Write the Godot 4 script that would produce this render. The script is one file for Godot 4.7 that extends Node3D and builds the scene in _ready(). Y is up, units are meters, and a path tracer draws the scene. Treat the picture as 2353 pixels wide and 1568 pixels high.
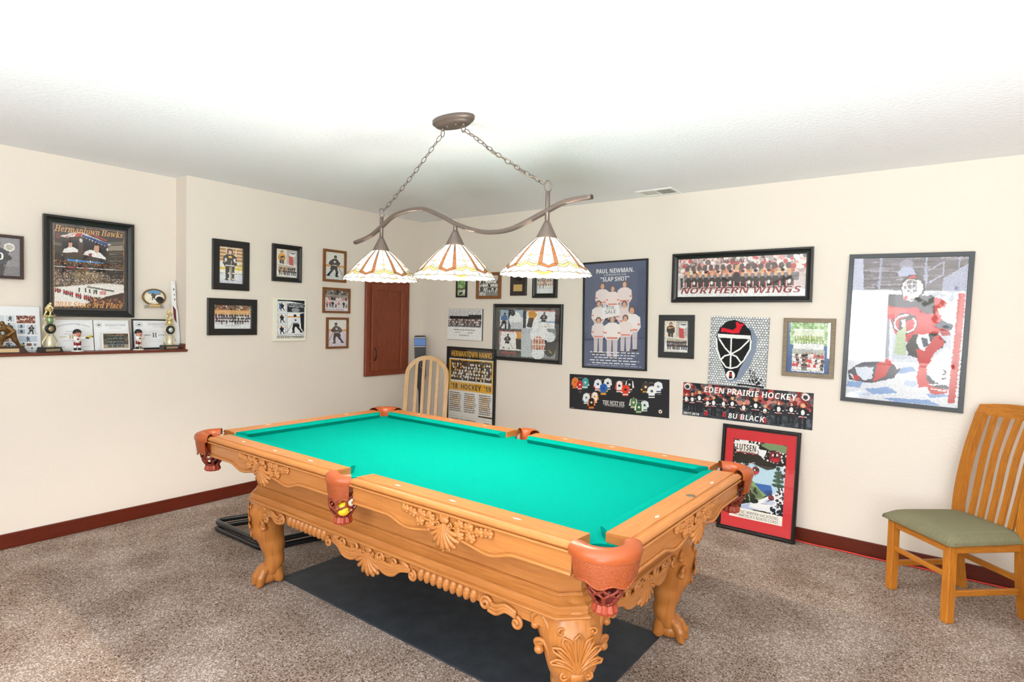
extends Node3D
# A basement games room: pool table under a three-shade leaded glass lamp, walls hung with hockey pictures.
# The corner of the two visible walls is the origin; x runs along the wall with the large pictures, z along the ledge wall.

var used := {}
var cache := {}
var rng := RandomNumberGenerator.new()
const CEIL := 2.45
const ROOM_X := 6.6
const ROOM_Z := 5.6

# ---------------------------------------------------------------- mesh builder
class MB:
	var st := SurfaceTool.new()
	var xf := Transform3D()
	func _init():
		st.begin(Mesh.PRIMITIVE_TRIANGLES)
		st.set_smooth_group(-1)
	func smooth(g := 0) -> MB:
		st.set_smooth_group(g)
		return self
	func flat() -> MB:
		st.set_smooth_group(-1)
		return self
	func tri(a: Vector3, b: Vector3, c: Vector3):
		if xf.basis.determinant() < 0.0:
			var t := b
			b = c
			c = t
		a = xf * a
		b = xf * b
		c = xf * c
		# texture laid flat along the face, in metres
		var n := (b - a).cross(c - a).abs()
		for v in [a, c, b]:
			if n.z >= n.x and n.z >= n.y:
				st.set_uv(Vector2(v.x, -v.y))
			elif n.y >= n.x:
				st.set_uv(Vector2(v.x, v.z))
			else:
				st.set_uv(Vector2(v.z, -v.y))
			st.add_vertex(v)
	func quad(a: Vector3, b: Vector3, c: Vector3, d: Vector3):
		tri(a, b, c)
		tri(a, c, d)
	# chamfered box
	func box(c: Vector3, s: Vector3, bv := 0.0):
		var h := s * 0.5
		if bv <= 0.0:
			var q := [Vector3(-1, -1, 1), Vector3(1, -1, 1), Vector3(1, 1, 1), Vector3(-1, 1, 1), Vector3(-1, -1, -1), Vector3(1, -1, -1), Vector3(1, 1, -1), Vector3(-1, 1, -1)]
			var v := []
			for k in q:
				v.append(c + k * h)
			quad(v[0], v[1], v[2], v[3]); quad(v[5], v[4], v[7], v[6]); quad(v[1], v[5], v[6], v[2])
			quad(v[4], v[0], v[3], v[7]); quad(v[3], v[2], v[6], v[7]); quad(v[4], v[5], v[1], v[0])
			return
		bv = min(bv, min(h.x, min(h.y, h.z)) * 0.98)
		var f := func(ax: int, sg: Vector3) -> Vector3:
			var r := Vector3(h.x - bv, h.y - bv, h.z - bv)
			r[ax] = h[ax]
			return c + r * sg
		for sx in [-1, 1]:
			for sy in [-1, 1]:
				for sz in [-1, 1]:
					var s3 := Vector3(sx, sy, sz)
					var a: Vector3 = f.call(0, s3)
					var b: Vector3 = f.call(1, s3)
					var d: Vector3 = f.call(2, s3)
					if sx * sy * sz > 0:
						tri(a, b, d)
					else:
						tri(a, d, b)
		for ax in 3:
			var u := (ax + 1) % 3
			var w := (ax + 2) % 3
			for s0 in [-1, 1]:
				var q: Array[Vector3] = []
				for k in [[-1, -1], [1, -1], [1, 1], [-1, 1]]:
					var sg := Vector3.ONE
					sg[ax] = s0
					sg[u] = k[0]
					sg[w] = k[1]
					q.append(f.call(ax, sg))
				if s0 > 0:
					quad(q[0], q[1], q[2], q[3])
				else:
					quad(q[3], q[2], q[1], q[0])
			# the edges that run along this axis
			for su in [-1, 1]:
				for sw in [-1, 1]:
					var s1 := Vector3.ONE
					s1[ax] = -1; s1[u] = su; s1[w] = sw
					var s2 := s1
					s2[ax] = 1
					var a1: Vector3 = f.call(u, s1)
					var a2: Vector3 = f.call(u, s2)
					var b1: Vector3 = f.call(w, s1)
					var b2: Vector3 = f.call(w, s2)
					if su * sw > 0:
						quad(a1, b1, b2, a2)
					else:
						quad(a1, a2, b2, b1)
	# polygon in xy (any order), pushed along z
	func prism(poly: PackedVector2Array, z0: float, z1: float, bv := 0.0):
		if Geometry2D.is_polygon_clockwise(poly):
			poly.reverse()
		var n := poly.size()
		var ins := PackedVector2Array()
		for i in n:
			var e0 := (poly[i] - poly[(i + n - 1) % n]).normalized()
			var e1 := (poly[(i + 1) % n] - poly[i]).normalized()
			var m := (e0.orthogonal() + e1.orthogonal())
			var l: float = max(m.length_squared(), 0.3)
			ins.append(poly[i] + m * (2.0 * bv / l))
		var t := Geometry2D.triangulate_polygon(poly)
		for i in range(0, t.size(), 3):
			var a := ins[t[i]]
			var b := ins[t[i + 1]]
			var c := ins[t[i + 2]]
			if (b - a).cross(c - a) < 0.0:
				var k := b
				b = c
				c = k
			tri(Vector3(a.x, a.y, z1), Vector3(b.x, b.y, z1), Vector3(c.x, c.y, z1))
			tri(Vector3(a.x, a.y, z0), Vector3(c.x, c.y, z0), Vector3(b.x, b.y, z0))
		for i in n:
			var j := (i + 1) % n
			var p := poly[i]
			var q := poly[j]
			if bv > 0.0:
				var pi := ins[i]
				var qi := ins[j]
				quad(Vector3(p.x, p.y, z1 - bv), Vector3(q.x, q.y, z1 - bv), Vector3(qi.x, qi.y, z1), Vector3(pi.x, pi.y, z1))
				quad(Vector3(pi.x, pi.y, z0), Vector3(qi.x, qi.y, z0), Vector3(q.x, q.y, z0 + bv), Vector3(p.x, p.y, z0 + bv))
			quad(Vector3(p.x, p.y, z0 + bv), Vector3(q.x, q.y, z0 + bv), Vector3(q.x, q.y, z1 - bv), Vector3(p.x, p.y, z1 - bv))
	# profile of (radius, height) turned about y
	func lathe(prof: Array, seg := 32, a0 := 0.0, a1 := TAU, wob := 0.0, lobes := 0):
		for k in seg:
			var t0 := lerpf(a0, a1, float(k) / seg)
			var t1 := lerpf(a0, a1, float(k + 1) / seg)
			for i in prof.size() - 1:
				var p: Array = prof[i]
				var q: Array = prof[i + 1]
				var f := func(pp: Array, t: float) -> Vector3:
					var r: float = pp[0] * (1.0 + (wob * cos(t * lobes) if lobes > 0 else 0.0))
					return Vector3(r * cos(t), pp[1], r * sin(t))
				var a: Vector3 = f.call(p, t0)
				var b: Vector3 = f.call(p, t1)
				var c: Vector3 = f.call(q, t1)
				var d: Vector3 = f.call(q, t0)
				if p[0] > 1e-6:
					tri(a, b, c)
				if q[0] > 1e-6:
					tri(a, c, d)
	func tube(pts: Array, rad, sides := 8, squash := 1.0, closed := false, caps := true, up := Vector3(0.13, 0.98, 0.11)):
		var n := pts.size()
		var rings := []
		var prev := Vector3.ZERO
		for i in n:
			var a: Vector3 = pts[(i + n - 1) % n] if (closed or i > 0) else pts[0]
			var b: Vector3 = pts[(i + 1) % n] if (closed or i < n - 1) else pts[n - 1]
			var d := (b - a).normalized()
			var s: Vector3
			if prev == Vector3.ZERO:
				s = d.cross(up)
				if s.length() < 0.05:
					s = d.cross(Vector3(1, 0, 0.2))
				s = s.normalized()
			else:
				s = (prev - d * prev.dot(d)).normalized()
			prev = s
			var w := s.cross(d).normalized()
			var r: float = rad[i] if rad is Array else rad
			var ring := []
			for k in sides:
				var t := TAU * k / sides
				ring.append(pts[i] + s * cos(t) * r + w * sin(t) * r * squash)
			rings.append(ring)
		for i in (n if closed else n - 1):
			var r0: Array = rings[i]
			var r1: Array = rings[(i + 1) % n]
			for k in sides:
				var k2 := (k + 1) % sides
				quad(r0[k], r1[k], r1[k2], r0[k2])
		if not closed and caps:
			for k in range(1, sides - 1):
				tri(rings[0][0], rings[0][k], rings[0][k + 1])
				tri(rings[n - 1][0], rings[n - 1][k + 1], rings[n - 1][k])
	func ell(c: Vector3, r: Vector3, b := Basis(), nu := 14, nv := 8):
		for i in nv:
			for j in nu:
				var f := func(ii: int, jj: int) -> Vector3:
					var v := PI * ii / nv
					var u := TAU * jj / nu
					return c + b * (Vector3(sin(v) * cos(u), cos(v), sin(v) * sin(u)) * r)
				var p0: Vector3 = f.call(i, j)
				var p1: Vector3 = f.call(i, j + 1)
				var p2: Vector3 = f.call(i + 1, j + 1)
				var p3: Vector3 = f.call(i + 1, j)
				if i > 0:
					tri(p0, p1, p2)
				if i < nv - 1:
					tri(p0, p2, p3)
	func done() -> ArrayMesh:
		st.generate_normals()
		return st.commit()

# Smoothly joined tapered capsules and ellipsoids, meshed as surface nets.
# prim: [a, b, radius at a, radius at b]  or  [centre, radii] for an ellipsoid
func blob(prims: Array, cell: float, k: float) -> ArrayMesh:
	var lo := Vector3.INF
	var hi := -Vector3.INF
	for p in prims:
		if p.size() == 4:
			var r: float = max(p[2], p[3])
			lo = lo.min(p[0] - Vector3.ONE * r).min(p[1] - Vector3.ONE * r)
			hi = hi.max(p[0] + Vector3.ONE * r).max(p[1] + Vector3.ONE * r)
		else:
			lo = lo.min(p[0] - p[1])
			hi = hi.max(p[0] + p[1])
	lo -= Vector3.ONE * cell * 2.0
	hi += Vector3.ONE * cell * 2.0
	var nx := int(ceil((hi.x - lo.x) / cell)) + 1
	var ny := int(ceil((hi.y - lo.y) / cell)) + 1
	var nz := int(ceil((hi.z - lo.z) / cell)) + 1
	var f := PackedFloat32Array()
	f.resize(nx * ny * nz)
	f.fill(1.0)
	for p in prims:
		var a: Vector3
		var b: Vector3
		if p.size() == 4:
			var r: float = max(p[2], p[3])
			a = p[0].min(p[1]) - Vector3.ONE * (r + k + cell)
			b = p[0].max(p[1]) + Vector3.ONE * (r + k + cell)
		else:
			a = p[0] - p[1] - Vector3.ONE * (k + cell)
			b = p[0] + p[1] + Vector3.ONE * (k + cell)
		var i0 := Vector3i(((a - lo) / cell).floor().max(Vector3.ZERO))
		var i1 := Vector3i(((b - lo) / cell).ceil().min(Vector3(nx - 1, ny - 1, nz - 1)))
		for iz in range(i0.z, i1.z + 1):
			for iy in range(i0.y, i1.y + 1):
				for ix in range(i0.x, i1.x + 1):
					var q := lo + Vector3(ix, iy, iz) * cell
					var d: float
					if p.size() == 4:
						var ab: Vector3 = p[1] - p[0]
						var t: float = clampf((q - p[0]).dot(ab) / maxf(ab.length_squared(), 1e-9), 0.0, 1.0)
						d = (q - p[0] - ab * t).length() - lerpf(p[2], p[3], t)
					else:
						var e: Vector3 = (q - p[0]) / p[1]
						d = (e.length() - 1.0) * minf(p[1].x, minf(p[1].y, p[1].z))
					var at := ix + nx * (iy + ny * iz)
					var o := f[at]
					var h: float = maxf(k - absf(d - o), 0.0) / k
					f[at] = minf(d, o) - h * h * k * 0.25
	var vid := {}
	var vs := PackedVector3Array()
	var offs := [0, 1, nx, nx + 1, nx * ny, nx * ny + 1, nx * ny + nx, nx * ny + nx + 1]
	var cor := [Vector3(0, 0, 0), Vector3(1, 0, 0), Vector3(0, 1, 0), Vector3(1, 1, 0), Vector3(0, 0, 1), Vector3(1, 0, 1), Vector3(0, 1, 1), Vector3(1, 1, 1)]
	var edges := [[0, 1], [2, 3], [4, 5], [6, 7], [0, 2], [1, 3], [4, 6], [5, 7], [0, 4], [1, 5], [2, 6], [3, 7]]
	for iz in nz - 1:
		for iy in ny - 1:
			for ix in nx - 1:
				var at := ix + nx * (iy + ny * iz)
				var neg := 0
				for o in offs:
					if f[at + o] < 0.0:
						neg += 1
				if neg == 0 or neg == 8:
					continue
				var s := Vector3.ZERO
				var c := 0
				for e in edges:
					var v0 := f[at + offs[e[0]]]
					var v1 := f[at + offs[e[1]]]
					if (v0 < 0.0) != (v1 < 0.0):
						s += cor[e[0]].lerp(cor[e[1]], v0 / (v0 - v1))
						c += 1
				vid[at] = vs.size()
				vs.append(lo + (Vector3(ix, iy, iz) + s / c) * cell)
	var m := MB.new().smooth(0)
	var steps := [1, nx, nx * ny]
	for at in vid:
		for ax in 3:
			var v0 := f[at]
			var v1 := f[at + steps[ax]]
			if (v0 < 0.0) == (v1 < 0.0):
				continue
			var u: int = steps[(ax + 1) % 3]
			var w: int = steps[(ax + 2) % 3]
			if not (vid.has(at - u) and vid.has(at - w) and vid.has(at - u - w)):
				continue
			var a: Vector3 = vs[vid[at]]
			var b: Vector3 = vs[vid[at - u]]
			var c: Vector3 = vs[vid[at - u - w]]
			var d: Vector3 = vs[vid[at - w]]
			if v0 < 0.0:
				m.quad(a, b, c, d)
			else:
				m.quad(a, d, c, b)
	return m.done()

func spline(p: Array, per := 8) -> Array:
	var o := []
	var n := p.size()
	for i in n - 1:
		var a: Vector3 = p[max(i - 1, 0)]
		var d: Vector3 = p[min(i + 2, n - 1)]
		for k in per:
			o.append(p[i].cubic_interpolate(p[i + 1], a, d, float(k) / per))
	o.append(p[n - 1])
	return o

# ---------------------------------------------------------------- nodes
func numbered(n: String) -> String:
	var c: int = used.get(n, 0)
	used[n] = c + 1
	return n if c == 0 else "%s_%03d" % [n, c]

func tag(o: Node3D, label: String, category: String, group := "") -> Node3D:
	o.set_meta("label", label)
	o.set_meta("category", category)
	if group:
		o.set_meta("group", group)
	return o

func thing(called: String, label: String, category: String, at := Vector3.ZERO, turn := 0.0, group := "") -> Node3D:
	var o := Node3D.new()
	o.name = numbered(called)
	add_child(o)
	o.position = at
	o.rotation.y = turn
	return tag(o, label, category, group)

func part(parent: Node3D, called: String, mesh: Mesh, m: Material, at := Transform3D()) -> MeshInstance3D:
	var o := MeshInstance3D.new()
	o.name = called
	o.mesh = mesh
	o.material_override = m
	o.transform = at
	o.cast_shadow = GeometryInstance3D.SHADOW_CASTING_SETTING_ON
	parent.add_child(o, true)
	return o

func solo(called: String, label: String, category: String, mesh: Mesh, m: Material, at := Vector3.ZERO, turn := 0.0, group := "") -> MeshInstance3D:
	var o := part(self, numbered(called), mesh, m)
	o.position = at
	o.rotation.y = turn
	tag(o, label, category, group)
	return o

func struct(called: String, mesh: Mesh, m: Material) -> MeshInstance3D:
	var o := part(self, called, mesh, m)
	o.set_meta("kind", "structure")
	o.set_meta("label", called.replace("_", " ") + " of the games room")
	o.set_meta("category", called.split("_")[0])
	return o

func at(x: float, y: float, z: float) -> Transform3D:
	return Transform3D(Basis(), Vector3(x, y, z))

# ---------------------------------------------------------------- materials
func col(hex) -> Color:
	return hex if hex is Color else Color(hex)

func mat(hex, rough := 0.6, metal := 0.0, spec := 0.5) -> StandardMaterial3D:
	var key := "%s %s %s %s" % [hex, rough, metal, spec]
	if cache.has(key):
		return cache[key]
	var m := StandardMaterial3D.new()
	m.albedo_color = col(hex)
	m.roughness = rough
	m.metallic = metal
	m.metallic_specular = spec
	cache[key] = m
	return m

func noise(freq: float, s: int, oct := 3) -> FastNoiseLite:
	var n := FastNoiseLite.new()
	n.seed = s
	n.noise_type = FastNoiseLite.TYPE_SIMPLEX_SMOOTH
	n.frequency = freq
	n.fractal_octaves = oct
	return n

func grain_texture(vertical: bool, s: int, strength: float) -> ImageTexture:
	var im := Image.create(512, 512, false, Image.FORMAT_RGB8)
	var n1 := noise(1.0, s, 3)
	var n2 := noise(1.0, s + 7, 2)
	for y in 512:
		for x in 512:
			var u := x if not vertical else y
			var v := y if not vertical else x
			# blend over the seam so that the texture repeats
			var e: float = smoothstep(0.0, 96.0, float(u)) 
			var e2: float = smoothstep(0.0, 96.0, float(v))
			var g := func(uu: float, vv: float) -> float:
				return 0.6 * n1.get_noise_2d(uu * 0.006, vv * 0.09) + 0.4 * n2.get_noise_2d(uu * 0.02, vv * 0.35)
			var a: float = lerpf(lerpf(g.call(u + 512.0, v + 512.0), g.call(u, v + 512.0), e), lerpf(g.call(u + 512.0, v), g.call(u, v), e), e2)
			var t: float = clampf(1.0 - strength * (0.5 + 0.9 * a), 0.0, 1.0)
			im.set_pixel(x, y, Color(t, lerpf(t, t * t, 0.35), lerpf(t, t * t, 0.6)))
	return ImageTexture.create_from_image(im)

func wood(hex, vertical := false, rough := 0.38, scale := 1.6, strength := 0.3) -> StandardMaterial3D:
	var key := "wood %s %s %s %s %s" % [hex, vertical, rough, scale, strength]
	if cache.has(key):
		return cache[key]
	var tk := "grain %s %s" % [vertical, strength]
	if not cache.has(tk):
		cache[tk] = grain_texture(vertical, 11, strength)
	var m := StandardMaterial3D.new()
	m.albedo_color = col(hex)
	m.albedo_texture = cache[tk]
	m.uv1_scale = Vector3.ONE * scale
	m.roughness = rough
	cache[key] = m
	return m

func glass(alpha := 0.06) -> StandardMaterial3D:
	var key := "glass %s" % alpha
	if cache.has(key):
		return cache[key]
	var m := StandardMaterial3D.new()
	m.transparency = BaseMaterial3D.TRANSPARENCY_ALPHA
	m.albedo_color = Color(1, 1, 1, alpha)
	m.roughness = 0.02
	m.metallic_specular = 0.5
	cache[key] = m
	return m
const LAMP := 1.0

func _ready():
	rng.seed = 20180419
	# ---- camera
	var cam := Camera3D.new()
	cam.name = "camera"
	cam.position = Vector3(4.5226, 1.4618, 4.3507)
	cam.rotation = Vector3(deg_to_rad(-2.152), deg_to_rad(37.258), deg_to_rad(1.4066))
	cam.fov = 60.365
	cam.near = 0.05
	cam.far = 200.0
	add_child(cam)
	# ---- sky, exposure
	var sm := ProceduralSkyMaterial.new()
	sm.sky_top_color = Color(0.86, 0.92, 1.0)
	sm.sky_horizon_color = Color(1.0, 0.99, 0.97)
	sm.sky_curve = 0.12
	sm.ground_bottom_color = Color(0.42, 0.44, 0.36)
	sm.ground_horizon_color = Color(0.8, 0.8, 0.76)
	sm.sun_angle_max = 0.0
	sm.energy_multiplier = 1.0
	var sky := Sky.new()
	sky.sky_material = sm
	var env := Environment.new()
	env.background_mode = Environment.BG_SKY
	env.sky = sky
	env.background_energy_multiplier = 5.0
	env.tonemap_mode = Environment.TONE_MAPPER_LINEAR
	env.tonemap_exposure = 1.0
	env.sdfgi_enabled = true
	env.ssao_enabled = true
	env.ssil_enabled = true
	var we := WorldEnvironment.new()
	we.name = "world"
	we.environment = env
	add_child(we)
	# ---- daylight at the glazing behind the camera
	daylight(Vector3(3.33, 1.49, ROOM_Z - 0.03), Vector2(0.74, 1.02), 3.2)
	daylight(Vector3(5.6, 1.08, ROOM_Z - 0.03), Vector2(1.48, 1.94), 4.5)
	# ---- the photographer's flash beside the camera, bounced off the ceiling
	var fl := SpotLight3D.new()
	fl.name = "bounce_flash"
	fl.position = Vector3(4.5, 0.3, 4.75)
	fl.rotation_degrees = Vector3(88, 45, 0)
	fl.spot_angle = 79.0
	fl.spot_angle_attenuation = 0.6
	fl.light_energy = 21.0
	fl.light_size = 0.45
	fl.light_color = Color(0.95, 0.98, 1.0)
	fl.spot_range = 14.0
	fl.spot_attenuation = 2.0
	fl.shadow_enabled = true
	add_child(fl)
	# ---- structure, then things
	room()
	outside()
	pool_table()
	pool_lamp()
	floor_things()
	chairs()
	pictures_on_left_wall()
	pictures_on_back_wall()
	ledge_things()

func daylight(c: Vector3, size: Vector2, energy: float):
	var l := AreaLight3D.new()
	l.name = "window_daylight"
	l.position = c
	l.area_size = size
	l.light_energy = energy
	l.light_color = Color(0.96, 0.985, 1.0)
	l.area_range = 14.0
	l.shadow_enabled = true
	add_child(l, true)

# ---------------------------------------------------------------- the room
func wall_paint() -> StandardMaterial3D:
	if cache.has("paint"):
		return cache["paint"]
	var m := StandardMaterial3D.new()
	m.albedo_color = Color("ece2d6")
	m.roughness = 0.75
	m.metallic_specular = 0.3
	var nt := NoiseTexture2D.new()
	nt.width = 512
	nt.height = 512
	nt.seamless = true
	nt.as_normal_map = true
	nt.bump_strength = 3.0
	nt.noise = noise(0.035, 5, 2)
	m.normal_enabled = true
	m.normal_texture = nt
	m.normal_scale = 0.22
	m.uv1_scale = Vector3.ONE * 2.2
	cache["paint"] = m
	return m

func room():
	var paint := wall_paint()
	var m := MB.new()
	m.box(Vector3(ROOM_X * 0.5, -0.06, ROOM_Z * 0.5), Vector3(ROOM_X + 0.8, 0.12, ROOM_Z + 0.4))
	struct("floor", m.done(), carpet())
	m = MB.new()
	m.box(Vector3(ROOM_X * 0.5 - 0.1, CEIL + 0.06, ROOM_Z * 0.5), Vector3(ROOM_X + 0.9, 0.12, ROOM_Z + 0.5))
	struct("ceiling", m.done(), ceiling_paint())
	m = MB.new()
	m.box(Vector3(ROOM_X * 0.5, CEIL * 0.5, -0.075), Vector3(ROOM_X + 0.3, CEIL, 0.15))
	struct("wall_back", m.done(), paint)
	m = MB.new()
	var zj := 2.37
	m.box(Vector3(-0.2, CEIL * 0.5, zj * 0.5), Vector3(0.4, CEIL, zj))
	m.box(Vector3(-0.2, 0.5825, (zj + ROOM_Z) * 0.5), Vector3(0.4, 1.165, ROOM_Z - zj))
	m.box(Vector3(-0.285, (1.165 + CEIL) * 0.5, (zj + ROOM_Z) * 0.5), Vector3(0.23, CEIL - 1.165, ROOM_Z - zj))
	struct("wall_left", m.done(), paint)
	m = MB.new()
	m.box(Vector3(ROOM_X + 0.075, CEIL * 0.5, ROOM_Z * 0.5), Vector3(0.15, CEIL, ROOM_Z + 0.3))
	struct("wall_right", m.done(), paint)
	# the glazed wall behind the camera
	m = MB.new()
	var z := ROOM_Z + 0.075
	var seg := func(x0: float, x1: float, y0: float, y1: float):
		m.box(Vector3((x0 + x1) * 0.5, (y0 + y1) * 0.5, z), Vector3(x1 - x0, y1 - y0, 0.15))
	seg.call(-0.4, 2.1, 0.0, CEIL)
	seg.call(2.1, 4.5, 0.0, 0.93)
	seg.call(2.1, 4.5, 2.05, CEIL)
	seg.call(4.5, 4.8, 0.0, CEIL)
	seg.call(4.8, 6.4, 2.1, CEIL)
	seg.call(4.8, 6.4, 0.0, 0.05)
	seg.call(6.4, ROOM_X, 0.0, CEIL)
	struct("wall_front", m.done(), paint)
	glazing("window_1", 2.1, 4.5, 0.93, 2.05, [2.92, 3.74])
	glazing("door_1", 4.8, 6.4, 0.05, 2.1, [5.6])
	# baseboards
	var bw := wood("6b240e", false, 0.35, 2.0, 0.25)
	m = MB.new()
	m.box(Vector3(ROOM_X * 0.5, 0.046, 0.008), Vector3(ROOM_X, 0.092, 0.016), 0.003)
	struct("baseboard_back", m.done(), bw)
	m = MB.new()
	m.box(Vector3(0.0, 0.046, 0.0), Vector3(ROOM_Z, 0.092, 0.016), 0.003)
	var b := struct("baseboard_left", m.done(), bw)
	b.rotation.y = PI / 2
	b.position = Vector3(0.008, 0.0, ROOM_Z * 0.5)
	m = MB.new()
	m.box(Vector3(0.0, 0.046, 0.0), Vector3(ROOM_Z, 0.092, 0.016), 0.003)
	b = struct("baseboard_right", m.done(), bw)
	b.rotation.y = PI / 2
	b.position = Vector3(ROOM_X - 0.008, 0.0, ROOM_Z * 0.5)
	# wooden ledge in the recess, with its end strip
	var lw := wood("7d351b", false, 0.4, 2.0, 0.3)
	m = MB.new()
	m.box(Vector3(0, 1.172, 0), Vector3(ROOM_Z - zj + 0.012, 0.018, 0.19), 0.005)
	b = struct("trim_1", m.done(), lw)
	b.rotation.y = PI / 2
	b.position = Vector3(-0.073, 0.0, (ROOM_Z + zj) * 0.5)
	b.set_meta("label", "reddish wooden ledge along the recess, under the trophies")
	m = MB.new()
	m.box(Vector3(-0.08, 1.2, zj + 0.006), Vector3(0.15, 0.04, 0.013), 0.002)
	part(b, "end_strip", m.done(), lw, b.transform.affine_inverse())

func glazing(called: String, x0: float, x1: float, y0: float, y1: float, bars: Array):
	var white := mat("e9e6df", 0.5)
	var m := MB.new()
	var z := ROOM_Z + 0.075
	var w := 0.055
	m.box(Vector3((x0 + x1) * 0.5, y0 + w * 0.5, z), Vector3(x1 - x0, w, 0.1), 0.004)
	m.box(Vector3((x0 + x1) * 0.5, y1 - w * 0.5, z), Vector3(x1 - x0, w, 0.1), 0.004)
	m.box(Vector3(x0 + w * 0.5, (y0 + y1) * 0.5, z), Vector3(w, y1 - y0, 0.1), 0.004)
	m.box(Vector3(x1 - w * 0.5, (y0 + y1) * 0.5, z), Vector3(w, y1 - y0, 0.1), 0.004)
	var o := struct(called, m.done(), white)
	var xs := [x0 + w]
	for b in bars:
		var k := MB.new()
		k.box(Vector3(b, (y0 + y1) * 0.5, z), Vector3(0.075, y1 - y0 - 2 * w, 0.07), 0.004)
		part(o, "mullion", k.done(), white)
		xs.append(b)
	xs.append(x1 - w)
	for i in xs.size() - 1:
		var k := MB.new()
		k.box(Vector3((xs[i] + xs[i + 1]) * 0.5, (y0 + y1) * 0.5, z + 0.01), Vector3(xs[i + 1] - xs[i], y1 - y0 - 2 * w, 0.006))
		part(o, "pane", k.done(), glass(0.03))

func carpet() -> StandardMaterial3D:
	var m := StandardMaterial3D.new()
	var s := 2048
	var im := Image.create(s, s, false, Image.FORMAT_RGB8)
	var hm := Image.create(s, s, false, Image.FORMAT_L8)
	var r := RandomNumberGenerator.new()
	r.seed = 77
	# tufts: short strokes of light, middle and dark yarn; the brushed pile shows more of one or the other in patches
	im.fill(Color("a08e82"))
	hm.fill(Color(0.45, 0.45, 0.45))
	var tones := ["624d3f", "7a6556", "8a7667", "97846f", "a29087", "ae9d91", "bbaa9e", "c9bbb0", "d6cac1"]
	var n1 := noise(0.0022, 3, 3)
	for i in 230000:
		var x := r.randi_range(0, s - 1)
		var y := r.randi_range(0, s - 1)
		# the patches repeat across the seam of the texture
		var e: float = smoothstep(0.0, 400.0, float(x))
		var e2: float = smoothstep(0.0, 400.0, float(y))
		var p := lerpf(lerpf(n1.get_noise_2d(x + s, y + s), n1.get_noise_2d(x, y + s), e), lerpf(n1.get_noise_2d(x + s, y), n1.get_noise_2d(x, y), e), e2)
		var k := clampi(int(r.randf() * 9.0 + p * 4.5), 0, 8)
		var c := Color(tones[k])
		var w := r.randi_range(2, 6)
		var h := r.randi_range(2, 6)
		im.fill_rect(Rect2i(x, y, w, h), c)
		hm.fill_rect(Rect2i(x, y, w, h), Color(c.v, c.v, c.v))
	m.albedo_texture = ImageTexture.create_from_image(im)
	var nm := hm.duplicate()
	nm.bump_map_to_normal_map(3.0)
	m.normal_enabled = true
	m.normal_texture = ImageTexture.create_from_image(nm)
	m.normal_scale = 0.7
	m.albedo_color = Color(0.93, 0.92, 0.915)
	m.uv1_scale = Vector3.ONE * 0.39
	m.roughness = 0.95
	m.metallic_specular = 0.1
	return m

func ceiling_paint() -> StandardMaterial3D:
	var m := StandardMaterial3D.new()
	m.albedo_color = Color("f4f5f7")
	m.roughness = 0.85
	m.metallic_specular = 0.2
	var nt := NoiseTexture2D.new()
	nt.width = 1024
	nt.height = 1024
	nt.seamless = true
	nt.as_normal_map = true
	nt.bump_strength = 8.0
	nt.noise = noise(0.03, 21, 3)
	m.normal_enabled = true
	m.normal_texture = nt
	m.normal_scale = 0.3
	m.uv1_scale = Vector3.ONE * 1.1
	return m

# ---------------------------------------------------------------- outdoors, seen only as reflections in the picture glass
func outside():
	var m := MB.new()
	m.box(Vector3(3.3, -0.35, ROOM_Z + 12.0), Vector3(40, 0.3, 23.6))
	struct("ground", m.done(), mat("6d7a4a", 0.95))
	var leaf := StandardMaterial3D.new()
	leaf.albedo_color = Color("7f9a48")
	leaf.roughness = 0.7
	leaf.backlight_enabled = true
	leaf.backlight = Color(0.2, 0.28, 0.08)
	var bark := mat("5b4a3a", 0.9)
	var spots := [[-2.6, 12.4, 6.5], [1.4, 12.4, 7.0], [5.1, 11.4, 5.6], [9.0, 12.4, 7.0]]
	for i in spots.size():
		var s: Array = spots[i]
		var t := thing("tree", "leafy green tree growing outside the window", "tree", Vector3(s[0], -0.2, s[1]), i * 1.3, "trees outside the window")
		var k := MB.new().smooth(0)
		k.tube([Vector3(0, 0, 0), Vector3(0.05, s[2] * 0.3, 0.02), Vector3(0.0, s[2] * 0.75, 0)], [0.16, 0.12, 0.05], 8)
		part(t, "trunk", k.done(), bark)
		k = MB.new()
		for j in 900:
			var d := Vector3(rng.randfn(), rng.randfn(), rng.randfn()).normalized() * pow(rng.randf(), 0.4)
			var c := Vector3(d.x * s[2] * 0.27, s[2] * 0.58 + d.y * s[2] * 0.42, d.z * s[2] * 0.27)
			var b := Basis.from_euler(Vector3(rng.randf() * TAU, rng.randf() * TAU, rng.randf() * TAU))
			var r := rng.randf_range(0.07, 0.16)
			k.quad(c + b * Vector3(-r, 0, 0), c + b * Vector3(0, 0, -r * 0.5), c + b * Vector3(r, 0, 0), c + b * Vector3(0, 0, r * 0.5))
		part(t, "foliage", k.done(), leaf)

# ---------------------------------------------------------------- pool table
const TX := 1.2665   # half of the length over the rails
const TZ := 0.673    # half of the width over the rails

func honey() -> StandardMaterial3D:
	return wood("c17f42", false, 0.3, 1.2, 0.13)
func honey_v() -> StandardMaterial3D:
	return wood("be7a3a", true, 0.3, 1.2, 0.13)
func leather() -> StandardMaterial3D:
	return mat("a04c22", 0.36)

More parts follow.
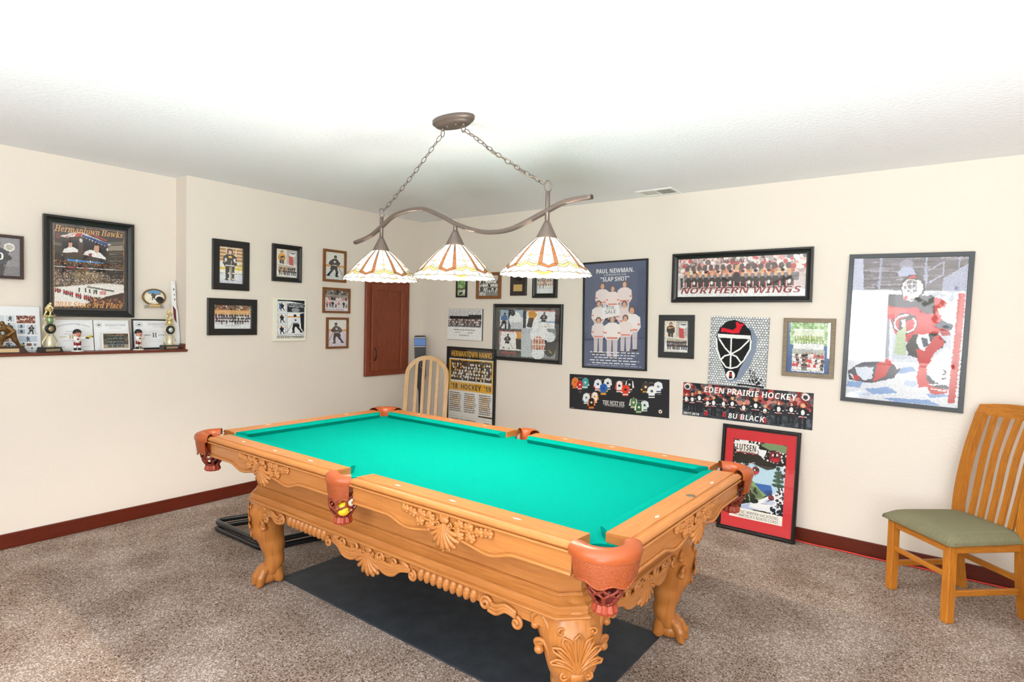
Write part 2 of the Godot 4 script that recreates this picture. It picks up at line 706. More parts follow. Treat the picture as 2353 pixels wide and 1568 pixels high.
func baize() -> StandardMaterial3D:
	if cache.has("baize"):
		return cache["baize"]
	var m := StandardMaterial3D.new()
	m.albedo_color = Color("008678")
	m.roughness = 0.95
	m.metallic_specular = 0.1
	var nt := NoiseTexture2D.new()
	nt.width = 256
	nt.height = 256
	nt.seamless = true
	nt.as_normal_map = true
	nt.bump_strength = 2.0
	nt.noise = noise(0.2, 31, 1)
	m.normal_enabled = true
	m.normal_texture = nt
	m.normal_scale = 0.15
	m.uv1_scale = Vector3.ONE * 8.0
	cache["baize"] = m
	return m

# closed profile (z, y) pushed along x, with ends that may lean: x = x0 + k0 * (zref - z)
func bar(prof: Array, x0: float, x1: float, k0 := 0.0, k1 := 0.0, zref := 0.0, sm := false) -> ArrayMesh:
	var m := MB.new()
	var n := prof.size()
	var pl := PackedVector2Array()
	for p in prof:
		pl.append(Vector2(p[0], p[1]))
	var cw := Geometry2D.is_polygon_clockwise(pl)
	var A := []
	var B := []
	for p in prof:
		A.append(Vector3(x0 + k0 * (zref - p[0]), p[1], p[0]))
		B.append(Vector3(x1 - k1 * (zref - p[0]), p[1], p[0]))
	if sm:
		m.smooth(1)
	for i in n:
		var j := (i + 1) % n
		if cw:
			m.quad(A[i], B[i], B[j], A[j])
		else:
			m.quad(A[j], B[j], B[i], A[i])
	m.flat()
	var t := Geometry2D.triangulate_polygon(pl)
	for i in range(0, t.size(), 3):
		m.tri(A[t[i]], A[t[i + 1]], A[t[i + 2]])
		m.tri(B[t[i]], B[t[i + 2]], B[t[i + 1]])
	return m.done()

func apron_low(s: float) -> float:
	var a := absf(s)
	if a > 0.31:
		return 0.698
	if a > 0.2:
		return lerpf(0.672, 0.698, smoothstep(0.2, 0.31, a))
	return lerpf(0.692, 0.672, smoothstep(0.05, 0.2, a))

func apron(len: float) -> Array:
	var h := len * 0.5
	var p := PackedVector2Array([Vector2(-h, 0.768), Vector2(h, 0.768)])
	var edge := []
	var n := 44
	for i in n + 1:
		var s := lerpf(h, -h, float(i) / n)
		p.append(Vector2(s, apron_low(s)))
		edge.append(Vector3(s, apron_low(s) + 0.003, -0.012))
	var m := MB.new()
	m.prism(p, -0.04, -0.014, 0.0)
	var b := MB.new().smooth(0)
	b.tube(edge, 0.0062, 8)
	var e2 := []
	for v in edge:
		e2.append(v + Vector3(0, 0.0125, -0.002))
	b.tube(e2, 0.0028, 6)
	return [m.done(), b.done()]

# scallop shell with ribs hanging from its top, about w wide and h tall, facing +z
func shell(w: float, h: float, ribs: int, spread: float) -> ArrayMesh:
	var m := MB.new().smooth(0)
	for i in ribs:
		var t := lerpf(-1.0, 1.0, float(i) / (ribs - 1))
		var a := t * spread
		var l := h * (1.0 - 0.2 * t * t)
		var pts := []
		var rr := []
		for k in 8:
			var f := k / 7.0
			var bend := a * (0.45 + 0.55 * f)
			pts.append(Vector3(sin(bend) * l * f * w / h * 0.78, -cos(bend) * l * f, 0.007 * sin(f * PI) + 0.004 * (1.0 - absf(t))))
			rr.append(lerpf(0.25, 1.0, pow(f, 0.8)) * w / ribs * 0.78 * (0.75 if k == 7 else 1.0))
		m.tube(pts, rr, 8, 0.8)
		m.ell(pts[7], Vector3(rr[7], rr[7], rr[7] * 0.8), Basis(), 8, 5)
	return m.done()

func scroll_pts(c: Vector3, r: float, turns: float, a0: float, dir: float, n := 18) -> Array:
	var o := []
	for i in n + 1:
		var f := float(i) / n
		var a := a0 + dir * f * turns * TAU
		var q := r * (1.0 - 0.82 * f)
		o.append(c + Vector3(cos(a) * q, sin(a) * q, 0.004 * f))
	return o

# oak leaf sprig running outwards from a shell (dir = -1 or 1)
func sprig(dir: float) -> ArrayMesh:
	var m := MB.new().smooth(0)
	m.tube(spline([Vector3(0.03 * dir, 0.0, 0), Vector3(0.075 * dir, 0.004, 0.004), Vector3(0.115 * dir, 0.006, 0.004), Vector3(0.19 * dir, 0.018, 0.002)], 4), 0.0055, 6)
	var lv := [[0.068, 0.02, 0.6], [0.07, -0.014, -0.5], [0.112, 0.022, 0.4], [0.122, -0.01, -0.3], [0.16, 0.016, 0.15], [0.198, 0.022, 0.1]]
	for l in lv:
		var c := Vector3(l[0] * dir, l[1], 0.003)
		var b := Basis(Vector3(0, 0, 1), (l[2] if dir > 0 else PI - l[2]))
		m.ell(c, Vector3(0.026, 0.0125, 0.01), b, 10, 6)
		for s in [-1.0, 1.0]:
			m.ell(c + b * Vector3(0.011, 0.01 * s, 0), Vector3(0.0095, 0.0085, 0.009), b, 8, 5)
			m.ell(c + b * Vector3(-0.008, 0.01 * s, 0), Vector3(0.009, 0.008, 0.009), b, 8, 5)
	return m.done()

func shell_top() -> ArrayMesh:
	var m := MB.new().smooth(0)
	m.ell(Vector3(0, 0.008, 0.003), Vector3(0.024, 0.014, 0.01))
	for s in [-1.0, 1.0]:
		m.tube(scroll_pts(Vector3(0.027 * s, -0.008, 0.004), 0.012, 1.3, PI / 2, -s), 0.004, 6)
		m.ell(Vector3(0.014 * s, 0.022, 0.003), Vector3(0.01, 0.009, 0.007), Basis(), 8, 5)
	m.ell(Vector3(0, 0.024, 0.003), Vector3(0.009, 0.011, 0.007), Basis(), 8, 5)
	return m.done()

# acanthus scroll of the lower trim, from the middle shell outwards to +x (mirrored for -x)
func trim_scroll(dir: float) -> ArrayMesh:
	var m := MB.new().smooth(0)
	m.xf = Transform3D(Basis.from_scale(Vector3(dir, 1, 1)), Vector3.ZERO)
	for k in 4:
		var o := k * 0.0115
		m.tube(spline([Vector3(0.045, -0.02 + o * 0.3, 0.004), Vector3(0.1, -0.058 + o, 0.01), Vector3(0.16, -0.058 + o, 0.01), Vector3(0.205, -0.03 + o * 0.6, 0.008), Vector3(0.26, -0.022 + o * 0.3, 0.003)], 5), [0.006, 0.007, 0.008, 0.009, 0.009, 0.0095, 0.0095, 0.0095, 0.0095, 0.0095, 0.0095, 0.0095, 0.009, 0.0085, 0.008, 0.008, 0.007, 0.0065, 0.006, 0.005, 0.004], 8)
	m.tube(scroll_pts(Vector3(0.082, -0.004, 0.009), 0.026, 1.4, -PI / 2, 1.0), 0.0075, 8)
	m.tube(scroll_pts(Vector3(0.172, -0.004, 0.009), 0.02, 1.3, -PI / 2, -1.0), 0.0068, 8)
	m.tube(scroll_pts(Vector3(0.276, -0.03, 0.006), 0.022, 1.4, PI / 2, -1.0), 0.0075, 8)
	m.ell(Vector3(0.225, 0.004, 0.004), Vector3(0.03, 0.013, 0.01), Basis(Vector3(0, 0, 1), -0.4))
	m.ell(Vector3(0.13, 0.012, 0.004), Vector3(0.03, 0.012, 0.01), Basis(Vector3(0, 0, 1), 0.2))
	return m.done()

func end_scroll(dir: float) -> ArrayMesh:
	var m := MB.new().smooth(0)
	m.xf = Transform3D(Basis.from_scale(Vector3(dir, 1, 1)), Vector3.ZERO)
	m.tube(scroll_pts(Vector3(0.0, -0.022, 0.008), 0.027, 1.5, 0.0, 1.0), 0.0078, 8)
	for k in 3:
		m.tube(spline([Vector3(0.012, -0.044 + k * 0.013, 0.006), Vector3(0.05, -0.046 + k * 0.014, 0.008), Vector3(0.09, -0.024 + k * 0.01, 0.007), Vector3(0.135, -0.034 + k * 0.008, 0.004)], 5), 0.008, 8)
	m.tube(scroll_pts(Vector3(0.14, -0.05, 0.006), 0.022, 1.3, PI / 2, -1.0), 0.0078, 8)
	return m.done()

func octagon(hx: float, hz: float, c: float) -> Array:
	return [Vector2(hx - c, hz), Vector2(-hx + c, hz), Vector2(-hx, hz - c), Vector2(-hx, -hz + c), Vector2(-hx + c, -hz), Vector2(hx - c, -hz), Vector2(hx, -hz + c), Vector2(hx, hz - c)]

func table_body() -> ArrayMesh:
	var prof := [[0.075, 0.745], [0.07, 0.72], [0.05, 0.69], [0.028, 0.66], [0.012, 0.63], [0.003, 0.60], [0.0, 0.57], [0.0, 0.548], [0.007, 0.546], [0.011, 0.541], [0.011, 0.536], [0.007, 0.532], [0.01, 0.529], [0.017, 0.522], [0.026, 0.516], [0.035, 0.512], [0.037, 0.509], [0.037, 0.487], [0.041, 0.486], [0.049, 0.482], [0.051, 0.478], [0.049, 0.473], [0.043, 0.470], [0.0, 0.470]]
	var m := MB.new()
	for s in 8:
		for i in prof.size() - 1:
			m.smooth(100 * s + (1 if i < 7 else 10 + i))
			var a: Array = prof[i]
			var b: Array = prof[i + 1]
			var oa := octagon(1.0 + a[0], 0.5 + a[0], 0.055 + a[0] * 0.586)
			var ob := octagon(1.0 + b[0], 0.5 + b[0], 0.055 + b[0] * 0.586)
			var p: Vector2 = oa[s]
			var q: Vector2 = oa[(s + 1) % 8]
			var r: Vector2 = ob[(s + 1) % 8]
			var t: Vector2 = ob[s]
			m.quad(Vector3(q.x, a[1], q.y), Vector3(p.x, a[1], p.y), Vector3(t.x, b[1], t.y), Vector3(r.x, b[1], r.y))
	return m.done()

# leg: outwards is +z here, it is turned to the corner when placed
func leg_mesh() -> ArrayMesh:
	var p := []
	p.append([Vector3(0, 0.47, -0.01), Vector3(0, 0.40, 0.02), 0.088, 0.088])
	p.append([Vector3(-0.065, 0.46, -0.02), Vector3(-0.035, 0.34, 0.0), 0.056, 0.05])
	p.append([Vector3(0.065, 0.46, -0.02), Vector3(0.035, 0.34, 0.0), 0.056, 0.05])
	p.append([Vector3(0, 0.40, 0.02), Vector3(0, 0.31, 0.025), 0.088, 0.076])
	p.append([Vector3(0, 0.31, 0.025), Vector3(0, 0.22, 0.0), 0.076, 0.056])
	p.append([Vector3(0, 0.22, 0.0), Vector3(0, 0.13, -0.012), 0.056, 0.043])
	p.append([Vector3(0, 0.13, -0.012), Vector3(0, 0.085, 0.004), 0.043, 0.044])
	return blob(p, 0.0065, 0.018)

# paw foot: rounded knuckled toes closed on a ball
func claw_mesh() -> ArrayMesh:
	var p := [[Vector3(0, 0.042, 0.024), Vector3(0.047, 0.04, 0.05)]]
	for a in [-1.15, -0.4, 0.4, 1.15]:
		var d := Vector3(sin(a), 0, cos(a))
		p.append([Vector3(0, 0.1, 0.0) + d * 0.018, Vector3(0, 0.08, 0.012) + d * 0.044, 0.022, 0.021])
		p.append([Vector3(0, 0.08, 0.012) + d * 0.044, Vector3(0, 0.05, 0.018) + d * 0.057, 0.021, 0.022])
		p.append([Vector3(0, 0.05, 0.018) + d * 0.057, Vector3(0, 0.02, 0.018) + d * 0.06, 0.021, 0.018])
		p.append([Vector3(0, 0.016, 0.018) + d * 0.07, Vector3(0, 0.008, 0.018) + d * 0.076, 0.009, 0.006])
	p.append([Vector3(0, 0.09, -0.02), Vector3(0, 0.03, -0.035), 0.03, 0.024])
	return blob(p, 0.005, 0.006)

# leafy scroll down one side of the leg's top (dir -1 / 1)
func leg_scroll(dir: float) -> ArrayMesh:
	var m := MB.new().smooth(0)
	m.xf = Transform3D(Basis.from_scale(Vector3(dir, 1, 1)), Vector3.ZERO)
	for k in 3:
		var o := k * 0.011
		m.tube(spline([Vector3(0.118 - o, 0.425 - o * 0.3, 0.0), Vector3(0.122 - o, 0.452 - o, 0.004), Vector3(0.096 - o, 0.46 - o, 0.02), Vector3(0.078 - o * 0.7, 0.42, 0.05), Vector3(0.066 - o * 0.4, 0.35, 0.06), Vector3(0.05 - o * 0.2, 0.27, 0.05)], 5), [0.007, 0.008, 0.0085, 0.009, 0.009, 0.009, 0.009, 0.009, 0.0085, 0.008, 0.008, 0.0075, 0.007, 0.007, 0.0065, 0.006, 0.006, 0.005, 0.005, 0.0045, 0.004, 0.004, 0.003, 0.003, 0.002, 0.001], 8)
	m.ell(Vector3(0.114, 0.418, 0.004), Vector3(0.014, 0.014, 0.014))
	for k in 2:
		var o := k * 0.011
		m.tube(spline([Vector3(0.105 - o, 0.345, 0.012), Vector3(0.112 - o, 0.37 - o, 0.015), Vector3(0.092 - o, 0.375 - o, 0.032), Vector3(0.074 - o * 0.6, 0.33, 0.045), Vector3(0.055 - o * 0.4, 0.26, 0.044)], 5), [0.008, 0.009, 0.009, 0.009, 0.009, 0.009, 0.0085, 0.008, 0.0075, 0.007, 0.007, 0.006, 0.006, 0.0055, 0.005, 0.005, 0.004, 0.004, 0.003, 0.002, 0.001], 8)
	m.ell(Vector3(0.102, 0.338, 0.014), Vector3(0.016, 0.016, 0.016))
	m.tube(scroll_pts(Vector3(0.05, 0.435, 0.088), 0.014, 1.2, PI, -1.0), 0.005, 7)
	return m.done()

# upright shell carved on the knee
func knee_shell() -> ArrayMesh:
	var m := MB.new().smooth(0)
	for i in 7:
		var t := lerpf(-1.0, 1.0, i / 6.0)
		var a := t * 1.12
		var l := 0.135 * (1.0 - 0.3 * t * t)
		# one petal: up one side, round the tip, down the other
		var pts := []
		for k in 21:
			var lane := -1.0 if k < 10 else 1.0
			var f: float = (k / 9.0 if k < 10 else (20 - k) / 9.0) * 0.88
			var wdt := 0.0125 * f
			if k == 10:
				lane = 0.0
				f = 0.985
			var b := a * (0.35 + 0.65 * f)
			var x := sin(b) * l * f * 0.85 + cos(b) * wdt * lane
			var y := cos(b) * l * f - sin(b) * wdt * lane
			pts.append(Vector3(x, 0.275 + y, lerpf(0.098, 0.114, f) - x * x / 0.17))
		m.tube(pts, 0.0046, 6)
		# the hollow of the petal
		var mid := []
		for k in 6:
			var f := 0.25 + k * 0.13
			var b := a * (0.35 + 0.65 * f)
			var x := sin(b) * l * f * 0.85
			mid.append(Vector3(x, 0.275 + cos(b) * l * f, lerpf(0.096, 0.109, f) - x * x / 0.17))
		m.tube(mid, [0.002, 0.004, 0.006, 0.0075, 0.008, 0.004], 8, 0.5)
	m.box(Vector3(0, 0.272, 0.096), Vector3(0.036, 0.024, 0.018), 0.004)
	m.ell(Vector3(0, 0.248, 0.084), Vector3(0.014, 0.02, 0.012))
	for s in [-1.0, 1.0]:
		m.tube(scroll_pts(Vector3(0.032 * s, 0.27, 0.088), 0.013, 1.2, PI / 2, -s), 0.005, 6)
	return m.done()

# one leather pocket; the skirt bulges towards +z. span: half opening angle; r: radius
func pocket_leather(half: float, r: float, cz: float) -> Array:
	var n := 22
	var skirt := MB.new().smooth(0)
	var lip := MB.new().smooth(0)
	var P := func(a: float, rad: float, y: float) -> Vector3:
		return Vector3(sin(a) * rad, y, cz + cos(a) * rad)
	for i in n:
		var a0 := lerpf(-half, half, float(i) / n)
		var a1 := lerpf(-half, half, float(i + 1) / n)
		var low := func(a: float) -> float:
			return 0.699 + 0.006 * cos(a / half * PI * 3.0) + 0.014 * pow(absf(a / half), 2.0)
		var rows := [[0.0, 0.788], [0.003, 0.775], [0.002, 0.755], [-0.003, 0.725], [-0.008, 0.0]]
		for k in rows.size() - 1:
			var ya0: float = rows[k][1] if rows[k][1] > 0.0 else low.call(a0)
			var ya1: float = rows[k][1] if rows[k][1] > 0.0 else low.call(a1)
			var yb0: float = rows[k + 1][1] if rows[k + 1][1] > 0.0 else low.call(a0)
			var yb1: float = rows[k + 1][1] if rows[k + 1][1] > 0.0 else low.call(a1)
			skirt.quad(P.call(a0, r + rows[k + 1][0], yb0), P.call(a1, r + rows[k + 1][0], yb1), P.call(a1, r + rows[k][0], ya1), P.call(a0, r + rows[k][0], ya0))
			skirt.quad(P.call(a1, r + rows[k + 1][0] - 0.006, yb1), P.call(a0, r + rows[k + 1][0] - 0.006, yb0), P.call(a0, r + rows[k][0] - 0.006, ya0), P.call(a1, r + rows[k][0] - 0.006, ya1))
	var edge := []
	for i in n + 1:
		var a := lerpf(-half, half, float(i) / n)
		edge.append(P.call(a, r - 0.008, 0.699 + 0.006 * cos(a / half * PI * 3.0) + 0.014 * pow(absf(a / half), 2.0)))
	skirt.tube(edge, 0.0035, 6)
	# rolled lip over the iron, and the inner wall that drops into the pocket
	var prof := [[0.006, 0.772], [0.009, 0.784], [0.007, 0.796], [0.0, 0.805], [-0.014, 0.811], [-0.03, 0.811], [-0.042, 0.806], [-0.05, 0.797], [-0.053, 0.78], [-0.052, 0.74], [-0.055, 0.69]]
	var hl := half * 1.12
	for i in n:
		var a0 := lerpf(-hl, hl, float(i) / n)
		var a1 := lerpf(-hl, hl, float(i + 1) / n)
		for k in prof.size() - 1:
			lip.quad(P.call(a0, r + prof[k][0], prof[k][1]), P.call(a1, r + prof[k][0], prof[k][1]), P.call(a1, r + prof[k + 1][0], prof[k + 1][1]), P.call(a0, r + prof[k + 1][0], prof[k + 1][1]))
	return [skirt.done(), lip.done()]

# basket net of leather straps under a pocket, with a pleated tassel
func pocket_net() -> ArrayMesh:
	var m := MB.new().smooth(0)
	var R := func(f: float) -> float:
		return lerpf(0.055, 0.03, pow(f, 1.8)) + 0.006 * sin(f * PI)
	for s in [-1.0, 1.0]:
		for i in 8:
			var pts := []
			for k in 15:
				var f := k / 14.0
				var a: float = TAU * i / 8.0 + s * (f * 1.5 + 0.16 * sin(f * TAU * 2.0))
				var r: float = R.call(f)
				pts.append(Vector3(cos(a) * r, 0.715 - f * 0.085, sin(a) * r))
			m.tube(pts, 0.0048, 6)
	m.tube([Vector3(0.03, 0.632, 0), Vector3(0, 0.632, 0.03), Vector3(-0.03, 0.632, 0), Vector3(0, 0.632, -0.03)], 0.007, 8, 1.0, true)
	return m.done()

func tassel() -> ArrayMesh:
	var m := MB.new()
	m.lathe([[0.03, 0.634], [0.034, 0.624], [0.039, 0.608], [0.035, 0.599], [0.0, 0.597]], 40, 0.0, TAU, 0.06, 10)
	return m.done()

func pool_table():
	var t := thing("pool_table", "honey coloured carved wooden pool table with green cloth and leather pockets", "pool table", Vector3(2.517, 0, 2.197))
	var hw := honey()
	var hv := honey_v()
	var lea := leather()
	var weave := lea.duplicate() as StandardMaterial3D
	weave.albedo_color = Color("9e4a20")
	var wi := Image.create(64, 64, false, Image.FORMAT_L8)
	for y in 64:
		for x in 64:
			# basket weave stamped in the leather
			var on := (int(x / 16) + int(y / 16)) % 2
			var e: float = (y % 16 if on else x % 16) / 15.0
			wi.set_pixel(x, y, Color.from_hsv(0, 0, 0.35 + 0.65 * sin(e * PI)))
	wi.bump_map_to_normal_map(5.0)
	weave.normal_enabled = true
	weave.normal_texture = ImageTexture.create_from_image(wi)
	weave.normal_scale = 1.0
	weave.uv1_scale = Vector3.ONE * 62.0
	# bed with bites at the six pockets
	var bedp := PackedVector2Array()
	var cx := TX - 0.095
	var cz := TZ - 0.095
	for q in [[cx, cz, 1.0, 1.0], [-cx, cz, -1.0, 1.0], [-cx, -cz, -1.0, -1.0], [cx, -cz, 1.0, -1.0]]:
		# inner arc of each corner pocket
		var arc := []
		for i in 9:
			var a := lerpf(0.0, PI / 2, i / 8.0)
			arc.append(Vector2(q[0] - q[2] * cos(a) * 0.052, q[1] - q[3] * sin(a) * 0.052))
		arc.push_front(Vector2(q[0] - q[2] * 0.052, q[1] + q[3] * 0.02))
		arc.push_back(Vector2(q[0] + q[2] * 0.02, q[1] - q[3] * 0.052))
		if q[2] * q[3] > 0:
			arc.reverse()
		bedp.append_array(PackedVector2Array(arc))
		if q[2] == q[3]:
			var zz: float = q[3] * (TZ - 0.055)
			for i in 9:
				var a := lerpf(0.0, PI, i / 8.0)
				bedp.append(Vector2(cos(a) * 0.052 * q[2], zz - q[3] * sin(a) * 0.052))
	var m := MB.new()
	m.xf = Transform3D(Basis(Vector3(1, 0, 0), Vector3(0, 0, 1), Vector3(0, -1, 0)), Vector3.ZERO)
	m.prism(bedp, -0.766, -0.735)
	part(t, "bed", m.done(), baize())
	# rails, cushions, aprons with their carvings
	var rail_prof := [[-0.118, 0.752], [-0.118, 0.798], [-0.034, 0.8015], [-0.0315, 0.7965], [-0.0265, 0.7965], [-0.018, 0.7995], [-0.008, 0.7985], [0.0, 0.793], [0.003, 0.787], [0.001, 0.782], [-0.0075, 0.7805], [-0.0075, 0.7775], [0.0015, 0.7765], [0.004, 0.772], [0.0, 0.767], [-0.012, 0.765], [-0.03, 0.752]]
	var cush_prof := [[-0.118, 0.766], [-0.118, 0.7985], [-0.135, 0.7995], [-0.155, 0.797], [-0.165, 0.791], [-0.166, 0.787], [-0.15, 0.766]]
	var lens := {1.04: [bar(rail_prof, -0.52, 0.52), bar(cush_prof, -0.512, 0.512, 0.95, 0.45, -0.118), apron(1.036)], 1.03: [bar(rail_prof, -0.515, 0.515), bar(cush_prof, -0.507, 0.507, 0.95, 0.95, -0.118), apron(1.026)]}
	var cush_left := bar(cush_prof, -0.512, 0.512, 0.45, 0.95, -0.118)
	var sh := shell(0.125, 0.1, 9, 1.15)
	var top := shell_top()
	var sp := [sprig(-1.0), sprig(1.0)]
	var ivory := mat("efe6d2", 0.3)
	var dia := MB.new()
	dia.xf = Transform3D(Basis(Vector3(1, 0, 0), Vector3(0, 0, 1), Vector3(0, -1, 0)), Vector3.ZERO)
	dia.prism(PackedVector2Array([Vector2(-0.017, 0), Vector2(0, -0.0065), Vector2(0.017, 0), Vector2(0, 0.0065)]), -0.0008, 0.0)
	var diam := dia.done()
	for r in [[0.0, 0.595, TZ, 1.04], [0.0, -0.595, TZ, 1.04], [PI, 0.595, TZ, 1.04], [PI, -0.595, TZ, 1.04], [PI / 2, 0.0, TX, 1.03], [-PI / 2, 0.0, TX, 1.03]]:
		var rb := Basis(Vector3.UP, r[0])
		var xf := Transform3D(rb, rb * Vector3(r[1], 0, r[2]))
		var set_: Array = lens[r[3]]
		var rail := part(t, "rail", set_[0], hw, xf)
		var cm: ArrayMesh = set_[1] if r[1] >= 0.0 else cush_left
		if r[1] > 0.0:
			cm = cush_left
		elif r[1] < 0.0:
			cm = set_[1]
		part(t, "cushion", cm, baize(), xf)
		var ap := part(t, "apron", set_[2][0], hw, xf)
		part(ap, "edge_bead", set_[2][1], hw)
		part(ap, "shell_carving", sh, hw, at(0, 0.745, -0.008))
		part(ap, "shell_crown", top, hw, at(0, 0.742, -0.008))
		part(ap, "leaf_sprig", sp[0], hw, at(0, 0.728, -0.011))
		part(ap, "leaf_sprig", sp[1], hw, at(0, 0.728, -0.011))
		if r[3] == 1.04:
			for k in [0.29, 0.58, 0.87]:
				var lx: float = k - 0.595
				if r[1] < 0.0:
					lx = -lx
				part(rail, "diamond", diam, ivory, at(lx, 0.8018, -0.062))
		else:
			for k in [-0.278, 0.278]:
				part(rail, "diamond", diam, ivory, at(k, 0.8018, -0.05))
			if r[0] > 0.0:
				var hm := MB.new().smooth(0)
				hm.lathe([[0.0, 0.803], [0.017, 0.803], [0.0185, 0.8022], [0.0185, 0.8]], 28)
				part(rail, "medallion", hm.done(), mat("7d6a55", 0.3, 0.5), at(0.04, 0, -0.05))
	# six leather pockets
	var corner := pocket_leather(1.28, 0.108, 0.0)
	var side := pocket_leather(0.98, 0.083, -0.033)
	var net := pocket_net()
	var tas := tassel()
	for k in [[PI / 4, 1, 1], [-PI / 4, -1, 1], [3 * PI / 4, 1, -1], [-3 * PI / 4, -1, -1], [0.0, 0, 1], [PI, 0, -1]]:
		var b := Basis(Vector3.UP, k[0])
		var c := Vector3(k[1] * (TX - 0.085), 0, k[2] * (TZ - 0.085)) if k[1] != 0 else Vector3(0, 0, k[2] * (TZ - 0.012))
		var ms: Array = corner if k[1] != 0 else side
		var po := part(t, "pocket", ms[1], lea, Transform3D(b, c))
		part(po, "skirt", ms[0], weave)
		var nz := 0.028 if k[1] != 0 else -0.012
		part(po, "net", net, mat("7c2c18", 0.4), at(0, 0, nz))
		part(po, "tassel", tas, mat("9a3a20", 0.45), at(0, 0, nz))
	part(t, "cabinet", table_body(), hw, at(0.026, 0, 0))
	# lower trim on the four sides: middle shell, acanthus scrolls, rows of beads, end scrolls
	var bead := MB.new().smooth(0)
	bead.ell(Vector3.ZERO, Vector3(0.0165, 0.03, 0.017), Basis(Vector3(0, 0, 1), -0.18), 10, 7)
	var beadm := bead.done()
	var back := MB.new()
	back.box(Vector3(0, 0.448, -0.012), Vector3(1.8, 0.054, 0.02), 0.003)
	var backs := MB.new()
	backs.box(Vector3(0, 0.448, -0.012), Vector3(0.76, 0.054, 0.02), 0.003)
	var bm := [back.done(), backs.done()]
	var sh2 := shell(0.15, 0.1, 9, 1.2)
	var sc := [trim_scroll(-1.0), trim_scroll(1.0)]
	var es := [end_scroll(-1.0), end_scroll(1.0)]
	for r in [[0.0, 0.53, 0], [PI, 0.53, 0], [PI / 2, 1.03, 1], [-PI / 2, 1.03, 1]]:
		var rb := Basis(Vector3.UP, r[0])
		var tr := part(t, "trim", bm[r[2]], hw, Transform3D(rb, rb * Vector3(0, 0, r[1]) + Vector3(0.026, 0, 0)))
		part(tr, "shell_carving", sh2, hw, at(0, 0.45, 0.002))
		part(tr, "shell_crown", top, hw, at(0, 0.448, 0.002))
		for s in 2:
			part(tr, "scroll", sc[s], hw, at(0, 0.452, 0.0))
			if r[2] == 0:
				for k in 9:
					part(tr, "bead", beadm, hw, at((0.322 + 0.0345 * k) * (s * 2 - 1), 0.44, 0.0))
				part(tr, "scroll", es[s], hw, at(0.66 * (s * 2 - 1), 0.456, 0.0))
	# four legs
	var lm := leg_mesh()
	var fm := claw_mesh()
	var ls := [leg_scroll(-1.0), leg_scroll(1.0)]
	var ks := knee_shell()
	for k in [[PI / 4, 1, 1], [-PI / 4, -1, 1], [3 * PI / 4, 1, -1], [-3 * PI / 4, -1, -1]]:
		var l := part(t, "leg", lm, hv, Transform3D(Basis(Vector3.UP, k[0]) * Basis.from_scale(Vector3(1.1, 1.0, 1.06)), Vector3(k[1] * 0.94 + 0.04, 0, k[2] * 0.43)))
		part(l, "claw_foot", fm, hv)
		part(l, "scroll", ls[0], hv)
		part(l, "scroll", ls[1], hv)
		part(l, "knee_shell", ks, hv, Transform3D(Basis.from_scale(Vector3(1.12, 1.12, 1.0)), Vector3(0, -0.018, 0.001)))
	# balls lying in the pocket nets
	var ball := MB.new().smooth(0)
	ball.ell(Vector3.ZERO, Vector3.ONE * 0.0286, Basis(), 24, 14)
	var bmesh := ball.done()
	for s in [["white", "f1ede0", 0.0, 0.615, 0.02, -0.018, 0.63], ["yellow", "f0bd2a", 0.0, 0.645, 0.024, 0.016, 0.622], ["red", "b8271f", 0.0, 0.645, -0.026, 0.006, 0.668],
			["maroon", "5e1a1c", 1.0, 1.0, 0.014, 0.012, 0.62], ["black", "15151a", 1.0, 1.0, -0.016, 0.022, 0.668], ["scarlet", "c02a24", 1.0, 1.0, 0.03, -0.022, 0.675],
			["black", "17171c", -1.0, 1.0, 0.01, -0.012, 0.62], ["orange red", "d8341f", -1.0, 1.0, -0.02, 0.022, 0.668]]:
		var where := "side pocket" if s[2] == 0.0 else ("corner pocket diagonally opposite the pale chair" if s[2] > 0 else "corner pocket nearest the ledge")
		var c := Vector3(2.517, 0, 2.197)
		c += Vector3(0, 0, TZ - 0.024) if s[2] == 0.0 else Vector3(s[2] * (TX - 0.065), 0, TZ - 0.065)
		solo("billiard_ball", "%s billiard ball in the net of the %s" % [s[1 - 1], where], "ball", bmesh, mat(s[1], 0.12), c + Vector3(s[4], s[6] + 0.042, s[5]), 0.0, "balls in the pocket nets")

# ---------------------------------------------------------------- lamp over the table
func bronze() -> StandardMaterial3D:
	return mat("6f625a", 0.45, 0.55)

func lamp_glass(hex, thin := 0.6) -> StandardMaterial3D:
	var key := "lampglass %s" % hex
	if cache.has(key):
		return cache[key]
	var m := StandardMaterial3D.new()
	m.albedo_color = col(hex)
	m.roughness = 0.25
	m.backlight_enabled = true
	m.backlight = Color(hex).lerp(Color.BLACK, 1.0 - thin)
	cache[key] = m
	return m

func shade_point(a: float, s: float, lift := 0.0) -> Vector3:
	# s: 0 at the collar, 1 at the rim; the shade swells a little below its middle
	var r := lerpf(0.042, 0.205, pow(s, 0.97)) + lift
	var y := lerpf(1.823, 1.657, s) + 0.008 * sin(s * PI) + lift
	return Vector3(cos(a) * r, y, sin(a) * r)

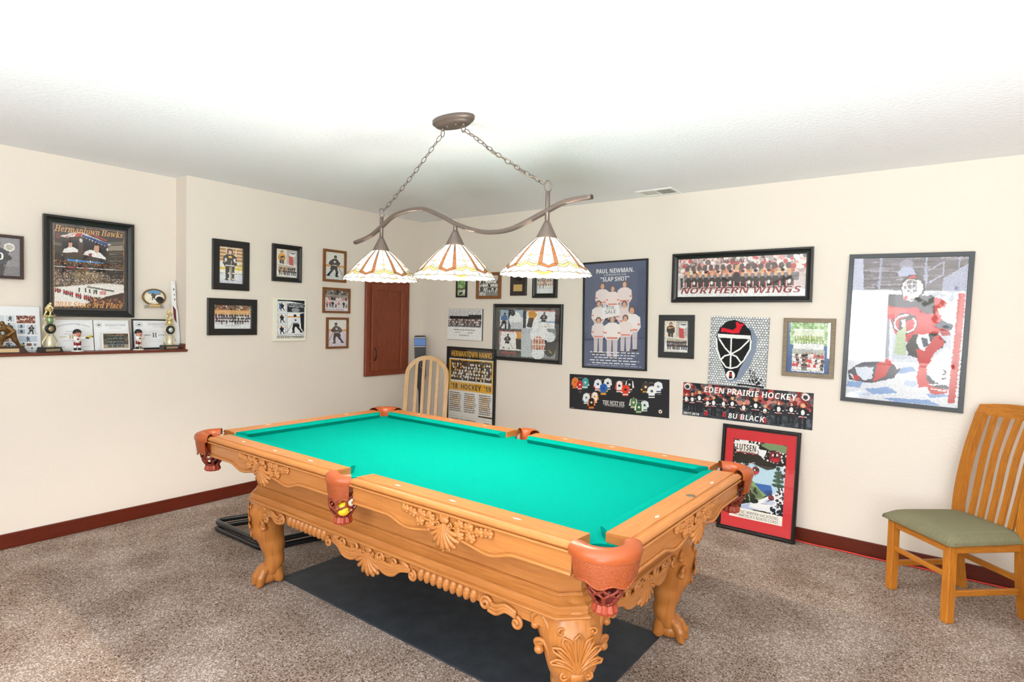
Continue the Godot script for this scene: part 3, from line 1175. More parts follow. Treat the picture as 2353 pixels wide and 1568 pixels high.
# outline in (angle, s) -> curved pane and its leading
func pane_mesh(o: Array) -> ArrayMesh:
	var m := MB.new().smooth(0)
	var c := Vector2.ZERO
	for p in o:
		c += Vector2(p[0], p[1])
	c /= o.size()
	var th := 0.0016
	var n := o.size()
	var q := []
	for p in o:
		q.append(Vector2(p[0], p[1]).lerp(c, 0.03))
	for i in n:
		var a: Vector2 = q[i]
		var b: Vector2 = q[(i + 1) % n]
		var f := func(v: Vector2, l: float) -> Vector3:
			return shade_point(v.x, v.y, l)
		for k in 3:
			var u0 := c.lerp(a, k / 3.0)
			var u1 := c.lerp(b, k / 3.0)
			var v0 := c.lerp(a, (k + 1) / 3.0)
			var v1 := c.lerp(b, (k + 1) / 3.0)
			for l in [th, 0.0]:
				var p0: Vector3 = f.call(u0, l)
				var p1: Vector3 = f.call(u1, l)
				var p2: Vector3 = f.call(v1, l)
				var p3: Vector3 = f.call(v0, l)
				if l > 0.0:
					m.tri(p3, p1 if k > 0 else p0, p2)
					if k > 0:
						m.tri(p0, p1, p3)
				else:
					m.tri(p3, p2, p1 if k > 0 else p0)
					if k > 0:
						m.tri(p0, p3, p1)
	return m.done()

func shade_pattern() -> Array:
	# [glass, outline] of one sixth of the shade: a wide panel and a narrow panel with amber ribs between them
	var W := deg_to_rad(19.0)   # half of a wide panel
	var N := deg_to_rad(11.0)   # half of a narrow one
	var rb := deg_to_rad(2.7)
	var o := []
	for s in [-1.0, 1.0]:
		o.append(["white", [[0.0, 0.04], [s * (W - rb), 0.04], [s * (W - rb), 0.34], [0.0, 0.34]]])
		o.append(["white", [[0.0, 0.34], [s * (W - rb), 0.34], [s * (W - rb), 0.58], [s * W * 0.2, 0.6], [0.0, 0.56]]])
		o.append(["white", [[0.0, 0.645], [s * W * 0.2, 0.6], [s * (W - rb), 0.58], [s * (W - rb), 0.755], [s * W * 0.5, 0.765], [0.0, 0.7]]])
		o.append(["cream", [[0.0, 0.7], [s * W * 0.5, 0.765], [s * (W - rb), 0.755], [s * (W - rb), 0.8], [s * W * 0.5, 0.82], [0.0, 0.75]]])
		o.append(["straw", [[0.0, 0.75], [s * W * 0.5, 0.82], [s * (W - rb), 0.8], [s * W * 0.85, 0.87], [s * W * 0.4, 0.885], [0.0, 0.81]]])
		o.append(["white", [[s * W * 0.4, 0.885], [s * W * 0.85, 0.87], [s * W, 0.9], [s * W * 0.95, 0.985], [s * W * 0.6, 1.005], [s * W * 0.3, 0.975]]])
	o.append(["straw", [[0.0, 0.56], [W * 0.2, 0.6], [0.0, 0.645], [-W * 0.2, 0.6]]])
	o.append(["white", [[0.0, 0.81], [W * 0.4, 0.885], [W * 0.3, 0.975], [0.0, 1.0], [-W * 0.3, 0.975], [-W * 0.4, 0.885]]])
	var c := deg_to_rad(30.0)
	o.append(["white", [[c - N + rb, 0.04], [c + N - rb, 0.04], [c + N - rb, 0.36], [c - N + rb, 0.36]]])
	o.append(["white", [[c - N + rb, 0.36], [c + N - rb, 0.36], [c + N - rb, 0.6], [c - N + rb, 0.6]]])
	o.append(["white", [[c - N + rb, 0.6], [c + N - rb, 0.6], [c + N - rb, 0.79], [c, 0.86], [c - N + rb, 0.79]]])
	for s in [-1.0, 1.0]:
		o.append(["amber", [[c, 0.86], [c + s * (N - rb), 0.79], [c + s * (N + rb), 0.84], [c + s * N * 0.5, 0.885], [c, 0.915]]])
		o.append(["white", [[c, 0.915], [c + s * N * 0.5, 0.885], [c + s * (N + rb), 0.845], [c + s * (N + rb * 0.6), 0.97], [c + s * N * 0.6, 1.0], [c, 0.975]]])
		var e: float = c + s * N
		o.append(["brown", [[e - rb, 0.03], [e + rb, 0.03], [e + rb, 0.3], [e - rb, 0.3]]])
		o.append(["amber", [[e - rb, 0.3], [e + rb, 0.3], [e + rb, 0.56], [e - rb, 0.56]]])
		o.append(["amber", [[e - rb, 0.56], [e + rb, 0.56], [e + rb, 0.79], [e, 0.84], [e - rb, 0.79]]])
	return o

func pool_lamp():
	var t := thing("pool_table_lamp", "bronze wave-bar pool table lamp with three leaded glass shades", "lamp", Vector3(2.514, 0, 2.197))
	var br := bronze()
	# oval canopy under the ceiling
	var m := MB.new().smooth(0)
	m.xf = Transform3D(Basis.from_scale(Vector3(1.0, 1.0, 0.52)), Vector3(-0.03, 0, 0.0))
	m.lathe([[0.0, 2.412], [0.1, 2.412], [0.108, 2.416], [0.11, 2.424], [0.122, 2.426], [0.128, 2.432], [0.128, 2.446], [0.12, 2.45], [0.0, 2.45]], 48)
	var can := part(t, "canopy", m.done(), br)
	for s in [-1.0, 1.0]:
		var k := MB.new().smooth(0)
		k.ell(Vector3(-0.03 + 0.03 * s, 2.411, 0.012), Vector3(0.004, 0.003, 0.004), Basis(), 10, 6)
		part(can, "screw", k.done(), mat("c8c0b6", 0.25, 0.9))
		k = MB.new().smooth(0)
		k.tube([Vector3(-0.03 + 0.07 * s, 2.415, 0), Vector3(-0.03 + 0.07 * s, 2.4, 0)], 0.008, 12)
		part(can, "hanger", k.done(), br)
	# wave bar: three ridges side by side
	var way := spline([Vector3(-0.785, 1.88, 0), Vector3(-0.66, 1.906, 0), Vector3(-0.558, 1.953, 0), Vector3(-0.44, 2.01, 0), Vector3(-0.25, 2.024, 0), Vector3(-0.11, 1.978, 0), Vector3(0.0, 1.927, 0), Vector3(0.125, 1.886, 0), Vector3(0.235, 1.869, 0), Vector3(0.365, 1.879, 0), Vector3(0.55, 1.942, 0), Vector3(0.645, 1.972, 0), Vector3(0.77, 1.979, 0)], 6)
	m = MB.new().smooth(0)
	m.tube(way, 0.0095, 14, 1.15)
	for z in [-0.008, 0.0, 0.008]:
		var w2 := []
		for v in way:
			w2.append(v + Vector3(0, 0.0, z))
		m.tube(w2, 0.0055, 8, 1.7)
	part(t, "bar", m.done(), br)
	var pat := shade_pattern()
	var mats := {"white": lamp_glass("f6f2ea", 0.8), "cream": lamp_glass("ecd9ac", 0.32), "straw": lamp_glass("e3c67c", 0.26), "amber": lamp_glass("a8642e", 0.2), "brown": lamp_glass("8f6446", 0.16)}
	var panes := []
	for p in pat:
		panes.append(pane_mesh(p[1]))
	var lead := MB.new().smooth(0)
	for k in 6:
		for p in pat:
			var o: Array = p[1]
			var pts := []
			for i in o.size():
				var a := Vector2(o[i][0], o[i][1])
				var b := Vector2(o[(i + 1) % o.size()][0], o[(i + 1) % o.size()][1])
				pts.append(shade_point(a.x + k * PI / 3, a.y, 0.001))
				pts.append(shade_point((a.x + b.x) * 0.5 + k * PI / 3, (a.y + b.y) * 0.5, 0.001))
			lead.tube(pts, 0.0014, 4, 1.0, true)
	var leadm := lead.done()
	var x := 0
	for sx in [-0.556, 0.0, 0.548]:
		x += 1
		var k := MB.new().smooth(0)
		var ytop: float = [2.005, 1.93, 2.022][x - 1]
		k.tube([Vector3(sx, ytop, 0), Vector3(sx, 1.885, 0)], 0.0105, 16)
		part(t, "stem", k.done(), br)
		k = MB.new().smooth(0)
		k.lathe([[0.0, 1.892], [0.0135, 1.892], [0.016, 1.886], [0.045, 1.826], [0.046, 1.821], [0.043, 1.820]], 28)
		part(t, "cone", k.done(), br, at(sx, 0, 0))
		var sh := part(t, "shade", leadm, mat("2e241c", 0.6, 0.2), Transform3D(Basis(Vector3.UP, 0.35 + 0.1 * x), Vector3(sx, 0, 0)))
		for j in 6:
			for i in pat.size():
				part(sh, "pane", panes[i], mats[pat[i][0]], Transform3D(Basis(Vector3.UP, -j * PI / 3), Vector3.ZERO))
		# bulb: a glowing globe with the light set inside it
		k = MB.new().smooth(0)
		k.ell(Vector3(sx, 1.772, 0), Vector3(0.028, 0.03, 0.028), Basis(), 18, 10)
		var em := StandardMaterial3D.new()
		em.albedo_color = Color(1, 0.96, 0.88)
		em.emission_enabled = true
		em.emission = Color(1.0, 0.93, 0.8)
		em.emission_energy_multiplier = 6.0
		part(t, "bulb", k.done(), em)
		k = MB.new().smooth(0)
		k.tube([Vector3(sx, 1.84, 0), Vector3(sx, 1.795, 0)], [0.016, 0.014], 12)
		part(t, "socket", k.done(), mat("d8cfbf", 0.5))
		var l := OmniLight3D.new()
		l.name = "bulb_light"
		l.position = Vector3(2.514 + sx, 1.772, 2.197)
		l.light_energy = LAMP
		l.light_size = 0.03
		l.light_color = Color(1.0, 0.95, 0.88)
		l.omni_range = 9.0
		l.omni_attenuation = 2.0
		l.shadow_enabled = true
		add_child(l, true)
	# hanging rings and chains
	for s in [-1.0, 1.0]:
		var a := Vector3(-0.03 + 0.07 * s, 2.386, 0)
		var b := Vector3(-0.556, 2.03, 0) if s < 0.0 else Vector3(0.548, 2.048, 0)
		var ring := MB.new().smooth(0)
		var pts := []
		for i in 20:
			var u := TAU * i / 20
			pts.append(b + Vector3(cos(u) * 0.019, sin(u) * 0.023, sin(u) * 0.006))
		ring.tube(pts, 0.0023, 7, 1.0, true)
		part(t, "ring", ring.done(), br)
		var ch := MB.new().smooth(0)
		pts = []
		for i in 20:
			var u := TAU * i / 20
			pts.append(a + Vector3(cos(u) * 0.012, sin(u) * 0.017, 0))
		ch.tube(pts, 0.0022, 7, 1.0, true)
		var chain := part(t, "chain", ch.done(), br)
		var link := MB.new().smooth(0)
		pts = []
		for i in 20:
			var u := TAU * i / 20
			pts.append(Vector3(cos(u) * 0.0195, sin(u) * 0.009, 0))
		link.tube(pts, 0.0019, 6, 1.0, true)
		var lm := link.done()
		var from := a + (b - a).normalized() * 0.016
		var to := b - (b - a).normalized() * 0.022
		var n := int(from.distance_to(to) / 0.0335)
		var dirx := (to - from).normalized()
		var side := dirx.cross(Vector3(0, 0, 1)).normalized()
		for i in n:
			var c := from.lerp(to, (i + 0.5) / n)
			c.y -= 0.012 * sin((i + 0.5) / n * PI)
			var tw: float = (PI / 2 if i % 2 else 0.0) + 0.35 * s + (0.12 * i if s > 0 else 0.0)
			var bs := Basis(dirx, side, dirx.cross(side)) * Basis(Vector3(1, 0, 0), tw)
			part(chain, "link", lm, br, Transform3D(bs, c))
		if s > 0.0:
			# supply wire wound loosely along the chain
			var wire := MB.new().smooth(0)
			pts = []
			for i in 41:
				var f := i / 40.0
				var c := a.lerp(b, f) - Vector3(0, 0.012 * sin(f * PI), 0)
				pts.append(c + side * 0.009 * cos(f * 17.0) + Vector3(0, 0, 0.009 * sin(f * 17.0)))
			wire.tube(pts, 0.0022, 6)
			part(t, "wire", wire.done(), mat("8d7a68", 0.5))

# ---------------------------------------------------------------- things on the floor and ceiling
func floor_things():
	# rubber mat
	var m := MB.new()
	m.box(Vector3(0, 0.004, 0), Vector3(1.87, 0.008, 0.8), 0.002)
	var rub := StandardMaterial3D.new()
	rub.albedo_color = Color("3d4146")
	rub.roughness = 0.55
	rub.metallic_specular = 0.35
	var rt := NoiseTexture2D.new()
	rt.width = 512
	rt.height = 512
	rt.seamless = true
	rt.noise = noise(0.012, 44, 4)
	var ramp := Gradient.new()
	ramp.set_color(0, Color(0.78, 0.78, 0.8))
	ramp.set_color(1, Color(1, 1, 1))
	rt.color_ramp = ramp
	rub.albedo_texture = rt
	rub.uv1_scale = Vector3.ONE * 1.3
	solo("rubber_mat", "thin dark grey rubber mat lying on the carpet beneath the pool table", "mat", m.done(), rub, Vector3(2.545, 0, 2.172))
	# tubular base of two stacked loops
	var t := thing("tubular_base", "black metal base of two stacked tubular loops behind the table leg", "metal base", Vector3(0.8, 0, 2.2))
	var loop := func(y: float, s: float) -> ArrayMesh:
		var c := [Vector3(-0.2, y, 0.25), Vector3(0.40, y, 0.24), Vector3(0.52, y, -0.22), Vector3(-0.02, y, -0.26)]
		var pts := []
		for i in 4:
			var p: Vector3 = c[i] * s
			var a: Vector3 = c[(i + 3) % 4] * s
			var b: Vector3 = c[(i + 1) % 4] * s
			p.y = y
			a.y = y
			b.y = y
			var r := 0.07
			var p0 := p + (a - p).normalized() * r
			var p1 := p + (b - p).normalized() * r
			for k in 7:
				var f := k / 6.0
				pts.append(p0.lerp(p, f).lerp(p.lerp(p1, f), f))
		var k2 := MB.new().smooth(0)
		k2.tube(pts, 0.017, 12, 1.0, true)
		return k2.done()
	var blk := mat("17191b", 0.28)
	part(t, "lower_loop", loop.call(0.018, 1.0), blk)
	part(t, "upper_loop", loop.call(0.058, 0.985), blk)
	m = MB.new().smooth(0)
	for c in [Vector3(-0.13, 0.038, 0.245), Vector3(0.34, 0.038, 0.24), Vector3(0.44, 0.038, -0.225), Vector3(0.04, 0.038, -0.255)]:
		m.tube([c - Vector3(0, 0.02, 0), c + Vector3(0, 0.02, 0)], 0.009, 8)
	part(t, "spacer", m.done(), blk)
	# red extension cord along the baseboard
	m = MB.new().smooth(0)
	var pts := []
	for i in 40:
		var f := i / 39.0
		pts.append(Vector3(lerpf(2.9, 5.9, f), 0.0055, 0.03 + 0.006 * sin(f * 21.0) + 0.006 * sin(f * 47.0)))
	m.tube(pts, 0.0045, 7)
	solo("extension_cord", "thin red extension cord lying along the foot of the baseboard", "cord", m.done(), mat("d8362c", 0.45))
	# ceiling air register
	var v := thing("ceiling_vent", "small white ceiling air register with one half open", "vent", Vector3(2.675, CEIL, 0.145))
	var w := mat("efeee9", 0.45)
	m = MB.new()
	for s in [-1.0, 1.0]:
		m.box(Vector3(0, -0.005, 0.088 * s), Vector3(0.29, 0.01, 0.022), 0.003)
		m.box(Vector3(0.134 * s, -0.005, 0), Vector3(0.022, 0.01, 0.156), 0.003)
	m.box(Vector3(0.0, -0.005, 0), Vector3(0.012, 0.01, 0.156), 0.002)
	part(v, "frame", m.done(), w)
	for i in 7:
		m = MB.new()
		m.xf = Transform3D(Basis(Vector3(1, 0, 0), 0.12), Vector3(-0.065, -0.0035, -0.068 + i * 0.0225))
		m.box(Vector3.ZERO, Vector3(0.118, 0.0015, 0.024))
		part(v, "louvre", m.done(), mat("dcd9ce", 0.5))
		m = MB.new()
		m.xf = Transform3D(Basis(Vector3(1, 0, 0), 1.25), Vector3(0.065, -0.003, -0.068 + i * 0.0225))
		m.box(Vector3.ZERO, Vector3(0.118, 0.001, 0.007))
		part(v, "louvre", m.done(), mat("b9b4a6", 0.5))
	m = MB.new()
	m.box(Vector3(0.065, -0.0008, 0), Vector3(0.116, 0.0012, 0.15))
	part(v, "dark_slot", m.done(), mat("4b473f", 0.8))  # flat dark sheet painted as the shade inside the open half

# ---------------------------------------------------------------- chairs
func chairs():
	slat_chair(Vector3(4.545, 0, 0.455), -0.81, "honey wood slat-back chair with a green corduroy seat against the wall")
	slat_chair(Vector3(5.115, 0, 1.05), -1.2, "honey wood slat-back chair mostly beyond the edge, one leg showing")
	arch_chair()

# faces +z
func slat_chair(p: Vector3, turn: float, label: String):
	var t := thing("dining_chair", label, "chair", p, turn, "slat-back chairs")
	var w := wood("d0862c", true, 0.32, 2.2, 0.2)
	var wh := wood("d0862c", false, 0.32, 2.2, 0.2)
	for s in [-1.0, 1.0]:
		var m := MB.new()
		m.box(Vector3(0.185 * s, 0.2, 0.19), Vector3(0.044, 0.4, 0.044), 0.004)
		part(t, "leg", m.done(), w)
		# rear leg runs on as the back post, leaning back
		m = MB.new()
		var prof := []
		for k in [[0.0, -0.245], [0.2, -0.215], [0.42, -0.205], [0.6, -0.22], [0.8, -0.262], [1.0, -0.325]]:
			prof.append(Vector3(0.19 * s, k[0], k[1]))
		prof = spline(prof, 4)
		for i in prof.size() - 1:
			var a: Vector3 = prof[i]
			var b: Vector3 = prof[i + 1]
			var hw := 0.024
			var hd := 0.02
			m.quad(a + Vector3(-hw, 0, hd), a + Vector3(hw, 0, hd), b + Vector3(hw, 0, hd), b + Vector3(-hw, 0, hd))
			m.quad(a + Vector3(hw, 0, -hd), a + Vector3(-hw, 0, -hd), b + Vector3(-hw, 0, -hd), b + Vector3(hw, 0, -hd))
			m.quad(a + Vector3(hw, 0, hd), a + Vector3(hw, 0, -hd), b + Vector3(hw, 0, -hd), b + Vector3(hw, 0, hd))
			m.quad(a + Vector3(-hw, 0, -hd), a + Vector3(-hw, 0, hd), b + Vector3(-hw, 0, hd), b + Vector3(-hw, 0, -hd))
		m.quad(prof[0] + Vector3(-0.024, 0, -0.02), prof[0] + Vector3(0.024, 0, -0.02), prof[0] + Vector3(0.024, 0, 0.02), prof[0] + Vector3(-0.024, 0, 0.02))
		part(t, "back_post", m.done(), w)
		m = MB.new()
		m.box(Vector3(0.185 * s, 0.375, -0.01), Vector3(0.024, 0.05, 0.37), 0.003)
		part(t, "side_rail", m.done(), wh, Transform3D())
		m = MB.new()
		m.box(Vector3(0.185 * s, 0.145, -0.012), Vector3(0.02, 0.03, 0.37), 0.003)
		part(t, "stretcher", m.done(), wh)
	var m2 := MB.new()
	m2.box(Vector3(0, 0.375, 0.19), Vector3(0.34, 0.05, 0.022), 0.003)
	m2.box(Vector3(0, 0.375, -0.205), Vector3(0.34, 0.05, 0.022), 0.003)
	part(t, "seat_rail", m2.done(), wh)
	m2 = MB.new()
	m2.box(Vector3(0, 0.235, 0.19), Vector3(0.34, 0.026, 0.02), 0.003)
	part(t, "front_stretcher", m2.done(), wh)
	m2 = MB.new()
	m2.box(Vector3(0, 0.2, -0.212), Vector3(0.34, 0.03, 0.02), 0.003)
	part(t, "rear_stretcher", m2.done(), wh)
	# curved top rail
	m2 = MB.new()
	var n := 14
	for i in n:
		var f := func(k: int, y: float, z: float) -> Vector3:
			var u := lerpf(-1.0, 1.0, float(k) / n)
			return Vector3(u * 0.216, 0.988 + y - (0.022 * u * u if y > 0 else 0.0), -0.318 - 0.04 * (1.0 - u * u) + z - y * 0.35)
		m2.quad(f.call(i, 0.0, 0.014), f.call(i + 1, 0.0, 0.014), f.call(i + 1, 0.075, 0.014), f.call(i, 0.075, 0.014))
		m2.quad(f.call(i + 1, 0.0, -0.014), f.call(i, 0.0, -0.014), f.call(i, 0.075, -0.014), f.call(i + 1, 0.075, -0.014))
		m2.quad(f.call(i, 0.075, 0.014), f.call(i + 1, 0.075, 0.014), f.call(i + 1, 0.075, -0.014), f.call(i, 0.075, -0.014))
		m2.quad(f.call(i + 1, 0.0, 0.014), f.call(i, 0.0, 0.014), f.call(i, 0.0, -0.014), f.call(i + 1, 0.0, -0.014))
		if i == 0:
			m2.quad(f.call(0, 0.0, -0.014), f.call(0, 0.0, 0.014), f.call(0, 0.075, 0.014), f.call(0, 0.075, -0.014))
		if i == n - 1:
			m2.quad(f.call(n, 0.0, 0.014), f.call(n, 0.0, -0.014), f.call(n, 0.075, -0.014), f.call(n, 0.075, 0.014))
	part(t, "top_rail", m2.done(), wh)
	for k in 5:
		var u := lerpf(-1.0, 1.0, (k + 1) / 6.0)
		var m := MB.new()
		var way := spline([Vector3(u * 0.172, 0.41, -0.207), Vector3(u * 0.18, 0.6, -0.245), Vector3(u * 0.185, 0.8, -0.285), Vector3(u * 0.188, 0.995, -0.318 - 0.036 * (1.0 - u * u))], 4)
		for i in way.size() - 1:
			var a: Vector3 = way[i]
			var b: Vector3 = way[i + 1]
			var x := Vector3(0.0145, 0, 0)
			var z := Vector3(0, 0, 0.008)
			m.quad(a - x + z, a + x + z, b + x + z, b - x + z)
			m.quad(a + x - z, a - x - z, b - x - z, b + x - z)
			m.quad(a + x + z, a + x - z, b + x - z, b + x + z)
			m.quad(a - x - z, a - x + z, b - x + z, b - x - z)
		part(t, "slat", m.done(), w)
	# cushion: corduroy, domed
	var cm := StandardMaterial3D.new()
	cm.albedo_color = Color("979272")
	cm.roughness = 0.9
	cm.metallic_specular = 0.15
	cm.rim_enabled = true
	cm.rim = 0.25
	var ci := Image.create(64, 64, false, Image.FORMAT_L8)
	for y in 64:
		for x in 64:
			ci.set_pixel(x, y, Color.from_hsv(0, 0, 0.5 + 0.5 * sin(x / 64.0 * TAU * 8.0)))
	ci.bump_map_to_normal_map(6.0)
	cm.normal_enabled = true
	cm.normal_texture = ImageTexture.create_from_image(ci)
	cm.uv1_scale = Vector3.ONE * 22.0
	m2 = MB.new().smooth(0)
	var g := 16
	var top := func(i: int, j: int) -> Vector3:
		var u := lerpf(-1.0, 1.0, float(i) / g)
		var v := lerpf(-1.0, 1.0, float(j) / g)
		var e: float = pow(1.0 - pow(absf(u), 5.0), 0.5) * pow(1.0 - pow(absf(v), 5.0), 0.5)
		var wd := lerpf(0.205, 0.225, (v + 1.0) * 0.5)
		return Vector3(u * wd, 0.412 + 0.05 * e, 0.005 + v * 0.225)
	for i in g:
		for j in g:
			m2.quad(top.call(i, j + 1), top.call(i + 1, j + 1), top.call(i + 1, j), top.call(i, j))
	var rim := []
	for i in g:
		rim.append(top.call(i, g))
	for j in g:
		rim.append(top.call(g, g - j))
	for i in g:
		rim.append(top.call(g - i, 0))
	for j in g:
		rim.append(top.call(0, j))
	m2.smooth(2)
	for i in rim.size():
		var a: Vector3 = rim[i]
		var b: Vector3 = rim[(i + 1) % rim.size()]
		m2.quad(b, a, a - Vector3(0, 0.014, 0), b - Vector3(0, 0.014, 0))
	m2.flat()
	m2.quad(Vector3(-0.2, 0.398, -0.22), Vector3(0.2, 0.398, -0.22), Vector3(0.22, 0.398, 0.23), Vector3(-0.22, 0.398, 0.23))
	var seat := part(t, "seat_cushion", m2.done(), cm)
	var pp := MB.new().smooth(0)
	var pr := []
	for v in rim:
		pr.append(v - Vector3(0, 0.013, 0))
	pp.tube(pr, 0.004, 6, 1.0, true)
	part(seat, "piping", pp.done(), cm)

# pale arch-backed chair in the corner
func arch_chair():
	var t := thing("arched_chair", "pale blond wooden chair with an arched spindle back in the corner", "chair", Vector3(0.66, 0, 0.62), 0.62)
	var w := wood("e6bd84", true, 0.35, 2.0, 0.16)
	var m := MB.new()
	var way := []
	for k in 25:
		var a := PI * k / 24.0
		way.append(Vector3(-cos(a) * 0.19, 0.90 + sin(a) * 0.17, 0))
	way.push_front(Vector3(-0.19, 0.42, 0))
	way.push_front(Vector3(-0.19, 0.66, 0))
	way.push_back(Vector3(0.19, 0.66, 0))
	way.push_back(Vector3(0.19, 0.42, 0))
	var tmp: Vector3 = way[0]
	way[0] = way[1]
	way[1] = tmp
	var lean := func(v: Vector3) -> Vector3:
		return Vector3(v.x, v.y, -0.19 - (v.y - 0.42) * 0.22)
	var w2 := []
	for v in way:
		w2.append(lean.call(v))
	for i in w2.size() - 1:
		var d: Vector3 = (w2[i + 1] - w2[i]).normalized()
		var s := d.cross(Vector3(0, 0, 1)).normalized() * 0.02
		var d2: Vector3 = (w2[min(i + 2, w2.size() - 1)] - w2[min(i + 1, w2.size() - 2)]).normalized()
		var s2 := d2.cross(Vector3(0, 0, 1)).normalized() * 0.02
		if i > 0:
			var d0: Vector3 = (w2[i] - w2[i - 1]).normalized()
			s = ((d0 + d).normalized().cross(Vector3(0, 0, 1))).normalized() * 0.02
		if i + 2 < w2.size():
			s2 = ((d + d2).normalized().cross(Vector3(0, 0, 1))).normalized() * 0.02
		var z := Vector3(0, 0, 0.012)
		var a: Vector3 = w2[i]
		var b: Vector3 = w2[i + 1]
		m.quad(a - s + z, b - s + z, b + s + z, a + s + z)
		m.quad(a + s - z, b + s - z, b - s - z, a - s - z)
		m.quad(a + s + z, b + s + z, b + s - z, a + s - z)
		m.quad(a - s - z, b - s - z, b - s + z, a - s + z)
	part(t, "back_frame", m.done(), w)
	for k in 4:
		var u := lerpf(-1.0, 1.0, (k + 0.9) / 4.8)
		m = MB.new()
		var a: Vector3 = lean.call(Vector3(u * 0.16, 0.42, 0))
		var b: Vector3 = lean.call(Vector3(u * 0.165, 0.895 + 0.16 * sqrt(1.0 - u * u * 0.78), 0))
		var x := Vector3(0.0135, 0, 0)
		var z := Vector3(0, 0, 0.008)
		m.quad(a - x + z, a + x + z, b + x + z, b - x + z)
		m.quad(a + x - z, a - x - z, b - x - z, b + x - z)
		m.quad(a + x + z, a + x - z, b + x - z, b + x + z)
		m.quad(a - x - z, a - x + z, b - x + z, b - x - z)
		part(t, "spindle", m.done(), w)
	m = MB.new()
	m.box(Vector3(0, 0.42, 0.02), Vector3(0.44, 0.035, 0.44), 0.01)
	part(t, "seat", m.done(), w)
	for c in [Vector3(-0.18, 0.2, 0.2), Vector3(0.18, 0.2, 0.2), Vector3(-0.17, 0.2, -0.16), Vector3(0.17, 0.2, -0.16)]:
		m = MB.new()
		m.box(c, Vector3(0.036, 0.405, 0.036), 0.004)
		part(t, "leg", m.done(), w)

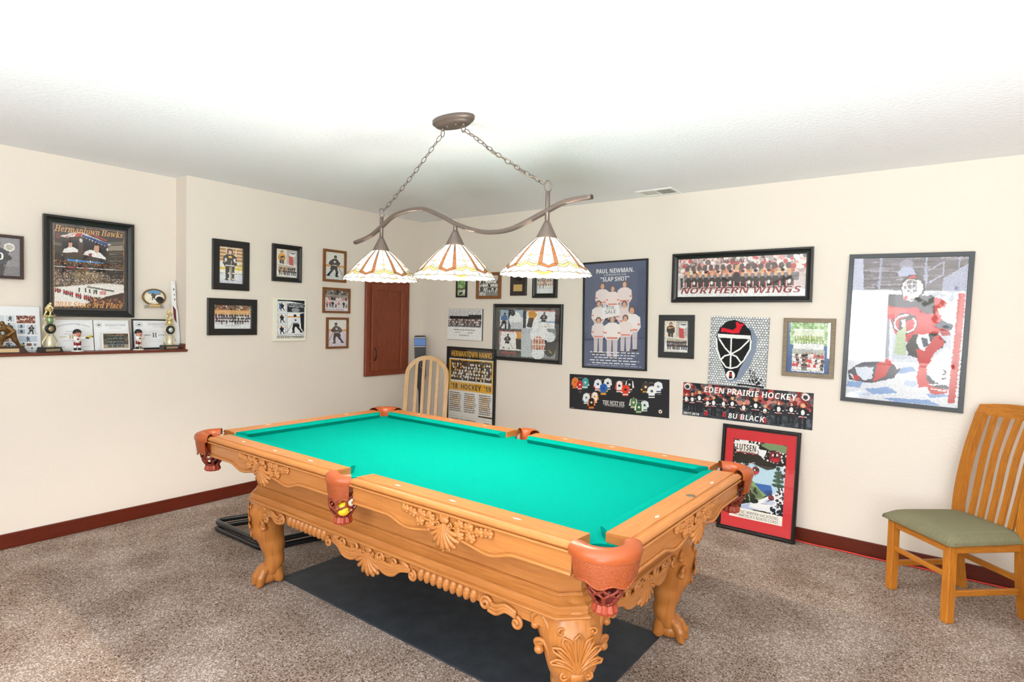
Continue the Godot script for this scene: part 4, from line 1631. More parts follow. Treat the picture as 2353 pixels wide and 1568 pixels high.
# ---------------------------------------------------------------- flat prints
# A small drawing board: all measures run from 0 to 1 across the print, y downwards.
class Board:
	var im: Image
	var W: int
	var H: int
	var r := RandomNumberGenerator.new()
	func _init(w: int, h: int, bg: String):
		W = w * 2
		H = h * 2
		im = Image.create(W, H, false, Image.FORMAT_RGB8)
		im.fill(Color(bg))
		r.seed = w * 7919 + h
	func p(hex, a: Array):
		var c := Color(hex) if hex is String else hex as Color
		var n := a.size() / 2
		var y0 := 1e9
		var y1 := -1e9
		for i in n:
			y0 = min(y0, a[2 * i + 1] * H)
			y1 = max(y1, a[2 * i + 1] * H)
		for y in range(max(0, int(y0)), min(H, int(ceil(y1)))):
			var xs := []
			var yy := y + 0.5
			for i in n:
				var j := (i + 1) % n
				var ay: float = a[2 * i + 1] * H
				var by: float = a[2 * j + 1] * H
				if (ay <= yy) != (by <= yy):
					xs.append((a[2 * i] + (a[2 * j] - a[2 * i]) * (yy - ay) / (by - ay)) * W)
			xs.sort()
			for k in range(0, xs.size() - 1, 2):
				var x0 := int(round(xs[k]))
				var x1 := int(round(xs[k + 1]))
				if x1 > x0:
					im.fill_rect(Rect2i(x0, y, x1 - x0, 1), c)
	func e(hex, cx: float, cy: float, rx: float, ry: float, rot := 0.0):
		var a := []
		var n := 28 if rx * W > 6 else 10
		for i in n:
			var t := TAU * i / n
			var u := cos(t) * rx * W
			var v := sin(t) * ry * H
			a.append(cx + (u * cos(rot) - v * sin(rot)) / W)
			a.append(cy + (u * sin(rot) + v * cos(rot)) / H)
		p(hex, a)
	# circle, radius as a share of the height
	func c(hex, cx: float, cy: float, rad: float):
		e(hex, cx, cy, rad * H / W, rad)
	# line of a width that is a share of the height
	func l(hex, w: float, a: Array):
		for i in a.size() / 2 - 1:
			var q := Vector2(a[2 * i] * W, a[2 * i + 1] * H)
			var s := Vector2(a[2 * i + 2] * W, a[2 * i + 3] * H)
			var o := (s - q).orthogonal().normalized() * w * H * 0.5
			p(hex, [(q.x + o.x) / W, (q.y + o.y) / H, (s.x + o.x) / W, (s.y + o.y) / H, (s.x - o.x) / W, (s.y - o.y) / H, (q.x - o.x) / W, (q.y - o.y) / H])
			if w * H > 3.0 and i > 0:
				c(hex, a[2 * i], a[2 * i + 1], w * 0.5)
	func b(hex, x0: float, y0: float, x1: float, y1: float):
		im.fill_rect(Rect2i(int(x0 * W), int(y0 * H), max(1, int((x1 - x0) * W)), max(1, int((y1 - y0) * H))), Color(hex) if hex is String else hex)
	func speck(x0: float, y0: float, x1: float, y1: float, hexes: Array, n: int, s: float, sy := 1.0):
		for i in n:
			var x := r.randf_range(x0, x1)
			var y := r.randf_range(y0, y1)
			var k := s * r.randf_range(0.5, 1.4)
			e(hexes[r.randi() % hexes.size()], x, y, k * H / W, k * sy, r.randf() * 3.0)
	# grey unreadable print
	func lines(hex, x0: float, y0: float, x1: float, y1: float, n: int, fill := 0.55):
		for i in n:
			var y := lerpf(y0, y1, (i + 0.25) / n)
			var h := (y1 - y0) / n * 0.5
			var x := x0
			var end := x1 - (x1 - x0) * r.randf() * (1.0 - fill)
			while x < end:
				var w: float = (x1 - x0) * r.randf_range(0.04, 0.14)
				b(hex, x, y, min(x + w, end), y + h)
				x += w + (x1 - x0) * 0.025
	# standing or kneeling person seen from the front, head at the top
	func man(cx: float, top: float, h: float, jersey, trim, legs, skin := "d9a98a", hair := "3a2a22"):
		var k := h * H / W
		c(hair, cx, top + 0.075 * h, 0.085 * h)
		e(skin, cx, top + 0.1 * h, 0.055 * k, 0.075 * h)
		p(jersey, [cx - 0.09 * k, top + 0.17 * h, cx + 0.09 * k, top + 0.17 * h, cx + 0.2 * k, top + 0.24 * h, cx + 0.22 * k, top + 0.46 * h, cx + 0.15 * k, top + 0.56 * h, cx - 0.15 * k, top + 0.56 * h, cx - 0.22 * k, top + 0.46 * h, cx - 0.2 * k, top + 0.24 * h])
		b(trim, cx - 0.14 * k, top + 0.5 * h, cx + 0.14 * k, top + 0.54 * h)
		b(trim, cx - 0.21 * k, top + 0.38 * h, cx - 0.14 * k, top + 0.42 * h)
		b(trim, cx + 0.14 * k, top + 0.38 * h, cx + 0.21 * k, top + 0.42 * h)
		p(legs, [cx - 0.14 * k, top + 0.56 * h, cx - 0.01 * k, top + 0.56 * h, cx - 0.03 * k, top + 0.96 * h, cx - 0.13 * k, top + 0.96 * h])
		p(legs, [cx + 0.14 * k, top + 0.56 * h, cx + 0.01 * k, top + 0.56 * h, cx + 0.03 * k, top + 0.96 * h, cx + 0.13 * k, top + 0.96 * h])
		e("201c1a", cx - 0.09 * k, top + 0.97 * h, 0.07 * k, 0.025 * h)
		e("201c1a", cx + 0.09 * k, top + 0.97 * h, 0.07 * k, 0.025 * h)
	# hockey player gliding with a stick; dir is -1 or 1
	func skater(cx: float, top: float, h: float, jersey, trim, pants, socks, helmet, dir := 1.0, stick := "6b5a48"):
		var k := h * H / W * dir
		l(stick, 0.022 * h, [cx + 0.14 * k, top + 0.4 * h, cx + 0.42 * k, top + 0.94 * h, cx + 0.56 * k, top + 0.95 * h])
		p(socks, [cx - 0.1 * k, top + 0.6 * h, cx + 0.02 * k, top + 0.62 * h, cx - 0.1 * k, top + 0.78 * h, cx - 0.24 * k, top + 0.93 * h, cx - 0.32 * k, top + 0.9 * h, cx - 0.2 * k, top + 0.74 * h])
		p(socks, [cx + 0.01 * k, top + 0.6 * h, cx + 0.13 * k, top + 0.58 * h, cx + 0.19 * k, top + 0.76 * h, cx + 0.15 * k, top + 0.93 * h, cx + 0.06 * k, top + 0.93 * h, cx + 0.07 * k, top + 0.77 * h])
		e("1b1b1d", cx - 0.28 * k, top + 0.94 * h, 0.09 * absf(k), 0.03 * h)
		e("1b1b1d", cx + 0.13 * k, top + 0.96 * h, 0.09 * absf(k), 0.03 * h)
		p(pants, [cx - 0.14 * k, top + 0.46 * h, cx + 0.13 * k, top + 0.46 * h, cx + 0.16 * k, top + 0.64 * h, cx + 0.0 * k, top + 0.66 * h, cx - 0.03 * k, top + 0.62 * h, cx - 0.2 * k, top + 0.68 * h])
		p(jersey, [cx - 0.05 * k, top + 0.17 * h, cx + 0.1 * k, top + 0.15 * h, cx + 0.21 * k, top + 0.26 * h, cx + 0.23 * k, top + 0.4 * h, cx + 0.13 * k, top + 0.5 * h, cx - 0.15 * k, top + 0.5 * h, cx - 0.2 * k, top + 0.42 * h, cx - 0.2 * k, top + 0.26 * h])
		b(trim, cx - 0.14 * absf(k), top + 0.45 * h, cx + 0.13 * absf(k), top + 0.485 * h)
		l(jersey, 0.09 * h, [cx - 0.16 * k, top + 0.27 * h, cx - 0.22 * k, top + 0.4 * h, cx - 0.1 * k, top + 0.44 * h])
		l(jersey, 0.09 * h, [cx + 0.15 * k, top + 0.27 * h, cx + 0.24 * k, top + 0.36 * h, cx + 0.18 * k, top + 0.44 * h])
		e(trim, cx + 0.02 * k, top + 0.31 * h, 0.05 * absf(k), 0.05 * h)
		e("d2a288", cx + 0.06 * k, top + 0.115 * h, 0.05 * absf(k), 0.06 * h)
		e(helmet, cx + 0.05 * k, top + 0.075 * h, 0.075 * absf(k), 0.07 * h)
	# rows of people, the back row highest
	func team(x0: float, y0: float, x1: float, y1: float, rows: int, n: int, jerseys: Array, trims: Array, legs: Array, tall := 1.7):
		var rh := (y1 - y0) / (rows - 1 + tall)
		for q in rows:
			for i in n:
				var cx := lerpf(x0, x1, (i + 0.5 + (0.25 if q % 2 else -0.1)) / n) + r.randf_range(-0.15, 0.15) * (x1 - x0) / n
				var k := r.randi()
				man(cx, y0 + q * rh + r.randf_range(-0.08, 0.08) * rh, rh * tall, jerseys[k % jerseys.size()], trims[k % trims.size()], legs[k % legs.size()], ["d9a98a", "c9967a", "e3b899"][k % 3], ["3a2a22", "6b4a30", "1f1a18", "a07a4a"][(k / 3) % 4])
	# break up the clean outlines and tones, as grain and soft focus do in a printed photograph
	func photo(amount := 1.0) -> Board:
		im.resize(W / 2, H / 2, Image.INTERPOLATE_LANCZOS)
		W /= 2
		H /= 2
		var n := FastNoiseLite.new()
		n.seed = W + H
		n.frequency = 0.06
		n.fractal_octaves = 3
		var src := im.duplicate() as Image
		var a := amount * 0.022 * H
		var g := PackedFloat32Array()
		g.resize(65536)
		for i in 65536:
			g[i] = n.get_noise_2d(i % 256, i / 256)
		for y in H:
			for x in W:
				var k := ((y & 255) << 8) | (x & 255)
				var d := g[k]
				var e := g[(k * 5 + 12345 + y) & 65535]
				var q := src.get_pixel(clampi(int(x + d * a), 0, W - 1), clampi(int(y + g[(k + 21111) & 65535] * a), 0, H - 1))
				var f := 1.0 + 0.3 * amount * g[(k * 3 + 777) & 65535] * 0.5 + 0.22 * amount * d + 0.1 * amount * e
				im.set_pixel(x, y, Color(q.r * f, q.g * f, q.b * f))
		W *= 2
		H *= 2
		im.resize(W, H, Image.INTERPOLATE_BILINEAR)
		return self
	func done() -> ImageTexture:
		im.resize(W / 2, H / 2, Image.INTERPOLATE_LANCZOS)
		return ImageTexture.create_from_image(im)

func print_material(t: Texture2D, rough := 0.45) -> StandardMaterial3D:
	var m := StandardMaterial3D.new()
	m.albedo_texture = t
	m.roughness = rough
	m.metallic_specular = 0.35
	return m

# sheet or board of thickness d whose front (towards +z, at z1) carries the print
func sheet(w: float, h: float, z1: float, d: float) -> ArrayMesh:
	var st := SurfaceTool.new()
	st.begin(Mesh.PRIMITIVE_TRIANGLES)
	st.set_smooth_group(-1)
	var v := func(x: float, y: float, z: float, u: float, t: float):
		st.set_uv(Vector2(u, t))
		st.add_vertex(Vector3(x * w * 0.5, y * h * 0.5, z))
	var q := func(a: Array):
		for i in [0, 2, 1, 0, 3, 2]:
			v.call(a[i][0], a[i][1], a[i][2], a[i][3], a[i][4])
	var z0 := z1 - d
	q.call([[-1, -1, z1, 0, 1], [1, -1, z1, 1, 1], [1, 1, z1, 1, 0], [-1, 1, z1, 0, 0]])
	q.call([[1, -1, z1, 1, 1], [1, -1, z0, 1, 1], [1, 1, z0, 1, 0], [1, 1, z1, 1, 0]])
	q.call([[-1, -1, z0, 0, 1], [-1, -1, z1, 0, 1], [-1, 1, z1, 0, 0], [-1, 1, z0, 0, 0]])
	q.call([[-1, 1, z1, 0, 0], [1, 1, z1, 1, 0], [1, 1, z0, 1, 0], [-1, 1, z0, 0, 0]])
	q.call([[-1, -1, z0, 0, 1], [1, -1, z0, 1, 1], [1, -1, z1, 1, 1], [-1, -1, z1, 0, 1]])
	q.call([[1, -1, z0, 1, 1], [-1, -1, z0, 0, 1], [-1, 1, z0, 0, 0], [1, 1, z0, 1, 0]])
	st.generate_normals()
	return st.commit()

# moulding of a frame: prof is [inset, height above the wall] from the outer foot to the inner foot
func moulding(w: float, h: float, prof: Array) -> ArrayMesh:
	var m := MB.new()
	var ring := func(t: float, z: float) -> Array:
		var x := w * 0.5 - t
		var y := h * 0.5 - t
		return [Vector3(-x, -y, z), Vector3(x, -y, z), Vector3(x, y, z), Vector3(-x, y, z)]
	for i in prof.size() - 1:
		var a: Array = ring.call(prof[i][0], prof[i][1])
		var b: Array = ring.call(prof[i + 1][0], prof[i + 1][1])
		for k in 4:
			var j := (k + 1) % 4
			m.quad(a[k], a[j], b[j], b[k])
	return m.done()

const FLAT := [[0.0, 0.0], [0.0, 0.9], [0.06, 1.0], [0.94, 1.0], [1.0, 0.92], [1.0, 0.25]]
const SCOOP := [[0.0, 0.0], [0.0, 0.95], [0.05, 1.0], [0.3, 1.0], [0.36, 0.93], [0.5, 0.78], [0.8, 0.62], [0.86, 0.66], [0.93, 0.66], [1.0, 0.58], [1.0, 0.2]]
const ROUND := [[0.0, 0.0], [0.0, 0.6], [0.08, 0.85], [0.25, 1.0], [0.5, 1.0], [0.7, 0.85], [0.8, 0.6], [0.88, 0.62], [1.0, 0.5], [1.0, 0.2]]

func stand(called: String, label: String, category: String, wall: String, u: float, y: float, off := 0.0, roll := 0.0, group := "") -> Node3D:
	var o := thing(called, label, category, Vector3(u, y, off) if wall == "back" else Vector3(off, y, u), 0.0 if wall == "back" else PI / 2, group)
	o.basis = o.basis * Basis(Vector3(0, 0, 1), deg_to_rad(roll))
	return o

# frame of width fw and depth d around a print with the given white or coloured mount
func framed(o: Node3D, w: float, h: float, fw: float, d: float, prof: Array, fm: Material, tex: Texture2D, mount := 0.0, mount_hex := "1c1c1e", glazed := true, print_size := Vector2.ZERO, print_at := Vector2.ZERO) -> MeshInstance3D:
	var pr := []
	for k in prof:
		pr.append([k[0] * fw, k[1] * d])
	part(o, "frame", moulding(w, h, pr), fm)
	var iw := w - 2.0 * fw
	var ih := h - 2.0 * fw
	if mount > 0.0 or print_size != Vector2.ZERO:
		var m := MB.new()
		m.box(Vector3(0, 0, d * 0.2), Vector3(iw + 0.004, ih + 0.004, 0.002))
		part(o, "mount", m.done(), mat(mount_hex, 0.7))
	var s := print_size if print_size != Vector2.ZERO else Vector2(iw - 2.0 * mount, ih - 2.0 * mount)
	var pp := part(o, "print", sheet(s.x, s.y, d * 0.2 + 0.0018, 0.0006), print_material(tex), at(print_at.x, print_at.y, 0))
	if glazed:
		var g := MB.new()
		g.box(Vector3(0, 0, d * 0.2 + 0.0052), Vector3(iw + 0.004, ih + 0.004, 0.0018))
		part(o, "glass", g.done(), glass(0.0))
	return pp

func font_of(which: String) -> Font:
	if not cache.has(which):
		var f := SystemFont.new()
		f.font_names = PackedStringArray([{"s": "Droid Serif", "m": "Droid Sans Mono"}.get(which[0], "Droid Sans")])
		f.font_weight = 700 if which.ends_with("b") else 400
		cache[which] = f
	return cache[which]

# lettering fitted into a box (centre, width, height) on a face whose surface lies at z; slant leans it, bow arches it
func words(o: Node3D, text: String, cx: float, cy: float, w: float, h: float, z: float, hex, font := "db", slant := 0.0, bow := 0.0, called := "lettering", tilt := 0.0) -> MeshInstance3D:
	var tm := TextMesh.new()
	tm.text = text
	tm.font = font_of(font)
	tm.font_size = 40
	tm.pixel_size = 0.01
	tm.depth = 0.02
	tm.curve_step = 2.0
	var a := tm.get_mesh_arrays()
	var v: PackedVector3Array = a[Mesh.ARRAY_VERTEX]
	var lo := Vector3.INF
	var hi := -Vector3.INF
	for q in v:
		lo = lo.min(q)
		hi = hi.max(q)
	var s := Vector3(w, h, 0.0004) / (hi - lo).max(Vector3.ONE * 1e-5)
	for i in v.size():
		var q := (v[i] - (lo + hi) * 0.5) * s
		q.x += q.y * slant
		var u := q.x / (w * 0.5)
		q.y += bow * (1.0 - u * u) + q.x * tilt
		v[i] = Vector3(cx + q.x, cy + q.y, z + 0.0002 + q.z)
	a[Mesh.ARRAY_VERTEX] = v
	var am := ArrayMesh.new()
	var arr := []
	arr.resize(Mesh.ARRAY_MAX)
	arr[Mesh.ARRAY_VERTEX] = v
	arr[Mesh.ARRAY_NORMAL] = a[Mesh.ARRAY_NORMAL]
	arr[Mesh.ARRAY_INDEX] = a[Mesh.ARRAY_INDEX]
	am.add_surface_from_arrays(Mesh.PRIMITIVE_TRIANGLES, arr)
	return part(o, called, am, mat(hex, 0.5))

func art_goalie() -> Texture2D:
	var c := Board.new(520, 780, "5f5a66")
	for i in 90:
		var y := c.r.randf() * 0.25
		var x := c.r.randf_range(-0.1, 0.9)
		c.b(["4b4650", "6f6a78", "85808c", "3e3a44", "9a97a4"][i % 5], x, y, x + c.r.randf_range(0.08, 0.3), y + 0.008)
	c.p("b9bed6", [-0.005, 0, 0.086, 0, 0.107, 0.218, 0.002, 0.236])
	c.p("9aa0bd", [0.242, 0.001, 0.262, 0.001, 0.261, 0.216, 0.238, 0.216])
	c.p("9aa0bd", [0.64, 0.002, 0.66, 0.002, 0.665, 0.225, 0.641, 0.225])
	c.p("9aa0bd", [0.92, 0.002, 0.933, 0.002, 0.927, 0.083, 0.917, 0.083])
	c.l("a9afc8", 0.0075, [0.666, 0.092, 0.803, 0.029])
	c.l("a9afc8", 0.0075, [0.666, 0.099, 0.666, 0.178])
	c.l("a9afc8", 0.0075, [0.681, 0.174, 0.798, 0.118])
	c.l("a9afc8", 0.0075, [0.798, 0.029, 0.798, 0.118])
	c.p("a7abc6", [0.8, 0.145, 1.001, 0.044, 1.008, 0.242, 0.806, 0.238])
	c.l("8f93b2", 0.0041, [0.812, 0.145, 0.813, 0.234])
	c.l("8f93b2", 0.0041, [0.826, 0.138, 0.827, 0.234])
	c.l("8f93b2", 0.0041, [0.84, 0.131, 0.84, 0.233])
	c.l("8f93b2", 0.0041, [0.853, 0.124, 0.853, 0.233])
	c.l("8f93b2", 0.0041, [0.867, 0.117, 0.866, 0.233])
	c.l("8f93b2", 0.0041, [0.881, 0.11, 0.879, 0.233])
	c.l("8f93b2", 0.0041, [0.894, 0.103, 0.892, 0.233])
	c.l("8f93b2", 0.0041, [0.908, 0.096, 0.905, 0.232])
	c.l("8f93b2", 0.0041, [0.922, 0.089, 0.919, 0.232])
	c.l("8f93b2", 0.0041, [0.935, 0.082, 0.932, 0.232])
	c.l("8f93b2", 0.0041, [0.949, 0.075, 0.945, 0.232])
	c.l("8f93b2", 0.0041, [0.963, 0.068, 0.958, 0.231])
	c.l("8f93b2", 0.0041, [0.977, 0.061, 0.971, 0.231])
	c.l("8f93b2", 0.0041, [0.99, 0.054, 0.984, 0.231])
	c.e("8e8aa0", 0.481, 0.045, 0.0605, 0.0332)
	c.p("a9b2cf", [0.404, 0.101, 0.452, 0.061, 0.533, 0.065, 0.571, 0.116, 0.496, 0.128, 0.415, 0.125])
	c.p("dfe0ea", [-0.004, 0.224, 0.461, 0.224, 0.997, 0.227, 0.998, 0.25, 0.463, 0.252, -0.002, 0.253])
	c.p("cfd3e2", [-0.002, 0.253, 0.998, 0.25, 1.004, 0.661, 0.002, 0.734])
	c.p("f2f3f4", [-0.002, 0.369, 0.309, 0.392, 0.329, 0.682, 0.007, 0.734])  # bright window pane mirrored in the picture glass, painted into the print
	c.p("c7cfdf", [0.359, 0.391, 0.511, 0.386, 0.527, 0.671, 0.381, 0.695])  # second pane of the painted window reflection
	c.p("8c8f9f", [0.317, 0.392, 0.361, 0.391, 0.381, 0.699, 0.333, 0.698])  # post between the panes of the painted window reflection
	c.p("d9dde6", [-0.003, 0.735, 0.984, 0.662, 1, 1, 0, 1])
	c.p("7fa0cf", [0.175, 0.928, 0.397, 0.898, 0.481, 0.936, 0.258, 0.962])
	c.p("7fa0cf", [0.725, 0.925, 0.857, 0.908, 0.919, 0.926, 0.777, 0.948])
	c.p("7fa0cf", [0.014, 0.883, 0.162, 0.88, 0.134, 0.923, 0.001, 0.921])
	c.p("7fa0cf", [0.341, 0.979, 0.748, 0.962, 0.852, 0.993, 0.464, 1.001])
	c.p("7fa0cf", [0.431, 0.772, 0.592, 0.746, 0.635, 0.775, 0.473, 0.801])
	c.p("b9c8e0", [0.537, 0.845, 0.659, 0.844, 0.621, 0.886, 0.528, 0.873])
	c.p("b9c8e0", [0.033, 0.947, 0.258, 0.962, 0.137, 0.98])
	c.p("c9333f", [0.049, 0.277, 0.129, 0.242, 0.281, 0.256, 0.443, 0.268, 0.528, 0.338, 0.568, 0.321, 0.706, 0.263, 0.808, 0.284, 0.903, 0.344, 0.897, 0.405, 0.819, 0.454, 0.783, 0.533, 0.725, 0.582, 0.583, 0.589, 0.481, 0.57, 0.417, 0.517, 0.371, 0.423, 0.238, 0.403, 0.146, 0.389, 0.114, 0.349])
	c.p("4a434b", [0.281, 0.256, 0.483, 0.252, 0.547, 0.306, 0.605, 0.265, 0.736, 0.255, 0.753, 0.379, 0.673, 0.381, 0.589, 0.336, 0.508, 0.343, 0.407, 0.341, 0.305, 0.328])
	c.p("e05a58", [0.143, 0.332, 0.367, 0.342, 0.509, 0.354, 0.501, 0.386, 0.349, 0.391, 0.187, 0.388])
	c.p("f2f0f0", [0.119, 0.251, 0.159, 0.25, 0.192, 0.29, 0.163, 0.315, 0.131, 0.292])
	c.p("f2f0f0", [0.199, 0.331, 0.263, 0.305, 0.285, 0.337, 0.226, 0.363])
	c.p("c9333f", [0.216, 0.334, 0.259, 0.315, 0.27, 0.333, 0.23, 0.35])
	c.p("3b4660", [0.005, 0.294, 0.089, 0.268, 0.122, 0.316, 0.074, 0.367, 0.003, 0.353])
	c.e("2c2a33", 0.504, 0.454, 0.1089, 0.0730)
	c.e("f4f2f3", 0.504, 0.454, 0.1008, 0.0663)
	c.e("c2303d", 0.504, 0.454, 0.0847, 0.0531)
	c.p("2c2a33", [0.452, 0.42, 0.492, 0.418, 0.531, 0.393, 0.603, 0.399, 0.553, 0.424, 0.513, 0.434, 0.507, 0.497, 0.456, 0.499])
	c.p("f4f2f3", [0.467, 0.427, 0.503, 0.426, 0.515, 0.465, 0.481, 0.482])
	c.p("e9e9ee", [0.849, 0.291, 0.93, 0.282, 0.945, 0.45, 0.849, 0.445, 0.806, 0.408])
	c.p("f1f1f4", [0.772, 0.347, 0.821, 0.33, 0.854, 0.376, 0.795, 0.393])
	c.p("3e4a66", [0.758, 0.456, 0.817, 0.423, 0.91, 0.451, 0.902, 0.482, 0.8, 0.486])
	c.p("a92a35", [0.789, 0.471, 0.881, 0.483, 0.894, 0.521, 0.823, 0.524])
	c.p("b5202c", [0.937, 0.243, 0.998, 0.242, 0.972, 0.968, 0.912, 0.973])
	c.p("d14a52", [0.958, 0.243, 0.993, 0.242, 0.983, 0.494, 0.948, 0.496])
	c.l("e8e8ec", 0.0083, [0.998, 0.242, 0.982, 0.982])
	c.e("2f2b31", 0.551, 0.203, 0.1089, 0.0871)
	c.e("efeff2", 0.546, 0.209, 0.0927, 0.0730)
	c.e("77717a", 0.536, 0.199, 0.0625, 0.0464)
	c.p("3a343b", [0.457, 0.149, 0.516, 0.118, 0.597, 0.127, 0.65, 0.17, 0.599, 0.155, 0.517, 0.148])
	c.p("c2303d", [0.497, 0.14, 0.556, 0.118, 0.587, 0.131, 0.517, 0.148])
	c.l("f6f6f8", 0.0058, [0.459, 0.188, 0.62, 0.178])
	c.l("f6f6f8", 0.0058, [0.471, 0.224, 0.617, 0.21])
	c.l("f6f6f8", 0.0058, [0.488, 0.156, 0.504, 0.259])
	c.l("f6f6f8", 0.0058, [0.538, 0.148, 0.549, 0.258])
	c.l("f6f6f8", 0.0058, [0.584, 0.155, 0.594, 0.242])
	c.l("f6f6f8", 0.0058, [0.463, 0.172, 0.564, 0.25])
	c.l("f6f6f8", 0.0058, [0.62, 0.17, 0.503, 0.251])
	c.e("e7e5e8", 0.509, 0.267, 0.0383, 0.0282)
	c.e("c2303d", 0.494, 0.274, 0.0141, 0.0182)
	c.p("2c2b33", [0.58, 0.526, 0.782, 0.51, 0.866, 0.568, 0.828, 0.608, 0.691, 0.693, 0.557, 0.669, 0.523, 0.608])
	c.p("f3f2f4", [0.62, 0.524, 0.711, 0.517, 0.747, 0.612, 0.668, 0.648, 0.614, 0.587])
	c.p("39435c", [0.652, 0.546, 0.702, 0.544, 0.726, 0.598, 0.676, 0.608])
	c.p("c02c38", [0.615, 0.619, 0.687, 0.631, 0.763, 0.534, 0.802, 0.517, 0.857, 0.576, 0.76, 0.658, 0.735, 0.753, 0.783, 0.866, 0.661, 0.883, 0.637, 0.814, 0.653, 0.742])
	c.p("f0f0f3", [0.714, 0.739, 0.79, 0.657, 0.868, 0.591, 0.9, 0.62, 0.919, 0.757, 0.904, 0.85, 0.802, 0.842, 0.727, 0.792])
	c.p("2f3a55", [0.717, 0.785, 0.802, 0.842, 0.904, 0.858, 0.916, 0.88, 0.783, 0.874, 0.73, 0.831])
	c.p("b5202c", [0.742, 0.865, 0.886, 0.882, 0.907, 0.904, 0.807, 0.927, 0.744, 0.9])
	c.l("f2f2f4", 0.0075, [0.747, 0.861, 0.853, 0.852])
	c.l("f2f2f4", 0.0075, [0.764, 0.887, 0.886, 0.894])
	c.p("343a50", [0.006, 0.809, 0.124, 0.743, 0.346, 0.713, 0.492, 0.768, 0.435, 0.836, 0.233, 0.883, 0.029, 0.873])
	c.p("cfd8e8", [0.075, 0.779, 0.248, 0.768, 0.242, 0.849, 0.162, 0.872, 0.088, 0.82])
	c.p("bf2b37", [0.277, 0.742, 0.366, 0.7, 0.428, 0.716, 0.353, 0.833, 0.253, 0.873])
	c.l("f2f2f4", 0.0116, [0.386, 0.703, 0.472, 0.769])
	c.l("f2f2f4", 0.0099, [0.027, 0.824, 0.08, 0.869])
	c.p("b5202c", [0.053, 0.838, 0.098, 0.831, 0.131, 0.866, 0.08, 0.874])
	c.p("c6453a", [0.047, 0.434, 0.085, 0.383, 0.18, 0.454, 0.151, 0.479, 0.06, 0.491])
	c.p("c96a3a", [0.243, 0.492, 0.315, 0.505, 0.324, 0.674, 0.253, 0.678])
	c.p("e9e9e4", [0.239, 0.606, 0.32, 0.61, 0.322, 0.638, 0.241, 0.638])
	c.p("d4dcc2", [0.21, 0.444, 0.309, 0.409, 0.318, 0.473, 0.242, 0.476])
	c.p("b8c7a6", [0.437, 0.516, 0.515, 0.465, 0.527, 0.671, 0.425, 0.669])  # greenish foot of the mirrored second pane, painted in
	c.l("2a2730", 0.0075, [0.857, 0.753, 0.884, 0.767, 0.854, 0.784, 0.885, 0.782])
	c.l("2a2730", 0.0075, [0.851, 0.812, 0.886, 0.809])
	return c.photo(0.35).done()

